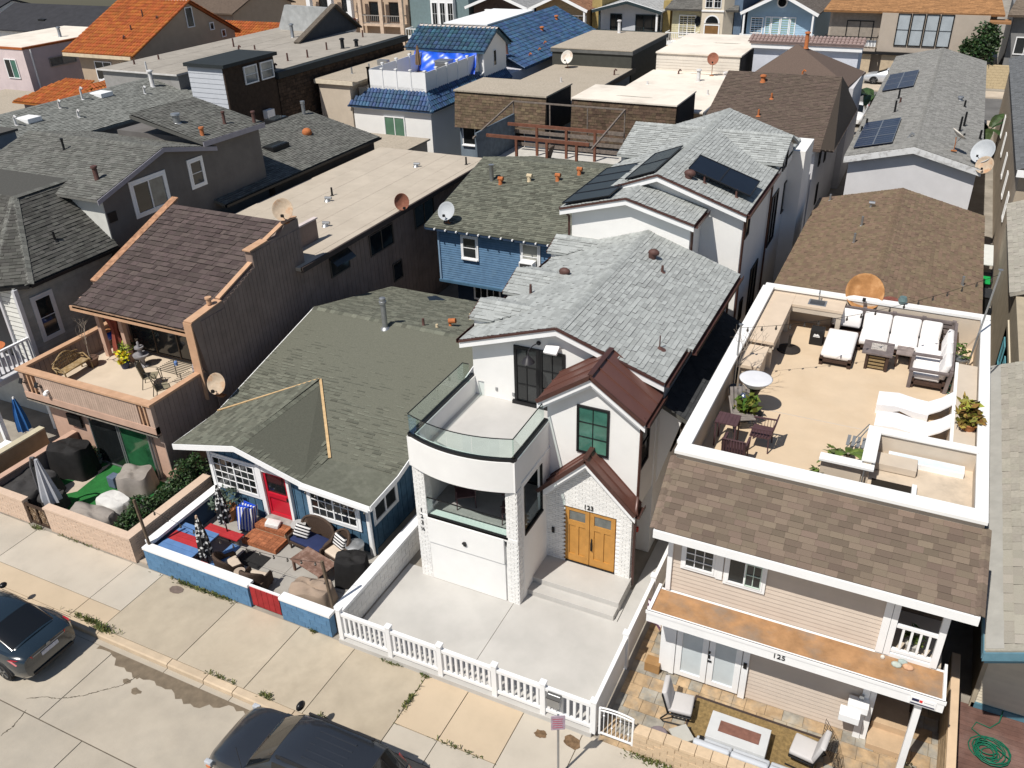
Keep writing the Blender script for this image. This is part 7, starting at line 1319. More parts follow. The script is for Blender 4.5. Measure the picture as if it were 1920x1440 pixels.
palm_plant('banana palm between the cocoa brown roof and the solar roof house', -5.0, 73, 1.5, 2.0, 3); palm_plant('banana palm right of the solar roof house by the back street', 3.2, 70, 1.0, 1.6, 5)
# ---------------------------------------------------------------- vehicles
rubber = mat('tyre_rubber', (.015, .015, .016), .85, .1); rimm = mat('wheel_rim', (.25, .26, .27), .35, .1, 4, metal=.8, spec=.5); carglass = mat('car_glass', (.008, .009, .01), .04, 0, spec=.7); redl = mat('tail_light_red', (.35, .012, .02), .15, .1, 5, spec=.7); amber = mat('amber_lens', (.6, .2, .08), .25, 0); clearl = mat('head_light_lens', (.45, .47, .5), .15, .1, 8, spec=.7); platem = mat('number_plate', (.5, .52, .6), .5, .3, 20)
def car(name, label, cat, paint, W_, body, cab, glass_i, wheels, wr, extras=None, cabm=None):
    t = local(name, label, cat); rings = []
    for x, w, zb, zt, cr in body:
        h = [(w*.86, zb), (w*.97, zb+.1), (w, zb+(zt-zb)*.45), (w*.985, zt-.14), (w*.93, zt-.045), (w*.8, zt), (w*.4, zt+cr*.8)]
        rings.append([V((x, -y, z)) for y, z in h]+[V((x, 0, zt+cr))]+[V((x, y, z)) for y, z in reversed(h)]+[V((x, 0, zb))])
    MB().loft(rings).build('body', paint, t, smooth=math.radians(38))
    def ring(s_):
        x, wb, zb, wt, zt = s_; return [V((x, -wb, zb)), V((x, -wt, zt-.07)), V((x, -wt*.86, zt-.015)), V((x, -wt*.45, zt+.01)), V((x, 0, zt+.018)), V((x, wt*.45, zt+.01)), V((x, wt*.86, zt-.015)), V((x, wt, zt-.07)), V((x, wb, zb))]
    R_ = [ring(s_) for s_ in cab]; MB().loft(R_).build('cabin', paint, t, smooth=math.radians(40))
    def patch(nm, i0, i1, a, b, m, o=.008, ins=.0, e0=0, e1=0):
        pts = []; k0, k1 = R_[i0], R_[i1]
        rows = [[k0[j].lerp(k1[j], f_) for j in range(a, b+1)] for f_ in (e0, .5, 1-e1)]
        c = V((sum(p.x for r in rows for p in r)/len(rows)/(b-a+1), 0, .9)); vs = []
        for r in rows: vs += [p+(p-V((p.x*.5+c.x*.5, 0, .8))).normalized()*o for p in r]
        n = b-a+1; MB().add(vs, [(i*n+j, i*n+j+1, (i+1)*n+j+1, (i+1)*n+j) for i in range(2) for j in range(n-1)]).build(nm, m, t, smooth=True)
    gi = glass_i; patch('windscreen', gi[0], gi[1], 1, 7, carglass, e0=.06, e1=.04); patch('rear_window', gi[2], gi[3], 1, 7, carglass, e0=.04, e1=.06)
    for k in range(gi[1], gi[2]):
        for a, b in ((0, 1), (7, 8)): patch('side_window', k, k+1, a, b, carglass, e0=.06, e1=.06, o=.006)
    for x in wheels:
        for s_ in (-1, 1):
            y = s_*(W_/2-.1); ty = MB().lathe([(wr*.72, -.105), (wr*.95, -.11), (wr, -.07), (wr, .07), (wr*.95, .11), (wr*.72, .105)], (0, 0, 0), 20); ty.xf(Matrix.Translation((x, y, wr)) @ Matrix.Rotation(PI/2, 4, 'X')); o = ty.build('wheel', rubber, t, smooth=math.radians(30))
            rm = MB().lathe([(wr*.7, 0), (wr*.68, .02), (.06, .012)], (0, 0, 0), 16)
            rm.xf(Matrix.Translation((x, y+s_*.1, wr)) @ Matrix.Rotation(-s_*PI/2, 4, 'X')); rm.build('rim', mat('dark_rim', (.03, .03, .032), .4), o)
            sp = MB()
            for i in range(5):
                a = 2*PI*i/5; sp.bar((x, y+s_*.125, wr), (x+math.cos(a)*wr*.66, y+s_*.125, wr+math.sin(a)*wr*.66), .05, .02, up=(0, 1, 0))
            sp.build('spokes', rimm, o)
            ar = MB(); ar.tube([(x+math.cos(PI*i/10)*wr*1.12, s_*(W_/2-.035), wr+math.sin(PI*i/10)*wr*1.12) for i in range(11)], .05, 6); ar.build('wheel_arch', paint if False else mat('arch_black', (.02, .02, .022), .6), t)
    if extras: extras(t)
    return t
navy = mat('navy_black_paint', (.012, .022, .032), .22, .05, 1, coat=1, spec=.6); gun = mat('gunmetal_paint', (.03, .034, .042), .28, .05, 1, coat=.8, spec=.6, metal=.3)
def sedan_x(t):
    for s_ in (-1, 1):
        mb = MB(); mb.prism([(-2.3, s_*.5, .8), (-2.31, s_*.52, .93), (-2.12, s_*.86, .98), (-1.82, s_*.895, .94), (-2.1, s_*.88, .82)], (-.02, 0, .012)); mb.build('tail_light', redl, t)
        m_ = MB().ball((.78, s_*1.0, 1.0), (.1, .12, .08), 10, 6); m_.build('mirror', mat('mirror_black', (.012, .012, .013), .3), t, smooth=True)
    MB().box(-2.345, -2.33, -.26, .26, .74, .86).build('number_plate', platem, t); MB().box(-2.335, -2.3, -.5, .5, .885, .91).build('chrome_strip', rimm, t); MB().ball((-2.33, 0, .955), (.012, .07, .045), 12, 6).build('emblem', rimm, t)
    MB().box(-2.36, -2.28, -.62, .62, .36, .44).build('bumper_insert', MATS['arch_black'], t); MB().tube([(-.95, -.62, 1.425), (.1, -.62, 1.425)], .008, 4).tube([(-.95, .62, 1.425), (.1, .62, 1.425)], .008, 4).build('roof_seam', MATS['arch_black'], t)
sb = [(-2.33, .66, .42, .78, .01), (-2.3, .78, .34, .96, .015), (-2.15, .86, .26, 1.04, .015), (-1.7, .89, .21, 1.05, .015), (-.9, .9, .2, 1.02, .01), (.4, .9, .2, 1.0, .01), (1.0, .89, .2, .99, .03), (1.6, .87, .21, .92, .03), (2.1, .8, .25, .8, .03), (2.3, .62, .32, .66, .02)]
scab = [(1.15, .78, .98, .7, 1.0), (.2, .79, 1.0, .62, 1.42), (-.35, .79, 1.01, .63, 1.455), (-.95, .79, 1.02, .61, 1.42), (-1.85, .74, 1.04, .66, 1.08)]
car1 = car('parked_sedan', 'dark navy sedan parked at the kerb, cut off by the left edge', 'car', navy, 1.79, sb, scab, (0, 1, 3, 4), (-1.4, 1.3), .32, sedan_x); place(car1, (-21.35, 9.46, -.15), PI)
def suv_x(t):
    for s_ in (-1, 1):
        MB().ball((.86, s_*1.08, 1.2), (.09, .15, .11), 10, 6).build('mirror', MATS['mirror_black'], t, smooth=True); f = MB(); f.bar((-1.65, s_*.62, 1.8), (.15, s_*.62, 1.8), .05, .04); f.bar((-1.6, s_*.62, 1.74), (-1.6, s_*.62, 1.8), .05, .05); f.bar((.1, s_*.62, 1.74), (.1, s_*.62, 1.8), .05, .05); f.build('roof_rail', MATS['arch_black'], t)
        MB().prism([(-2.36, s_*.76, .85), (-2.36, s_*.9, .85), (-2.2, s_*.925, .95), (-2.1, s_*.86, 1.32), (-2.14, s_*.76, 1.32)], (-.02, 0, .01)).build('tail_light', redl, t); MB().cbox((2.12, s_*.86, .78), (.2, .12, .14)).build('head_light', clearl, t, bevel=.03); MB().cbox((2.1, s_*.915, .72), (.12, .03, .09)).build('side_marker', amber, t)
    for y in (-.36, -.18, 0, .18, .36): MB().bar((-1.35, y, 1.762), (-.35, y, 1.768), .05, .02).build('roof_rib', gun, t, bevel=.008)
    MB().tube([(.86, -.6, 1.09), (.98, -.05, 1.14), (1.0, .02, 1.13)], .014, 5).tube([(.86, .05, 1.13), (1.0, .55, 1.1)], .014, 5).build('wiper', MATS['mirror_black'], t); MB().box(-2.44, -2.3, -.85, .85, .42, .62).build('rear_bumper', MATS['arch_black'], t, bevel=.03); MB().box(2.2, 2.34, -.8, .8, .4, .6).build('front_bumper', gun, t, bevel=.04)
    MB().tube([(1.1, .82, 1.0), (1.05, .86, 1.9)], .006, 4).build('aerial', MATS['mirror_black'], t)
ub = [(-2.4, .78, .5, .95, .01), (-2.34, .88, .42, 1.12, .01), (-2.0, .925, .36, 1.16, .01), (-.8, .93, .34, 1.14, .01), (.6, .93, .34, 1.12, .01), (1.0, .925, .34, 1.1, .035), (1.6, .91, .34, 1.05, .04), (2.0, .86, .36, .97, .04), (2.22, .76, .4, .82, .03), (2.3, .66, .44, .72, .02)]
ucab = [(1.08, .84, 1.1, .76, 1.13), (.3, .84, 1.12, .68, 1.68), (-.5, .84, 1.13, .7, 1.76), (-1.55, .84, 1.13, .69, 1.745), (-1.95, .83, 1.13, .67, 1.72), (-2.36, .82, 1.13, .74, 1.15)]
car2 = car('parked_suv', 'gunmetal grey sport utility vehicle with roof rails parked at the kerb, bottom of view', 'car', gun, 1.86, ub, ucab, (0, 1, 4, 5), (-1.45, 1.42), .37, suv_x); place(car2, (-10.4, 9.4, -.15), PI+.01)
silver = mat('silver_paint', (.55, .57, .6), .3, .03, 1, coat=.6, metal=.3); wpaint = mat('white_car_paint', (.75, .75, .75), .3, .02, 1, coat=.6)
def far_x(t):
    for s_ in (-1, 1): MB().prism([(-2.3, s_*.5, .8), (-2.31, s_*.52, .93), (-2.12, s_*.86, .98), (-1.82, s_*.895, .94), (-2.1, s_*.88, .82)], (-.02, 0, .012)).build('tail_light', redl, t)
c3 = car('parked_sedan', 'silver sedan parked in front of the beige house across the back street', 'car', silver, 1.79, sb, scab, (0, 1, 3, 4), (-1.4, 1.3), .34, far_x); place(c3, (-5.4, 96.2, 0), PI)
c4 = car('parked_sedan', 'white sedan mostly hidden behind the cocoa brown roof house', 'car', wpaint, 1.79, sb, scab, (0, 1, 3, 4), (-1.4, 1.3), .34, far_x); place(c4, (-6.6, 79.4, 0), -PI/2)
c5 = car('parked_sedan', 'white car glimpsed beside the black wall of the cream roof building', 'car', wpaint, 1.79, sb, scab, (0, 1, 3, 4), (-1.4, 1.3), .34, far_x); place(c5, (-13.9, 88, -.1), 0)
# ---------------------------------------------------------------- satellite dishes
def dish(label, loc, az, el, r, face, back=None, base=None, label_grp=None, mast=.5):
    """loc = foot of the mast; az/el = way the dish looks"""
    t = thing('satellite_dish', label, 'satellite dish', loc); L = V(loc); d = V((math.cos(el)*math.cos(az), math.cos(el)*math.sin(az), math.sin(el))); c = L+V((0, 0, mast))
    rot = d.to_track_quat('Z', 'Y').to_matrix().to_4x4(); mb = MB(); mb.lathe([(.01, 0), (r*.5, r*.06), (r*.85, r*.2), (r, r*.3), (r*1.02, r*.3), (r*.85, r*.16), (r*.5, r*.02), (.01, -.03)], (0, 0, 0), 22, .92, 1.0); mb.xf(Matrix.Translation(c+d*.06) @ rot); mb.build('reflector', face, t, smooth=True)
    p = c+d*(r*1.25)+V((0, 0, -r*.75)); f = MB(); f.tube([c+V((0, 0, -r*.8)), p], .018, 5); f.build('feed_arm', alum, t); MB().cbox(p, (.1, .08, .1)).build('feed_horn', blackm if base is None else base, t)
    MB().tube([L, L+V((0, 0, mast*.6)), c-d*.05], .025, 6).build('mast', rust, t); MB().cbox(L+V((0, 0, .02)), (.28, .2, .03)).build('foot', rust, t)
rustp = mat('rust_streaked_dish', (.48, .38, .28), .8, .2, 4, stain=(.42, .16, .04), stain_amt=1., stain_scale=2.2); greyd = mat('pale_grey_dish', (.42, .44, .46), .55, .06, 3); redd = mat('red_brown_dish', (.28, .11, .07), .85, .2, 5, stain=(.4, .2, .12), stain_amt=.6, stain_scale=4); whd = mat('white_dish', (.66, .62, .56), .6, .05, 3, stain=(.45, .2, .06), stain_amt=.8, stain_scale=2.5)
dish('rusty satellite dish on the peach house roof parapet', (-21.7, 24.6, 7.3), -PI/2+.55, .5, .42, rustp); dish('orange rusted satellite dish low on the peach house wall by the cottage roof', (-20.95, 19.0, 2.9), -PI/2+.2, .45, .38, rustp)
dish('red brown satellite dish on the edge of the long flat cream roof', (-21.4, 32.1, 5.5), -PI/2+.9, .25, .38, redd, mast=.35); dish('pale grey satellite dish on the blue clapboard house eave', (-18.9, 32.0, 5.2), -PI/2+.1, .6, .42, greyd)
dish('white satellite dish on the gravel roof below the dark olive box', (-26.2, 63.6, 6.0), -PI/2, .5, .5, whd, mast=.7); dish('terracotta coloured satellite dish on the cream white roof', (-15.2, 63.6, 6.03), -PI/2+.2, .4, .42, redd, mast=1.1)
dish('large rusty satellite dish behind the roof deck back parapet', (-1.1, 27.55, 6.1), -PI/2+.1, .75, .62, mat('bronze_rust_dish', (.36, .17, .06), .8, .25, 3, stain=(.5, .3, .15), stain_amt=.6, stain_scale=3), mast=.5)
dish('pale rust spotted satellite dish standing on the solar roof', (.95, 50.6, 5.5), PI/2-1.2, .9, .45, whd, mast=.75); dish('large grey satellite dish at the solar roof right corner', (2.35, 49.9, 5.1), -PI/2-.5, .6, .62, greyd, mast=.6); dish('orange stained satellite dish under the grey one at the solar roof corner', (2.5, 49.3, 4.9), -PI/2-.3, .6, .45, rustp, mast=.3)
# ---------------------------------------------------------------- street furniture
t = thing('parking_sign', 'small faded parking sign on a grey post by the picket fence', 'sign', (-5.1, 12.0, 0)); MB().tube([(-5.1, 12.0, 0), (-5.1, 12.0, 2.15)], .03, 8).build('post', alum, t); o = MB().cbox((-5.08, 11.95, 1.95), (.32, .015, .46), .5).build('sign_plate', mat('faded_sign', (.42, .33, .4), .6, .2, 10), t, bevel=.004)
f = MB()
for i in range(5): f.cbox((-5.085, 11.938, 2.08-i*.07), (.24-.03*(i % 2), .008, .022), .5)
f.build('sign_print', mat('faded_red_print', (.4, .1, .14), .7), o)
t = thing('bollard', 'yellow steel bollard beside the white garage door in the alley', 'bollard', (-6.0, 47.6, 0)); MB().lathe([(.09, 0), (.09, 1.1), (.07, 1.16), (.01, 1.18)], (-6.0, 47.0, 0), 12).build('post', mat('bollard_yellow', (.65, .36, .02), .6, .1, 4), t, smooth=math.radians(40))
def bin_(label, x, y, z, body, lid, s=1):
    t = thing('wheelie_bin', label, 'bin', (x, y, z)); MB().hexa([(x-.26*s, y-.28*s, z), (x+.26*s, y-.28*s, z), (x+.26*s, y+.28*s, z), (x-.26*s, y+.28*s, z), (x-.32*s, y-.36*s, z+1.0*s), (x+.32*s, y-.36*s, z+1.0*s), (x+.32*s, y+.36*s, z+1.0*s), (x-.32*s, y+.36*s, z+1.0*s)]).build('body', body, t, bevel=.02); MB().prism([(x-.34*s, y-.4*s, z+1.0*s), (x+.34*s, y-.4*s, z+1.0*s), (x+.34*s, y+.4*s, z+1.06*s), (x-.34*s, y+.4*s, z+1.06*s)], (0, 0, .05)).build('lid', lid, t, bevel=.015); MB().tube([(x-.25*s, y+.42*s, z+1.0*s), (x+.25*s, y+.42*s, z+1.0*s)], .02, 5).build('handle', body, t); return t
blkp = mat('black_bin_plastic', (.015, .015, .016), .5, .1)
bin_('black wheelie bin with green lid in the right side yard', 3.35, 44.5, 0, blkp, mat('green_lid', (.01, .3, .07), .45, .1)); bin_('black wheelie bin with black lid in the right side yard', 3.35, 42.5, 0, blkp, mat('dark_bin_lid', (.03, .032, .034), .5), 1.15); bin_('black wheelie bin with yellow lid far along the right side yard', 3.3, 48.7, 0, blkp, mat('yellow_lid', (.7, .5, .2), .5))
o = tag(MB().prism([(2.8, 45.3, 1.5), (3.7, 45.3, 1.5), (3.7, 47.9, 1.6), (2.8, 47.9, 1.6)], (0, 0, .04)).build('corrugated_sheet', mat('white_corrugated', (.62, .63, .6), .6, .05)), 'white corrugated sheet roof over the right side yard', 'roof sheet')
# ---------------------------------------------------------------- weeds
def weed(label, x, y, n, sp, seed, h=.1, m=None):
    r = random.Random(seed); mb = MB()
    for _ in range(n):
        p = V((x+r.gauss(0, sp[0]), y+r.gauss(0, sp[1]), .0)); a = r.uniform(0, 6.28); q = p+V((math.cos(a)*h*.8, math.sin(a)*h*.8, h*r.uniform(.4, 1.2))); w = V((-math.sin(a), math.cos(a), 0))*h*.16; mb.add([p-w*.5, p+w*.5, q+w, q+V((0, 0, h*.1))-w], [(0, 1, 2, 3)])
    o = mb.build('weeds', m or weedm, None, fix=False); tag(o, label, None, None, 'stuff'); return o
for i, (x, y, n, sx, sy) in enumerate(((-19.4, 11.0, 260, .45, .04), (-18.9, 10.9, 120, .2, .05), (-17.6, 13.3, 220, .5, .03), (-16.6, 13.33, 90, .25, .03), (-13.25, 13.35, 50, .06, .04), (-9.5, 13.28, 40, .06, .03), (-10.6, 13.28, 60, .2, .03), (-3.2, 13.25, 160, .35, .05), (-13.0, 10.96, 60, .12, .04), (-9.45, 12.4, 90, .03, .25), (-7.5, 11.67, 50, .5, .02), (-22.8, 13.36, 50, .4, .02), (-24.6, 13.3, 50, .12, .04), (-11.2, 10.97, 70, .1, .05), (-14.5, 10.95, 50, .3, .02))): weed('weeds growing in the pavement joint', x, y, n, (sx, sy), i, .085)
# ---------------------------------------------------------------- patio and deck furniture
def cush(mb, c, d, rz=0, tilt=None): return mb.cbox(c, d, rz, tilt)
def pillow(name, c, d, m, par, rz=0, tilt=None, bev=.05): return MB().cbox(c, d, rz, tilt).build(name, m, par, bevel=min(bev, min(d)*.45), smooth=math.radians(60))
def plant_pot(name, label, x, y, z, r, h, potm, leaf, n, lr, seed, size=.12, stems=False, grp=None):
    t = thing(name, label, 'potted plant', (x, y, z), grp); MB().lathe([(r*.7, 0), (r, h*.9), (r*1.08, h*.9), (r*1.08, h), (r*.9, h), (r*.85, h*.85)], (x, y, z), 14).build('pot', potm, t, smooth=math.radians(35))
    if leaf: foliage(t, (x, y, z+h+lr*.6), (lr, lr, lr), n, leaf, size, seed)
    return t
def covered(label, x, y, z, dx, dy, h, m, rz=0, seed=1, top=.85, name='covered_furniture', cat='covered furniture', sag=.04):
    """a cloth cover draped over furniture: subdivided box with folds"""
    r = random.Random(seed); t = local(name, label, cat); mb = MB(); n = 40; rings = []; ph = [r.uniform(0, 6) for _ in range(4)]
    for k, (f_, zz) in enumerate(((1.08, 0), (1.04, .3), (1.0, .62), (.97, .86), (.92, .97), (.8, 1.0), (.5, 1.02), (.2, 1.0))):
        ring = []
        for j in range(n):
            a = 2*PI*j/n; cx, sy = math.cos(a), math.sin(a); e = 5.; s_ = (abs(cx)**e+abs(sy)**e)**(-1/e); q = f_*(1+.045*math.sin(7*a+ph[0])*(1-zz*.8)+.03*math.sin(13*a+ph[1])*(1-zz*.7))
            if zz > .9: q *= top if zz > .99 and f_ > .7 else 1
            ring.append(V((cx*s_*dx/2*q, sy*s_*dy/2*q, h*zz+sag*math.sin(3*a+ph[2])*zz+sag*.8*math.sin(5*a+k+ph[3])*zz)))
        rings.append(ring)
    mb.loft(rings).build('cover', m, t, smooth=math.radians(50)); place(t, (x, y, z), rz); return t
# --- cottage patio
picr = mat('red_bench_paint', (.4, .03, .035), .6, .12, 3, island=.06); picb = mat('blue_bench_paint', (.1, .2, .4), .6, .12, 3, island=.06)
t = thing('picnic_table', 'square picnic table with red and blue boards on the cottage patio', 'picnic table', (-18.65, 14.35, .02))
for i, m in enumerate((picb, picb, picr, picr, picb, picb)): MB().box(-19.35, -17.95, 13.72+i*.205, 13.72+i*.205+.195, .72, .76).build('board', m, t)
for x in (-19.1, -18.2): MB().bar((x, 13.9, .02), (x, 14.8, .72), .08, .05).bar((x, 14.8, .02), (x, 13.9, .72), .08, .05).build('leg', alum, t)
def bench(label, x0, x1, y0, y1, m):
    t = thing('bench', label, 'bench', ((x0+x1)/2, (y0+y1)/2, .02), 'benches round the picnic table'); n = 2; alongx = (x1-x0) > (y1-y0)
    for i in range(n):
        if alongx: w = (y1-y0)/n; MB().box(x0, x1, y0+i*w+.004, y0+(i+1)*w-.004, .42, .46).build('board', m, t)
        else: w = (x1-x0)/n; MB().box(x0+i*w+.004, x0+(i+1)*w-.004, y0, y1, .42, .46).build('board', m, t)
    for a in (.15, .85):
        c = V((x0+(x1-x0)*a, (y0+y1)/2, 0)) if alongx else V(((x0+x1)/2, y0+(y1-y0)*a, 0)); MB().box(c.x-.05, c.x+.05, c.y-.05, c.y+.05, .02, .42).build('leg', alum, t)
bench('red bench behind the picnic table by the cottage wall', -18.9, -17.5, 15.15, 15.5, picr); bench('blue bench right of the picnic table', -17.55, -17.2, 13.75, 15.0, picb); bench('red bench tucked behind the blue block wall', -18.8, -17.6, 13.68-.0, 13.7+.28, picr); bench('short blue bench left of the picnic table', -19.45, -19.4+.25, 13.8, 14.6, picb)
dotm = dots_mat('black_white_dots', (.02, .02, .022), (.72, .72, .7), 9.)
umbrella_closed('closed_umbrella', 'closed black and white spotted umbrella nearest the blue block wall', -17.55, 13.95, .02, 2.25, dotm, blackm, .17, 'closed spotted umbrellas', mat('umbrella_wood', (.5, .35, .25), .8)); umbrella_closed('closed_umbrella', 'closed black and white spotted umbrella nearest the cottage window', -18.1, 15.4, .02, 2.2, dotm, blackm, .17, 'closed spotted umbrellas')
plant_pot('terracotta_planter', 'big terracotta planter with thin shrub by the cottage left window', -18.95, 16.3, .02, .32, .5, terra, mat('grey_green_leaf', (.08, .11, .08), .7, .2, island=.3), 160, .5, 4, .1)
t = thing('coiled_hose', 'dark coiled hose lying below the cottage left window', 'hose', (-18.1, 16.2, .05)); mb = MB(); mb.tube([(-18.1+(.22+.03*math.sin(i*.9))*math.cos(i*.5), 16.15+(.17+.03*math.cos(i*.7))*math.sin(i*.5), .05+.002*i) for i in range(70)], .018, 5); mb.build('hose', mat('brown_black_hose', (.03, .022, .018), .6), t, smooth=True)
t = thing('folded_beach_chairs', 'stack of folded blue and white beach chairs leaning by the brick steps', 'beach chair', (-17.9, 16.2, .02)); blc = mat('royal_blue_canvas', (.01, .06, .5), .8, .1, 5)
for i in range(4):
    y = 16.35-i*.09; MB().cbox((-17.95, y, .5), (.55, .05, .85), .1*i-.1, ('X', -.18)).build('chair_fabric', stripe_mat('blue_white_stripe', (.01, .06, .45), (.7, .7, .72), 9, 0) if i % 2 else blc, t, bevel=.015); f = MB()
    for s_ in (-.29, .29): f.tube([(-17.95+s_, y-.05, .05), (-17.95+s_, y+.1, .95)], .012, 5)
    f.build('frame', alum, t)
t = tag(MB().cbox((-16.98, 16.3, .47), (.46, .3, .16), .3, ('Y', .2)).build('paper_bag', mat('white_plastic_bag', (.72, .7, .68), .6, .1, 5, .5, 12), bevel=.03, smooth=math.radians(60)), 'crumpled white bag lying on the brick steps', 'bag')
t = tag(MB().cbox((-16.85, 15.02, .028), (1.0, .62, .015)).build('door_mat', mat('black_mat', (.02, .02, .02), .95, .2, 20, .4, 90)), 'black mat on the patio in front of the brick steps', 'mat')
def wicker_seat(name, label, w, seatm, cat, pill=None, grp=None):
    """rounded wicker seat facing -y in local coordinates"""
    t = local(name, label, cat, grp); n = 12; rings = []
    arc = [(PI*(i/n)) for i in range(n+1)]; mb = MB()
    for th, zt in ((1.0, 0),):
        for i in range(n+1):
            a = arc[i]; x = -math.cos(a)*w/2; y = .28+math.sin(a)*.16 if w > .9 else -.05+math.sin(a)*.38; h = .5+.4*math.sin(a)**.7
            nx_, ny_ = -math.cos(a), math.sin(a)*.8; L_ = math.hypot(nx_, ny_) or 1; nx_, ny_ = nx_/L_*.05, ny_/L_*.05
            mb.v += [V((x, y, .12)), V((x+nx_, y+ny_, .12)), V((x+nx_*1.3, y+ny_*1.5, h)), V((x, y, h))]
    for i in range(n):
        b_ = i*4
        for j in range(4): mb.f.append((b_+j, b_+(j+1) % 4, b_+4+(j+1) % 4, b_+4+j))
    mb.f += [(0, 1, 2, 3), (n*4+3, n*4+2, n*4+1, n*4)]; mb.build('backrest', wicker, t, smooth=math.radians(60))
    rim = [V((-math.cos(a)*w/2, (.28+math.sin(a)*.16 if w > .9 else -.05+math.sin(a)*.38)+.03, .5+.4*math.sin(a)**.7+.02)) for a in arc]; MB().tube([rim[0]+V((0, -.42 if w > .9 else -.3, -.02))]+rim+[rim[-1]+V((0, -.42 if w > .9 else -.3, -.02))], .045, 7).build('rim', wicker, t, smooth=True)
    for s_ in (-1, 1): MB().box(s_*w/2-.035, s_*w/2+.035, -.36, .3, .12, .48).build('arm_panel', wicker, t, bevel=.02)
    MB().box(-w/2+.03, w/2-.03, -.36, .32, .2, .3).build('seat', wicker, t, bevel=.02); MB().cbox((0, -.04, .36), (w-.1, .62, .11)).build('cushion', seatm, t, bevel=.04, smooth=math.radians(60))
    for sx in (-1, 1):
        for y in (-.33, .28): MB().tube([(sx*(w/2-.05), y, 0), (sx*(w/2-.04), y, .22)], .03, 6).build('leg', wicker, t)
    return t
navyc = mat('navy_cushion', (.02, .03, .09), .9, .1); crmc = mat('cream_seat_cushion', (.6, .5, .4), .9, .08)
bw_ = stripe_mat('black_white_stripe', (.02, .02, .025), (.72, .7, .68), 10, 2, .9)
lv = place(wicker_seat('wicker_loveseat', 'brown wicker loveseat with navy cushion under the cottage right window', 1.35, navyc, 'loveseat'), (-15.4, 16.25, .02), -.1)
ch_ = place(wicker_seat('wicker_armchair', 'brown wicker armchair with cream cushion beside the loveseat', .72, crmc, 'armchair', grp='wicker armchairs on the cottage patio'), (-14.3, 16.2, .02), -.25)
dup(ch_, (-17.0, 14.2, .02), PI-.5, 'brown wicker armchair turned from view beside the spotted umbrella pole'); dup(ch_, (-15.85, 14.05, .02), PI+.15, 'brown wicker armchair seen from behind at the middle of the blue wall')
for (x, y, z), rz, lab in (((-15.7, 16.2, .66), .35, 'black and white striped pillow on the wicker loveseat'), ((-14.3, 16.28, .66), -.3, 'black and white striped pillow on the wicker armchair')):
    tp_ = local('striped_pillow', lab, 'pillow', 'striped pillows'); MB().cbox((0, 0, 0), (.5, .14, .42)).build('pillow_body', bw_, tp_, bevel=.06, smooth=math.radians(60)); place(tp_, (x, y, z), rz); tp_.rotation_euler = (-.35, .35 if rz > 0 else .1, rz)
t = thing('side_table', 'small round grey side table beside the brick steps', 'table', (-16.35, 16.3, .02)); MB().lathe([(.24, 0), (.25, .03)], (-16.1, 16.5, .56), 18).build('top', mat('pale_grey_top', (.42, .41, .4), .6, .06), t); MB().tube([(-16.1, 16.5, .02), (-16.1, 16.5, .56)], .04, 6).build('leg', blackm, t)
t = thing('trash_can', 'round galvanised trash can by the cottage corner', 'bin', (-13.75, 16.35, .02)); MB().lathe([(.24, 0), (.28, .6), (.3, .6), (.3, .64), (.27, .66), (.05, .72)], (-13.8, 16.35, .02), 20).build('can', alum, t, smooth=math.radians(35))
covered('black covered barbecue at the right end of the cottage patio', -13.35, 15.55, .02, 1.0, .7, .95, blackf, .5, 3, name='covered_barbecue', cat='barbecue'); covered('beige covered furniture behind the short blue wall', -13.95, 14.3, .02, 1.25, .8, .62, beigef, .2, 5)
wood = mat('weathered_red_wood', (.2, .115, .085), .85, .25, 6, .2, 50, stain=(.36, .28, .24), stain_amt=.5, stain_scale=6, island=.12)
t = local('coffee_table', 'weathered slatted wooden coffee table in front of the loveseat', 'table')
for i in range(7): MB().box(-.68, .68, -.36+i*.104, -.36+i*.104+.096, .43, .46).build('plank', wood, t)
for x in (-.6, .6):
    for y in (-.3, .3): MB().box(x-.035, x+.035, y-.035, y+.035, 0, .43).build('leg', wood, t)
MB().box(-.6, .6, -.03, .03, .16, .2).build('stretcher', wood, t); place(t, (-14.65, 15.35, .02), -.22)
t = tag(MB().lathe([(.17, 0), (.17, .03)], (-16.3, 13.95, .62), 16).build('round_tray', mat('tan_tray', (.4, .32, .25), .8)), 'round tan tray top beside the turned wicker armchair', 'tray')
# string lights
def string_lights(label, a, b, sag, n, grp='string lights', z2=None):
    t = thing('string_lights', label, 'string lights', a); a, b = V(a), V(b); P_ = [a.lerp(b, i/24)-V((0, 0, sag*4*(i/24)*(1-i/24))) for i in range(25)]; MB().tube(P_, .006, 4).build('cable', blackm, t)
    for i in range(n):
        f_ = (i+.5)/n; p = a.lerp(b, f_)-V((0, 0, sag*4*f_*(1-f_))); mb = MB().lathe([(.016, 0), (.018, -.06), (.032, -.07), (.03, -.12), (.01, -.14)], p, 7); mb.build('bulb', mat('bulb_dark', (.05, .045, .04), .3), t)
string_lights('string lights sagging between the cottage patio poles', (-19.55, 13.55, 2.55), (-12.7, 13.62, 2.55), .45, 14); string_lights('string lights along the cottage right eave', (-15.4, 16.15, 2.48), (-12.9, 16.15, 2.36), .05, 7)
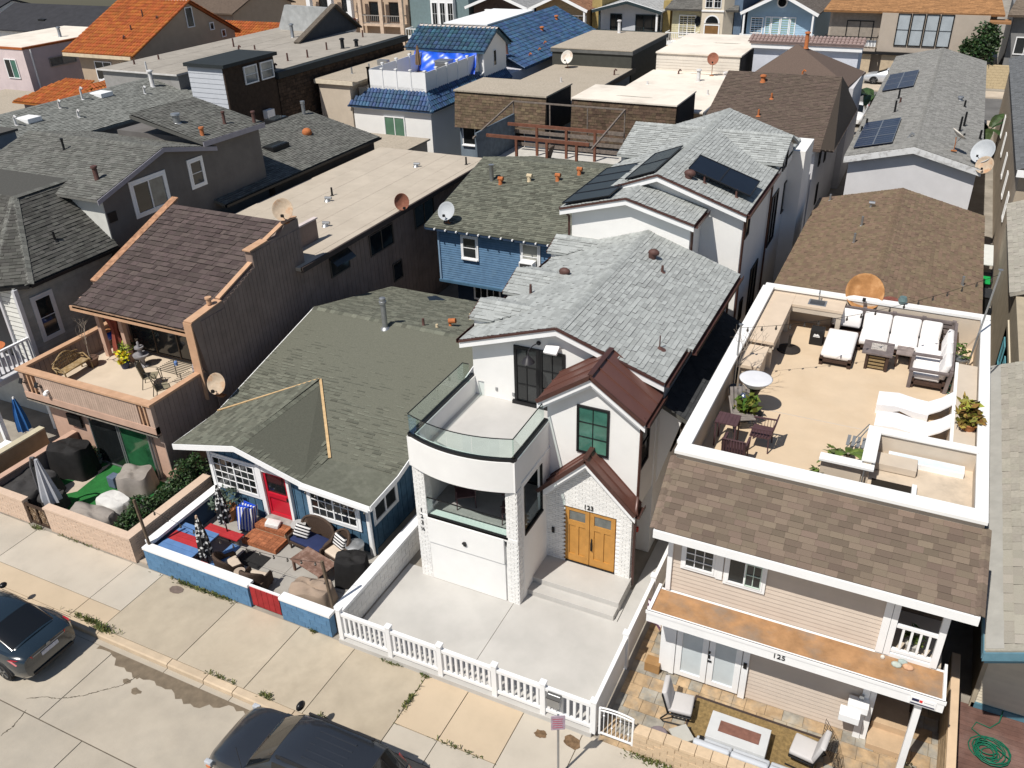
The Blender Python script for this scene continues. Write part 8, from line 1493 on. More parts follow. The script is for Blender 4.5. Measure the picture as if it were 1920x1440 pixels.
# --- peach patio
covered('big black covered barbecue on the peach house patio', -26.0, 16.15, .03, 1.5, .95, 1.2, blackf, .25, 7, name='covered_barbecue', cat='barbecue'); covered('charcoal covered sofa behind the peach brick wall', -26.2, 14.5, .03, 1.6, 1.5, .75, dgreyf, .1, 8)
covered('charcoal covered low seat beside the scrolled gate', -24.95+.05, 14.4-.1, .03, .8, .7, .6, dgreyf, .3, 12)
covered('taupe covered armchair by the glass sliding door', -23.05, 16.3, .03, 1.15, .95, .78, greyf, .4, 9); covered('white covered ottoman on the green turf', -22.95, 15.15, .045, 1.2, .8, .42, mat('white_cover', (.6, .59, .57), .9, .04, 2, .2, 9), -.15, 10, sag=.015); covered('taupe covered seat behind the right peach brick wall', -22.8, 14.15, .03, 1.7, .8, .66, greyf, .05, 11)
t = thing('cantilever_umbrella', 'closed grey cantilever umbrella on a curved pole above the turf patio', 'umbrella', (-24.8, 14.1, .03)); MB().tube([(-24.95, 14.05, .03), (-25.0, 14.05, 1.3), (-24.95, 14.05, 2.0), (-24.8, 14.05, 2.35), (-24.62, 14.05, 2.4)], .04, 8).build('pole', mat('grey_pole', (.1, .1, .11), .4), t, smooth=True)
rings = []
for k in range(9):
    f_ = k/8; rr = .05+.24*f_ if f_ < .9 else .27; rings.append([V((-24.55+.1*f_+rr*(1+.2*math.cos(8*2*PI*j/16))*math.cos(2*PI*j/16), 14.05+rr*(1+.2*math.cos(8*2*PI*j/16))*math.sin(2*PI*j/16), 2.35-1.65*f_)) for j in range(16)])
MB().loft(rings).build('canopy', mat('grey_canvas', (.42, .43, .46), .85, .06, 3), t, smooth=math.radians(60)); MB().tube([(-24.55, 14.05, .03), (-24.5, 14.05, .8)], .02, 5).bar((-25.3, 14.05, .06), (-24.4, 14.05, .06), .07, .05).build('base', MATS['grey_pole'], t)
t = thing('hedge', 'dark green clipped hedge along the right side of the turf patio', 'hedge', (-21.0, 15.5, .03)); 
for i in range(9): MB().tube([(-21.0+.06*(i % 3), 13.95+i*.42, .03), (-21.0+.1*(i % 2), 14.0+i*.42, .8)], .025, 5).build('stem', darkw, t)
hr = random.Random(6); mb = MB()
for _ in range(9000):
    y = hr.uniform(13.75, 17.5); ht = 1.12+.2*math.sin(y*3.1)+.12*math.sin(y*7.7)+(.3 if y > 16.6 else 0); wd = .5+.1*math.sin(y*4.3+1); d = V((hr.gauss(0, 1), hr.gauss(0, .5), hr.gauss(0, 1))).normalized(); k = hr.uniform(.72, 1.05)
    p = V((-21.0+d.x*wd*k, y+d.y*.1, .6+d.z*(ht-.6)*k if d.z > 0 else .6+d.z*.55*k)); a = V((hr.gauss(0, 1), hr.gauss(0, 1), hr.gauss(0, .7))).normalized()*hr.uniform(.035, .075); b = a.orthogonal().normalized(); b.rotate(Matrix.Rotation(hr.uniform(0, 6.28), 3, a)); b *= a.length*.55; mb.add([p-a, p+b, p+a, p-b], [(0, 1, 2, 3)])
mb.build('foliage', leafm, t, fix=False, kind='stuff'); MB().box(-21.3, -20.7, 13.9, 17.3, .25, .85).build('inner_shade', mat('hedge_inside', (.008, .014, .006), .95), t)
t = thing('folding_stool', 'slate blue folding stool on the turf by the taupe cover', 'stool', (-23.95, 16.1, .045)); MB().cbox((-23.95, 16.1, .28), (.34, .34, .45)).build('fabric', mat('slate_blue_fabric', (.1, .13, .19), .9, .15, 6), t, bevel=.04); MB().bar((-24.1, 15.95, .05), (-23.8, 16.25, .06), .03).build('leg', blackm, t)
plant_pot('cactus_pot', 'small cactus in a terracotta pot beside the sliding door', -26.0, 17.0, .03, .14, .25, terra, leafm, 60, .22, 3, .07); plant_pot('succulent_pot', 'little succulent pot by the sliding door sill', -25.65, 16.9, .03, .12, .2, mat('grey_pot', (.25, .25, .25), .8), mat('sage_leaf', (.13, .17, .12), .7, .2, island=.3), 60, .18, 5, .06)
tag(MB().box(-26.9, -26.2, 17.02, 17.1, 1.35, 1.85).build('outdoor_television', blackf, bevel=.02), 'black covered screen on the peach wall above the patio', 'screen')
# left lane items
umbrella_closed('closed_umbrella', 'closed blue umbrella standing in the lane left of the peach house', -29.0, 16.6, .0, 2.2, mat('deep_blue_canvas', (.03, .13, .36), .85, .15), trimw, .2); t = thing('patio_table', 'round orange topped table on the shingled house porch', 'table', (-30.4, 17.2, 2.95)); MB().lathe([(.5, 0), (.52, .04)], (-30.5, 17.3, 3.68), 20).build('top', mat('orange_top', (.5, .16, .06), .6, .1), t); MB().tube([(-30.5, 17.3, 2.95), (-30.5, 17.3, 3.68)], .05, 6).build('leg', blackm, t)
bin_('white lidded box in the lane left of the peach house', -28.9, 15.6, 0, trimw, trimw, .7)
# --- peach roof deck
iron = mat('gold_brown_iron', (.3, .2, .09), .7, .3, 9, stain=(.5, .42, .3), stain_amt=.6, stain_scale=8); diron = mat('dark_iron', (.05, .045, .035), .6, .2, 6); sling = mat('khaki_sling', (.25, .22, .15), .9, .1)
t = local('garden_bench', 'ornate gold brown cast iron garden bench on the peach deck', 'bench'); f = MB(); rng = random.Random(2)
for i in range(15):
    x = -.6+i*.086; h = .52+.36*math.sin(PI*(i+.5)/15); f.tube([(x, .22, .42), (x+rng.uniform(-.05, .05), .27, .42+(h-.42)*.5), (x, .3, h)], .018, 4)
for k in range(3): f.tube([(-.62+i*.155, .22+.03*k, .5+k*.11+.1*math.sin(PI*i/8)) for i in range(9)], .02, 4)
f.tube([(-.66, .1, .44)]+[(-.62+i*.155, .31, .5+.42*math.sin(PI*(i+.4)/8.8)) for i in range(9)]+[(.66, .1, .44)], .028, 6); f.build('backrest', iron, t); MB().box(-.6, .6, -.22, .22, .38, .43).build('seat', iron, t, bevel=.015)
for s_ in (-1, 1): MB().tube([(s_*.62, -.24, .0), (s_*.62, -.22, .4), (s_*.64, .05, .62), (s_*.62, .28, .55)], .03, 6).build('arm', iron, t); MB().tube([(s_*.58, .25, 0), (s_*.58, .22, .4)], .03, 6).build('leg', iron, t)
place(t, (-27.35, 18.2, 2.75), PI/2+.1)
t = plant_pot('potted_bare_tree', 'leafless pale tree in a brown pot beside the deck bench', -27.35, 19.0, 2.75, .26, .34, mat('brown_pot', (.12, .07, .05), .8, .15), None, 0, 0, 1); f = MB(); rb = random.Random(8)
def branch(p, d, L, r_, k):
    q = p+d*L; f.tube([p, p.lerp(q, .5)+V((rb.uniform(-.04, .04),)*3), q], [r_, r_*.8, r_*.6], 5)
    if k:
        for _ in range(2 if k < 3 else 3): branch(q, (d+V((rb.uniform(-.7, .7), rb.uniform(-.7, .7), rb.uniform(-.1, .4)))).normalized(), L*rb.uniform(.6, .85), r_*.6, k-1)
branch(V((-27.35, 19.0, 3.05)), V((-.1, .05, 1)).normalized(), .55, .025, 4); f.build('branches', twig, t)
def urn(name, label, x, y, z, r, m, leaf=None, seed=1): return plant_pot(name, label, x, y, z, r, r*1.4, m, leaf, 90, r*1.5, seed, .09)
blg = mat('cobalt_glaze', (.01, .06, .35), .25, .15, 3, spec=.6); t = thing('plant_stand', 'round cobalt blue pot on a thin iron stand by the deck wall', 'pot', (-27.5, 20.1, 2.75)); MB().ball((-27.5, 20.1, 3.5), (.27, .27, .2), 16, 8).build('bowl', blg, t, smooth=True); MB().lathe([(.16, 0), (.16, .03)], (-27.5, 20.1, 3.67), 14).build('rim', terra, t)
for a in (0, 2.1, 4.2): MB().tube([(-27.5+.2*math.cos(a), 20.1+.2*math.sin(a), 2.75), (-27.5+.12*math.cos(a), 20.1+.12*math.sin(a), 3.35)], .012, 4).build('leg', diron, t)
urn('green_pot', 'dark green leafy pot under the deck roof', -26.6, 20.0, 2.75, .22, mat('green_glaze', (.05, .09, .07), .4), leafm, 2); urn('terracotta_bowl', 'terracotta bowl with white shells by the deck corner post', -27.0, 20.35, 3.1, .2, terra, None, 3); urn('grey_bowl', 'wide grey bowl of succulents on the peach deck', -26.35, 19.7, 2.75, .22, mat('grey_bowl_glaze', (.3, .32, .36), .5), mat('lime_leaf', (.25, .3, .04), .6, .2, island=.3), 4)
urn('flower_bowl', 'small bowl of bright yellow flowers on the peach deck', -26.0, 19.35, 2.75, .18, mat('dark_blue_bowl', (.02, .03, .08), .4), mat('yellow_flower', (.6, .5, .02), .7, .25, island=.3, hue=.06), 5)
t = thing('garden_fountain', 'grey tiered stone fountain on the peach deck beside the post', 'fountain', (-25.5, 19.75, 2.75)); MB().lathe([(.24, 0), (.24, .04), (.1, .08), (.09, .35), (.28, .42), (.3, .5), (.1, .46), (.08, .7), (.17, .76), (.17, .82), (.05, .8), (.05, 1.0), (.01, 1.05)], (-25.5, 19.75, 2.75), 16).build('basin', mat('grey_stone', (.26, .25, .26), .9, .2, 8), t, smooth=math.radians(40))
t = thing('curtain', 'rust red outdoor curtain tied to the deck roof post', 'curtain', (-26.9, 20.0, 2.9)); MB().loft([[V((-26.95+rr*(1+.25*math.cos(6*2*PI*j/18))*math.cos(2*PI*j/18), 20.05+rr*(1+.25*math.cos(6*2*PI*j/18))*math.sin(2*PI*j/18), z)) for j in range(18)] for z, rr in ((4.95, .26), (4.4, .2), (3.9, .1), (3.4, .17), (2.85, .24))]).build('cloth', mat('rust_red_cloth', (.25, .06, .04), .9, .15, 6), t, smooth=math.radians(60))
def sling_chair(label, loc, rz):
    t = local('sling_chair', label, 'chair', 'iron sling chairs on the peach deck'); MB().cbox((0, 0, .42), (.5, .48, .03)).build('seat', sling, t); MB().cbox((0, .28, .7), (.5, .03, .56), 0, ('X', -.2)).build('backrest', sling, t)
    for s_ in (-1, 1): MB().tube([(s_*.28, -.28, 0), (s_*.27, -.22, .6), (s_*.27, .15, .66), (s_*.26, .3, .95)], .016, 5).build('arm', diron, t); MB().tube([(s_*.26, .32, 0), (s_*.25, .22, .42)], .016, 5).build('leg', diron, t)
    MB().tube([(-.26, .33, .95), (-.15, .37, 1.05), (.15, .37, 1.05), (.26, .33, .95)], .016, 5).build('top_rail', diron, t); return place(t, loc, rz)
sc1 = sling_chair('khaki iron sling chair in the middle of the peach deck', (-24.0, 18.75, 2.75), 2.2); dup(sc1, (-23.0, 18.3, 2.75), 2.6, 'khaki iron sling chair nearest the right deck parapet')
t = thing('iron_table', 'dark iron mesh table on the peach deck with a blue jar on it', 'table', (-23.2, 19.2, 2.75)); f = MB()
for i in range(9): f.bar((-23.75, 18.85+i*.1, 3.45), (-22.6, 18.85+i*.1, 3.45), .025, .02)
f.build('top', diron, t)
for x, y in ((-23.65, 18.95), (-22.7, 18.95), (-23.65, 19.6), (-22.7, 19.6)): MB().tube([(x, y, 2.75), (x, y, 3.45)], .016, 5).build('leg', diron, t)
tag(MB().lathe([(.06, 0), (.07, .12), (.05, .16)], (-23.25, 19.35, 3.46), 10).build('jar', mat('jar_blue', (.15, .25, .5), .4)), 'small blue jar on the iron deck table', 'jar'); covered('grey lilac covered chair by the right deck parapet', -22.45, 19.9, 2.75, .7, .8, .75, mat('lilac_cover', (.35, .32, .35), .9, .06), .2, 14)
# --- beige house roof deck (z 5.5)
DZ = 5.5; dkf = mat('espresso_wood', (.06, .035, .026), .65, .2, 6, .15, 50); grey_w = mat('driftwood_top', (.17, .14, .135), .8, .2, 5, .2, 50, island=.1)
S = thing('sectional_sofa', 'white cushioned corner sectional sofa with dark wood frame on the roof deck', 'sofa', (0, 26.2, DZ))
f = MB(); f.box(-.95, 1.6, 25.75, 26.85, DZ+.12, DZ+.2); f.box(-1.88, -.95, 24.4, 26.85, DZ+.12, DZ+.2); f.box(.7, 1.6, 24.0, 25.75, DZ+.12, DZ+.2); f.build('frame', dkf, S)
for x, y in ((-1.82, 24.45), (-1.02, 24.45), (-1.82, 26.8), (-.9, 25.8), (.72, 24.05), (1.55, 24.05), (1.55, 26.8)): MB().box(x-.05, x+.05, y-.05, y+.05, DZ, DZ+.3).build('leg', dkf, S)
f = MB(); f.bar((-1.9, 26.95, DZ+.85), (1.6, 26.95, DZ+.85), .1, .08); f.bar((1.66, 26.9, DZ+.85), (1.66, 24.0, DZ+.7), .08, .1); f.build('back_rail', grey_w, S)
for x in (-1.85, -.97, -.1, .75, 1.6): MB().box(x-.06, x+.06, 26.9, 27.02, DZ, DZ+.92).build('back_post', grey_w, S)
for i in range(3): MB().box(-1.9, 1.6, 26.93, 26.97, DZ+.3+i*.18, DZ+.42+i*.18).build('slat', grey_w, S)
for x0, x1 in ((-.93, -.12), (-.1, .71), (.73, 1.3)): pillow('seat_cushion', ((x0+x1)/2, 26.15, DZ+.32), (x1-x0, .85, .2), cushw, S, bev=.07); pillow('back_cushion', ((x0+x1)/2, 26.68, DZ+.62), (x1-x0, .2, .58), cushw, S, 0, ('X', -.22), .08)
pillow('seat_cushion', (-1.42, 25.3, DZ+.32), (.88, 1.75, .2), cushw, S, bev=.07); pillow('back_cushion', (-1.42, 26.68, DZ+.62), (.86, .2, .58), cushw, S, 0, ('X', -.22), .08)
for y0, y1 in ((25.0, 25.85), (24.1, 24.98)): pillow('seat_cushion', (1.05, (y0+y1)/2, DZ+.32), (.75, y1-y0, .2), cushw, S, bev=.07)
for y0, y1 in ((25.6, 26.5), (24.9, 25.58), (24.1, 24.88)): pillow('back_cushion', (1.5, (y0+y1)/2, DZ+.6), (.2, y1-y0, .55), cushw, S, 0, ('Y', .22), .08)
for y in (24.0, 25.0): f = MB(); f.bar((.62, y, DZ+.58), (1.62, y, DZ+.6), .12, .05); f.bar((.66, y, DZ), (.66, y, DZ+.57), .1, .09); f.bar((1.6, y, DZ), (1.66, y, DZ+.7), .1, .09); f.build('armrest', grey_w, S)
t = thing('fire_table', 'grey plank topped fire pit table with wicker base on the roof deck', 'fire table', (-.3, 25.0, DZ))
for i in range(6): MB().box(-.74, .1, 24.58+i*.145, 24.58+i*.145+.14, DZ+.52, DZ+.57).build('plank', grey_w, t)
MB().box(-.55, -.05, 24.7, 25.3, DZ, DZ+.52).build('base', wicker, t); f = MB()
for x in (-.58, -.02):
    for y in (24.67, 25.33): f.box(x-.04, x+.04, y-.04, y+.04, DZ, DZ+.52)
f.build('corner_post', dkf, t, kind='stuff'); mb = MB()
for i in range(4): mb.box(-.52, -.08, 24.66, 24.7, DZ+.06+i*.11, DZ+.11+i*.11)
mb.build('wicker_band', mat('tan_wicker', (.28, .2, .1), .85, .3, 30), t, kind='stuff'); MB().box(-.52, -.1, 24.85, 25.25, DZ+.57, DZ+.59).build('burner_tray', mat('glass_beads', (.5, .45, .4), .3, .5, 25), t)
t = thing('side_table', 'small slatted wooden side table beside the fire table on the roof deck', 'table', (.4, 25.35, DZ))
for i in range(5): MB().box(.18, .64, 25.08+i*.115, 25.08+i*.115+.11, DZ+.42, DZ+.45).build('plank', mat('silvered_wood', (.27, .22, .2), .85, .25, 6, island=.1), t)
for x, y in ((.22, 25.12), (.6, 25.12), (.22, 25.6), (.6, 25.6)): MB().box(x-.03, x+.03, y-.03, y+.03, DZ, DZ+.42).build('leg', dkf, t)
def chaise(label, y, x0):
    t = thing('chaise_lounge', label, 'lounger', (x0+.9, y, DZ), 'white moulded loungers on the roof deck'); prof = [(0, .3), (.5, .36), (.95, .28), (1.25, .25), (1.55, .45), (1.85, .75)]; mb = MB(); a = [V((x0+p[0], y-.34, DZ+p[1])) for p in prof]; b = [V((x0+p[0], y+.34, DZ+p[1])) for p in prof]; n = len(prof); up = V((0, 0, -.05)); wp = mat('white_moulded_plastic', (.8, .79, .8), .45, .03, 2)
    mb.add(a+b+[p+up for p in a]+[p+up for p in b], [(i, i+1, n+i+1, n+i) for i in range(n-1)]+[(2*n+i+1, 2*n+i, 3*n+i, 3*n+i+1) for i in range(n-1)]+[(i+1, i, 2*n+i, 2*n+i+1) for i in range(n-1)]+[(n+i, n+i+1, 3*n+i+1, 3*n+i) for i in range(n-1)]+[(0, n, 3*n, 2*n), (n-1, 2*n-1+0, 4*n-1, 3*n-1)]); mb.build('shell', wp, t, smooth=math.radians(50))
    for s_ in (-1, 1): MB().prism([(x0, y+s_*.34, DZ), (x0+.12, y+s_*.34, DZ), (x0+.6, y+s_*.34, DZ+.2), (x0+1.15, y+s_*.34, DZ), (x0+1.3, y+s_*.34, DZ), (x0+1.3, y+s_*.34, DZ+.24), (x0+.95, y+s_*.34, DZ+.26), (x0+.5, y+s_*.34, DZ+.33), (x0, y+s_*.34, DZ+.28)], (0, s_*.035, 0)).build('side_panel', wp, t)
chaise('white moulded lounger nearest the sectional sofa', 22.55, -.05); chaise('white moulded lounger nearest the stair well wall', 21.45, .0)
t = thing('cooler_box', 'black drinks cooler standing under the deck counter', 'cooler', (-2.15, 25.9, DZ)); MB().box(-2.35, -1.95, 25.6, 26.0, DZ, DZ+.5).build('body', blkp, t, bevel=.02); MB().prism([(-2.25, 25.59, DZ+.33), (-2.05, 25.59, DZ+.33), (-2.12, 25.59, DZ+.4), (-2.17, 25.59, DZ+.37), (-2.21, 25.59, DZ+.4)], (0, -.01, 0)).build('mountain_logo', trimw, t); MB().box(-2.25, -2.05, 25.585, 25.6, DZ+.29, DZ+.31).build('logo_bar', trimw, t)
t = thing('umbrella_base', 'round black umbrella base with short tube on the roof deck', 'umbrella base', (-2.95, 25.0, DZ)); MB().lathe([(.36, 0), (.35, .04), (.1, .08), (.045, .1), (.045, .5)], (-2.85, 25.0, DZ), 22).build('base', mat('dark_iron_base', (.03, .025, .022), .6, .2), t, smooth=math.radians(40))
t = thing('patio_heater', 'stone pillar fire bowl with a wide white bowl top on the roof deck', 'fire bowl', (-3.1, 21.0, DZ)); MB().lathe([(.3, 0), (.26, .05), (.12, .12), (.11, .6), (.16, .75), (.2, .8)], (-3.1, 20.9, DZ), 14).build('pedestal', mat('dark_pedestal', (.05, .04, .03), .6, .2), t, smooth=math.radians(40)); MB().lathe([(.05, .8), (.3, .9), (.42, 1.05), (.44, 1.08), (.4, 1.09), (.05, 1.06)], (-3.1, 20.9, DZ), 26).build('bowl', mat('white_bowl', (.66, .66, .68), .6, .04), t, smooth=True)
t = thing('bistro_table', 'square purple brown slatted table by the deck left wall', 'table', (-3.4, 19.15, DZ)); pb_ = mat('purple_brown_resin', (.085, .045, .05), .6, .12, 6, island=.05)
for i in range(6): MB().box(-3.68+i*.094, -3.68+i*.094+.09, 18.88, 19.42, DZ+.72, DZ+.75).build('slat', pb_, t)
for x, y in ((-3.65, 18.92), (-3.15, 18.92), (-3.65, 19.38), (-3.15, 19.38)): MB().box(x-.02, x+.02, y-.02, y+.02, DZ, DZ+.72).build('leg', pb_, t)
def strap_chair(label, loc, rz):
    t = local('strap_armchair', label, 'armchair', 'purple brown strap chairs on the roof deck'); w = .56; MB().box(-w/2, w/2, -.26, .24, .42, .46).build('seat', pb_, t)
    for i in range(8): MB().bar((-w/2+.035+i*.07, .25, .46), (-w/2+.035+i*.07, .33, .86), .05, .012).build('strap', pb_, t)
    MB().tube([(-w/2, .25, .46), (-w/2, .34, .88), (w/2, .34, .88), (w/2, .25, .46)], .02, 5).build('back_frame', pb_, t)
    for s_ in (-1, 1):
        f = MB()
        for i in range(7): f.bar((s_*w/2, -.22+i*.075, .44), (s_*w/2, -.22+i*.075, .66), .03, .01)
        f.bar((s_*w/2, -.28, .67), (s_*w/2, .3, .7), .05, .025); f.build('arm', pb_, t)
        for y in (-.24, .24): MB().bar((s_*w/2, y, 0), (s_*w/2*.95, y*.9, .44), .03).build('leg', pb_, t)
    return place(t, loc, rz)
s1 = strap_chair('purple brown strap armchair standing in the sun on the roof deck', (-2.55, 19.35, DZ), PI/2*1.0-PI); dup(s1, (-3.0, 18.35, DZ), PI, 'purple brown strap armchair seen from behind at the deck front parapet')
t = local('adirondack_chair', 'weathered grey slatted folding chair behind the bistro table', 'chair'); sg_ = mat('silver_grey_wood', (.25, .22, .2), .9, .2, 6, island=.1)
for i in range(6): MB().box(-.26, .26, -.3+i*.095, -.22+i*.095, .36, .385).build('slat', sg_, t)
for i in range(5): MB().bar((-.22+i*.11, .24, .36), (-.22+i*.11, .5, .95), .085, .02).build('back_slat', sg_, t)
for s_ in (-1, 1): MB().bar((s_*.27, -.3, 0), (s_*.27, .45, .7), .05, .03).bar((s_*.27, .35, 0), (s_*.27, -.3, .5), .05, .03).build('leg', sg_, t)
place(t, (-3.2, 20.1, DZ), .5)
tag(MB().ball((-3.3, 20.55, DZ+.62), .2, 16, 10).build('gazing_ball', mat('mirror_silver', (.6, .61, .63), .08, 0, metal=1, spec=.5), smooth=True), 'mirrored silver ball beside the spiky plant on the roof deck', 'ornament')
plant_pot('spiky_plant', 'spiky green and orange plant behind the bistro table', -3.2, 20.45, DZ, .22, .3, mat('dark_pot', (.05, .05, .055), .7), mat('spiky_leaf', (.1, .13, .02), .6, .3, island=.4, hue=.08), 180, .36, 9, .16); plant_pot('dry_vine_planter', 'grey planter with tall twisted dry vine at the deck left wall', -3.65, 21.4, DZ, .22, .4, mat('slate_planter', (.12, .12, .13), .8), None, 0, 0, 2)
f = MB(); rb = random.Random(12); branch(V((-3.65, 21.4, DZ+.4)), V((0, 0, 1)), .7, .03, 4); tv = bpy.data.objects['dry_vine_planter']; f.build('vine', twig, tv)
palm_plant('young banana plant in a pot by the stair well', -.45, 19.2, DZ, .5, 7, 7, leafy); plant_pot('yellow_leaf_pot', 'small yellow green potted plant by the stair well corner', -.75, 19.1, DZ, .14, .25, trimw, leafy, 70, .22, 6, .1); plant_pot('low_white_pot', 'white pot with yellow leaves at the deck front parapet', -1.0, 18.1, DZ, .16, .3, trimw, leafy, 60, .2, 8, .1)
plant_pot('succulent_bowl', 'orange terracotta bowl with spiky golden succulent on the deck bench wall', 2.1, 20.9, DZ+.8, .22, .2, terra, mat('gold_green_leaf', (.25, .2, .04), .7, .3, island=.4, hue=.06), 260, .36, 11, .13); plant_pot('zinc_planter', 'grey zinc planter with thin dry climber at the sofa corner', 1.9, 25.6, DZ, .2, .4, alum, leafy, 60, .3, 13, .08)
t = thing('metal_folding_chair', 'folded grey metal chair leaning by the stair well', 'chair', (-.3, 19.75, DZ)); f = MB()
for i in range(4): f.bar((-.5+i*.12, 19.65, DZ+.4), (-.5+i*.12, 20.1, DZ+.42), .08, .02)
f.build('seat', mat('grey_slat', (.2, .21, .22), .6), t, kind='stuff'); MB().tube([(-.55, 19.65, DZ), (-.1, 19.9, DZ+.85)], .015, 5).tube([(-.1, 20.1, DZ+.85), (-.55, 20.1, DZ)], .015, 5).build('frame', MATS['grey_slat'], t)
for lab, a, b in (('galvanised pole with a flared top at the deck left counter', (-3.85, 21.9, DZ), (-3.85, 22.0, DZ+2.0)), ('tall galvanised pole at the deck right back corner', (2.15, 25.9, DZ), (2.35, 26.1, DZ+3.0))): t = thing('metal_pole', lab, 'pole', a); MB().tube([a, b], .028, 7).build('tube', alum, t); MB().lathe([(.03, 0), (.07, .05)], b, 8).build('cap', alum, t)
string_lights('string lights from the left deck pole across the sofa', (-3.85, 22.0, DZ+1.95), (2.35, 26.1, DZ+2.9), .35, 18)
tag(MB().lathe([(.25, 0), (.3, .3), (.25, .6)], (-.3, 28.4, 5.6), 16).build('barrel', mat('striped_barrel', (.2, .07, .05), .8, .3, 14)), 'red brown striped barrel behind the deck back parapet', 'barrel'); tag(MB().lathe([(.1, 0), (.14, .1), (.1, .22)], (.05, 27.25, 6.62), 12).build('wall_lantern', mat('teal_lantern', (.12, .18, .18), .5, .2)), 'teal grey lantern on the deck back parapet', 'lantern')
t = thing('green_hose', 'loose dark green hose on the deck behind the sofa arm', 'hose', (1.85, 24.4, DZ)); MB().tube([(1.68+.12*math.sin(i*1.1), 23.9+i*.045, DZ+.03) for i in range(28)], .014, 5).build('hose', mat('green_hose_rubber', (.01, .16, .1), .5), t, smooth=True)
# --- paver patio
t = thing('fire_pit', 'white rectangular fire pit with rusty top plate on the paver patio', 'fire pit', (-1.5, 14.5, .015)); MB().box(-2.2, -.78, 14.15, 14.95, .05, .48).build('body', mat('pale_concrete_pit', (.55, .56, .56), .8, .04, 2, stain=(.45, .45, .45), stain_amt=.3), t, bevel=.01); MB().box(-1.95, -.98, 14.4, 14.72, .48, .495).build('lid', mat('rusty_plate', (.2, .095, .07), .85, .2, 6), t); MB().box(-2.1, -.88, 14.22, 14.9, .015, .05).build('plinth', blackm, t)
rg = tag(MB().box(-2.72, .35, 13.72, 15.55, .016, .026).build('rug', mat('olive_jute_rug', (.24, .165, .07), .95, .3, 12, .5, 120, stain=(.14, .1, .05), stain_amt=.5, stain_scale=5)), 'olive brown rug with dark border under the fire pit', 'rug'); MB().box(-2.78, .41, 15.55, 15.62, .015, .028).box(-2.78, -2.72, 13.7, 15.55, .015, .028).build('border', mat('rug_border', (.05, .035, .03), .95), rg)
def patio_chair(label, loc, rz):
    t = local('cushioned_patio_chair', label, 'armchair', 'grey cushioned patio chairs'); pillow('seat_cushion', (0, -.02, .42), (.6, .6, .14), cushg, t, bev=.05); pillow('back_cushion', (0, .32, .72), (.6, .14, .6), cushg, t, 0, ('X', -.25), .05)
    f = MB()
    for s_ in (-1, 1): f.tube([(s_*.33, -.35, .02), (s_*.33, .35, .02), (s_*.33, .42, .1), (s_*.33, .25, .34), (s_*.33, .42, .95)], .022, 6); f.tube([(s_*.33, .28, .34), (s_*.33, -.3, .34)], .022, 6)
    f.tube([(-.33, .42, .95), (.33, .42, .95)], .02, 6); f.tube([(-.33, -.3, .34), (.33, -.3, .34)], .02, 6); f.build('frame', blackm, t, kind='stuff')
    for i in range(6): MB().box(-.3, .3, -.28+i*.1, -.22+i*.1, .33, .35).build('slat', blackm, t)
    return place(t, loc, rz)
p1 = patio_chair('grey cushioned patio chair left of the fire pit', (-3.0, 14.85, .015), PI/2+.12); dup(p1, (.05, 14.8, .015), -PI/2-.12, 'grey cushioned patio chair right of the fire pit')
t = thing('patio_sofa', 'pale grey cushioned sofa backing onto the cream brick wall', 'sofa', (-1.2, 13.85, .015)); cs = mat('pale_blue_grey_cushion', (.5, .52, .55), .95, .04, 2, .1, 100); MB().box(-2.3, .5, 13.62, 14.1, .15, .22).build('frame', blackm, t)
for i in range(3): pillow('seat_cushion', (-1.95+i*.88, 13.95, .33), (.86, .42, .16), cs, t, bev=.05); pillow('back_cushion', (-1.95+i*.88, 13.7, .58), (.86, .16, .42), cs, t, bev=.06)
for x in (-2.25, .45): MB().box(x-.05, x+.05, 13.62, 14.1, .02, .5).build('armrest', blackm, t)
t = thing('side_table', 'pale square side table turned diagonally beside the patio sofa', 'table', (-2.75, 13.9, .015)); MB().cbox((-2.72, 14.0, .4), (.46, .46, .04), .75).build('top', mat('pale_stone_top', (.45, .44, .4), .8, .06), t); MB().cbox((-2.72, 14.0, .2), (.1, .1, .4), .75).build('leg', blackm, t)
tag(MB().lathe([(.22, 0), (.24, .3), (.2, .34)], (-3.25, 13.85, .015), 16).build('round_pouf', mat('purple_grey_pouf', (.2, .165, .18), .9, .08), smooth=math.radians(40)), 'round purple grey pouf behind the cream brick wall', 'pouf')
tag(MB().box(-4.25, -3.85, 15.85, 16.15, .02, .32).build('cardboard_box', mat('cardboard', (.33, .19, .08), .9, .1, 4), bevel=.005), 'brown cardboard box by the left door post', 'box')
t = thing('hanging_towel', 'white and plum striped towel hanging under the ledge corner', 'towel', (-4.3, 16.5, 1.0)); mb = MB(); 
for i in range(9):
    for j in range(7): mb.v.append(V((-4.5+.45*j/6, 16.7-.25*j/6+.05*math.sin(i*1.3+j), 1.75-.75*i/8)))
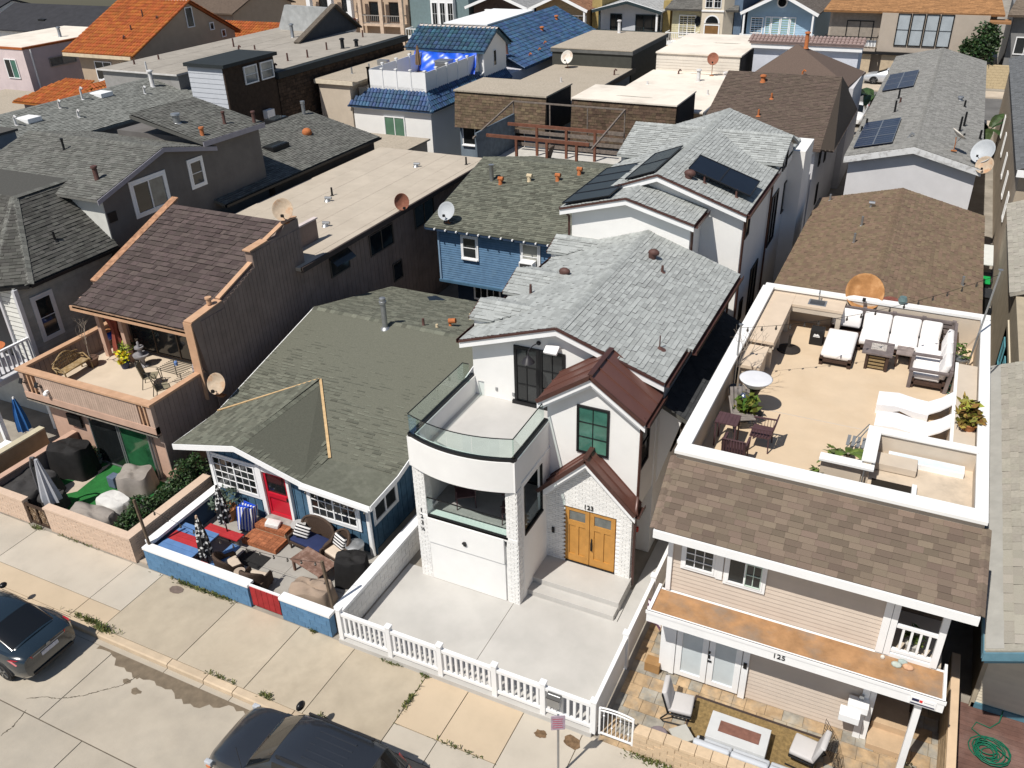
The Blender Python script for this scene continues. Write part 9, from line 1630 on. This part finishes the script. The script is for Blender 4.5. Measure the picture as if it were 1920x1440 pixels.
mb.f = [(i*7+j, i*7+j+1, (i+1)*7+j+1, (i+1)*7+j) for i in range(8) for j in range(6)]; mb.build('cloth', stripe_mat('plum_white_stripe', (.12, .05, .09), (.72, .66, .68), 6, 2), t, smooth=True)
t = thing('wire_fence_roll', 'loose roll of black wire mesh standing on the paver patio', 'wire mesh', (.7, 14.7, .015)); f = MB()
for i in range(13):
    a = i/12; x = .35+.75*a; y = 15.5-1.5*a+.15*math.sin(a*5); f.tube([(x, y, .02), (x, y, .85-.25*a)], .006, 4)
for k in range(9): f.tube([(.35+.75*i/12, 15.5-1.5*i/12+.15*math.sin(i/12*5), .03+k*.1*(1-.3*i/12)) for i in range(13)], .006, 4)
f.build('mesh', blackm, t, kind='stuff'); plant_pot('stone_plant', 'small dry plant at the foot of the porch post', 2.3, 15.2, .01, .08, .1, mat('stone_pot', (.3, .27, .22), .9), mat('dry_leaf', (.12, .1, .05), .8, .3, island=.4), 120, .25, 15, .07)
plant_pot('porch_plant', 'pale pot with yellow green leaves on the upper porch', 1.75, 16.35, 2.92, .15, .25, mat('pale_pot', (.55, .52, .48), .8), leafy, 80, .25, 17, .1)
# --- dark deck hose, loggia chairs
t = thing('garden_hose', 'green garden hose lying in loose coils on the dark red deck', 'hose', (4.0, 17.0, .1)); rh = random.Random(4); P_ = []
for i in range(150): a = i*.42; rr = .28+.12*math.sin(i*.31)+.08*math.sin(i*.13+1); P_.append((3.98+rr*math.cos(a), 16.75+rr*math.sin(a)*.95, .115+.0006*i))
P_ += [(3.6, 17.3, .12), (3.7, 17.55, .12), (4.0, 17.5, .12), (4.2, 17.75, .14), (4.25, 18.0, .3)]; MB().tube(P_, .014, 5).build('hose', mat('hose_green', (.01, .13, .075), .45), t, smooth=True)
wl_ = strap_chair('dark frame lounge chair with white cushion on the loggia left side', (-10.5, 17.7, 2.3), .6); wl_['group'] = 'dark lounge chairs in the loggia'
pillow('cushion', (0, 0, .5), (.5, .5, .1), cushw, wl_); w2_ = dup(wl_, (-8.95, 17.6, 2.3), -1.2, 'dark frame lounge chair with white cushion on the loggia right side', 'dark lounge chairs in the loggia')
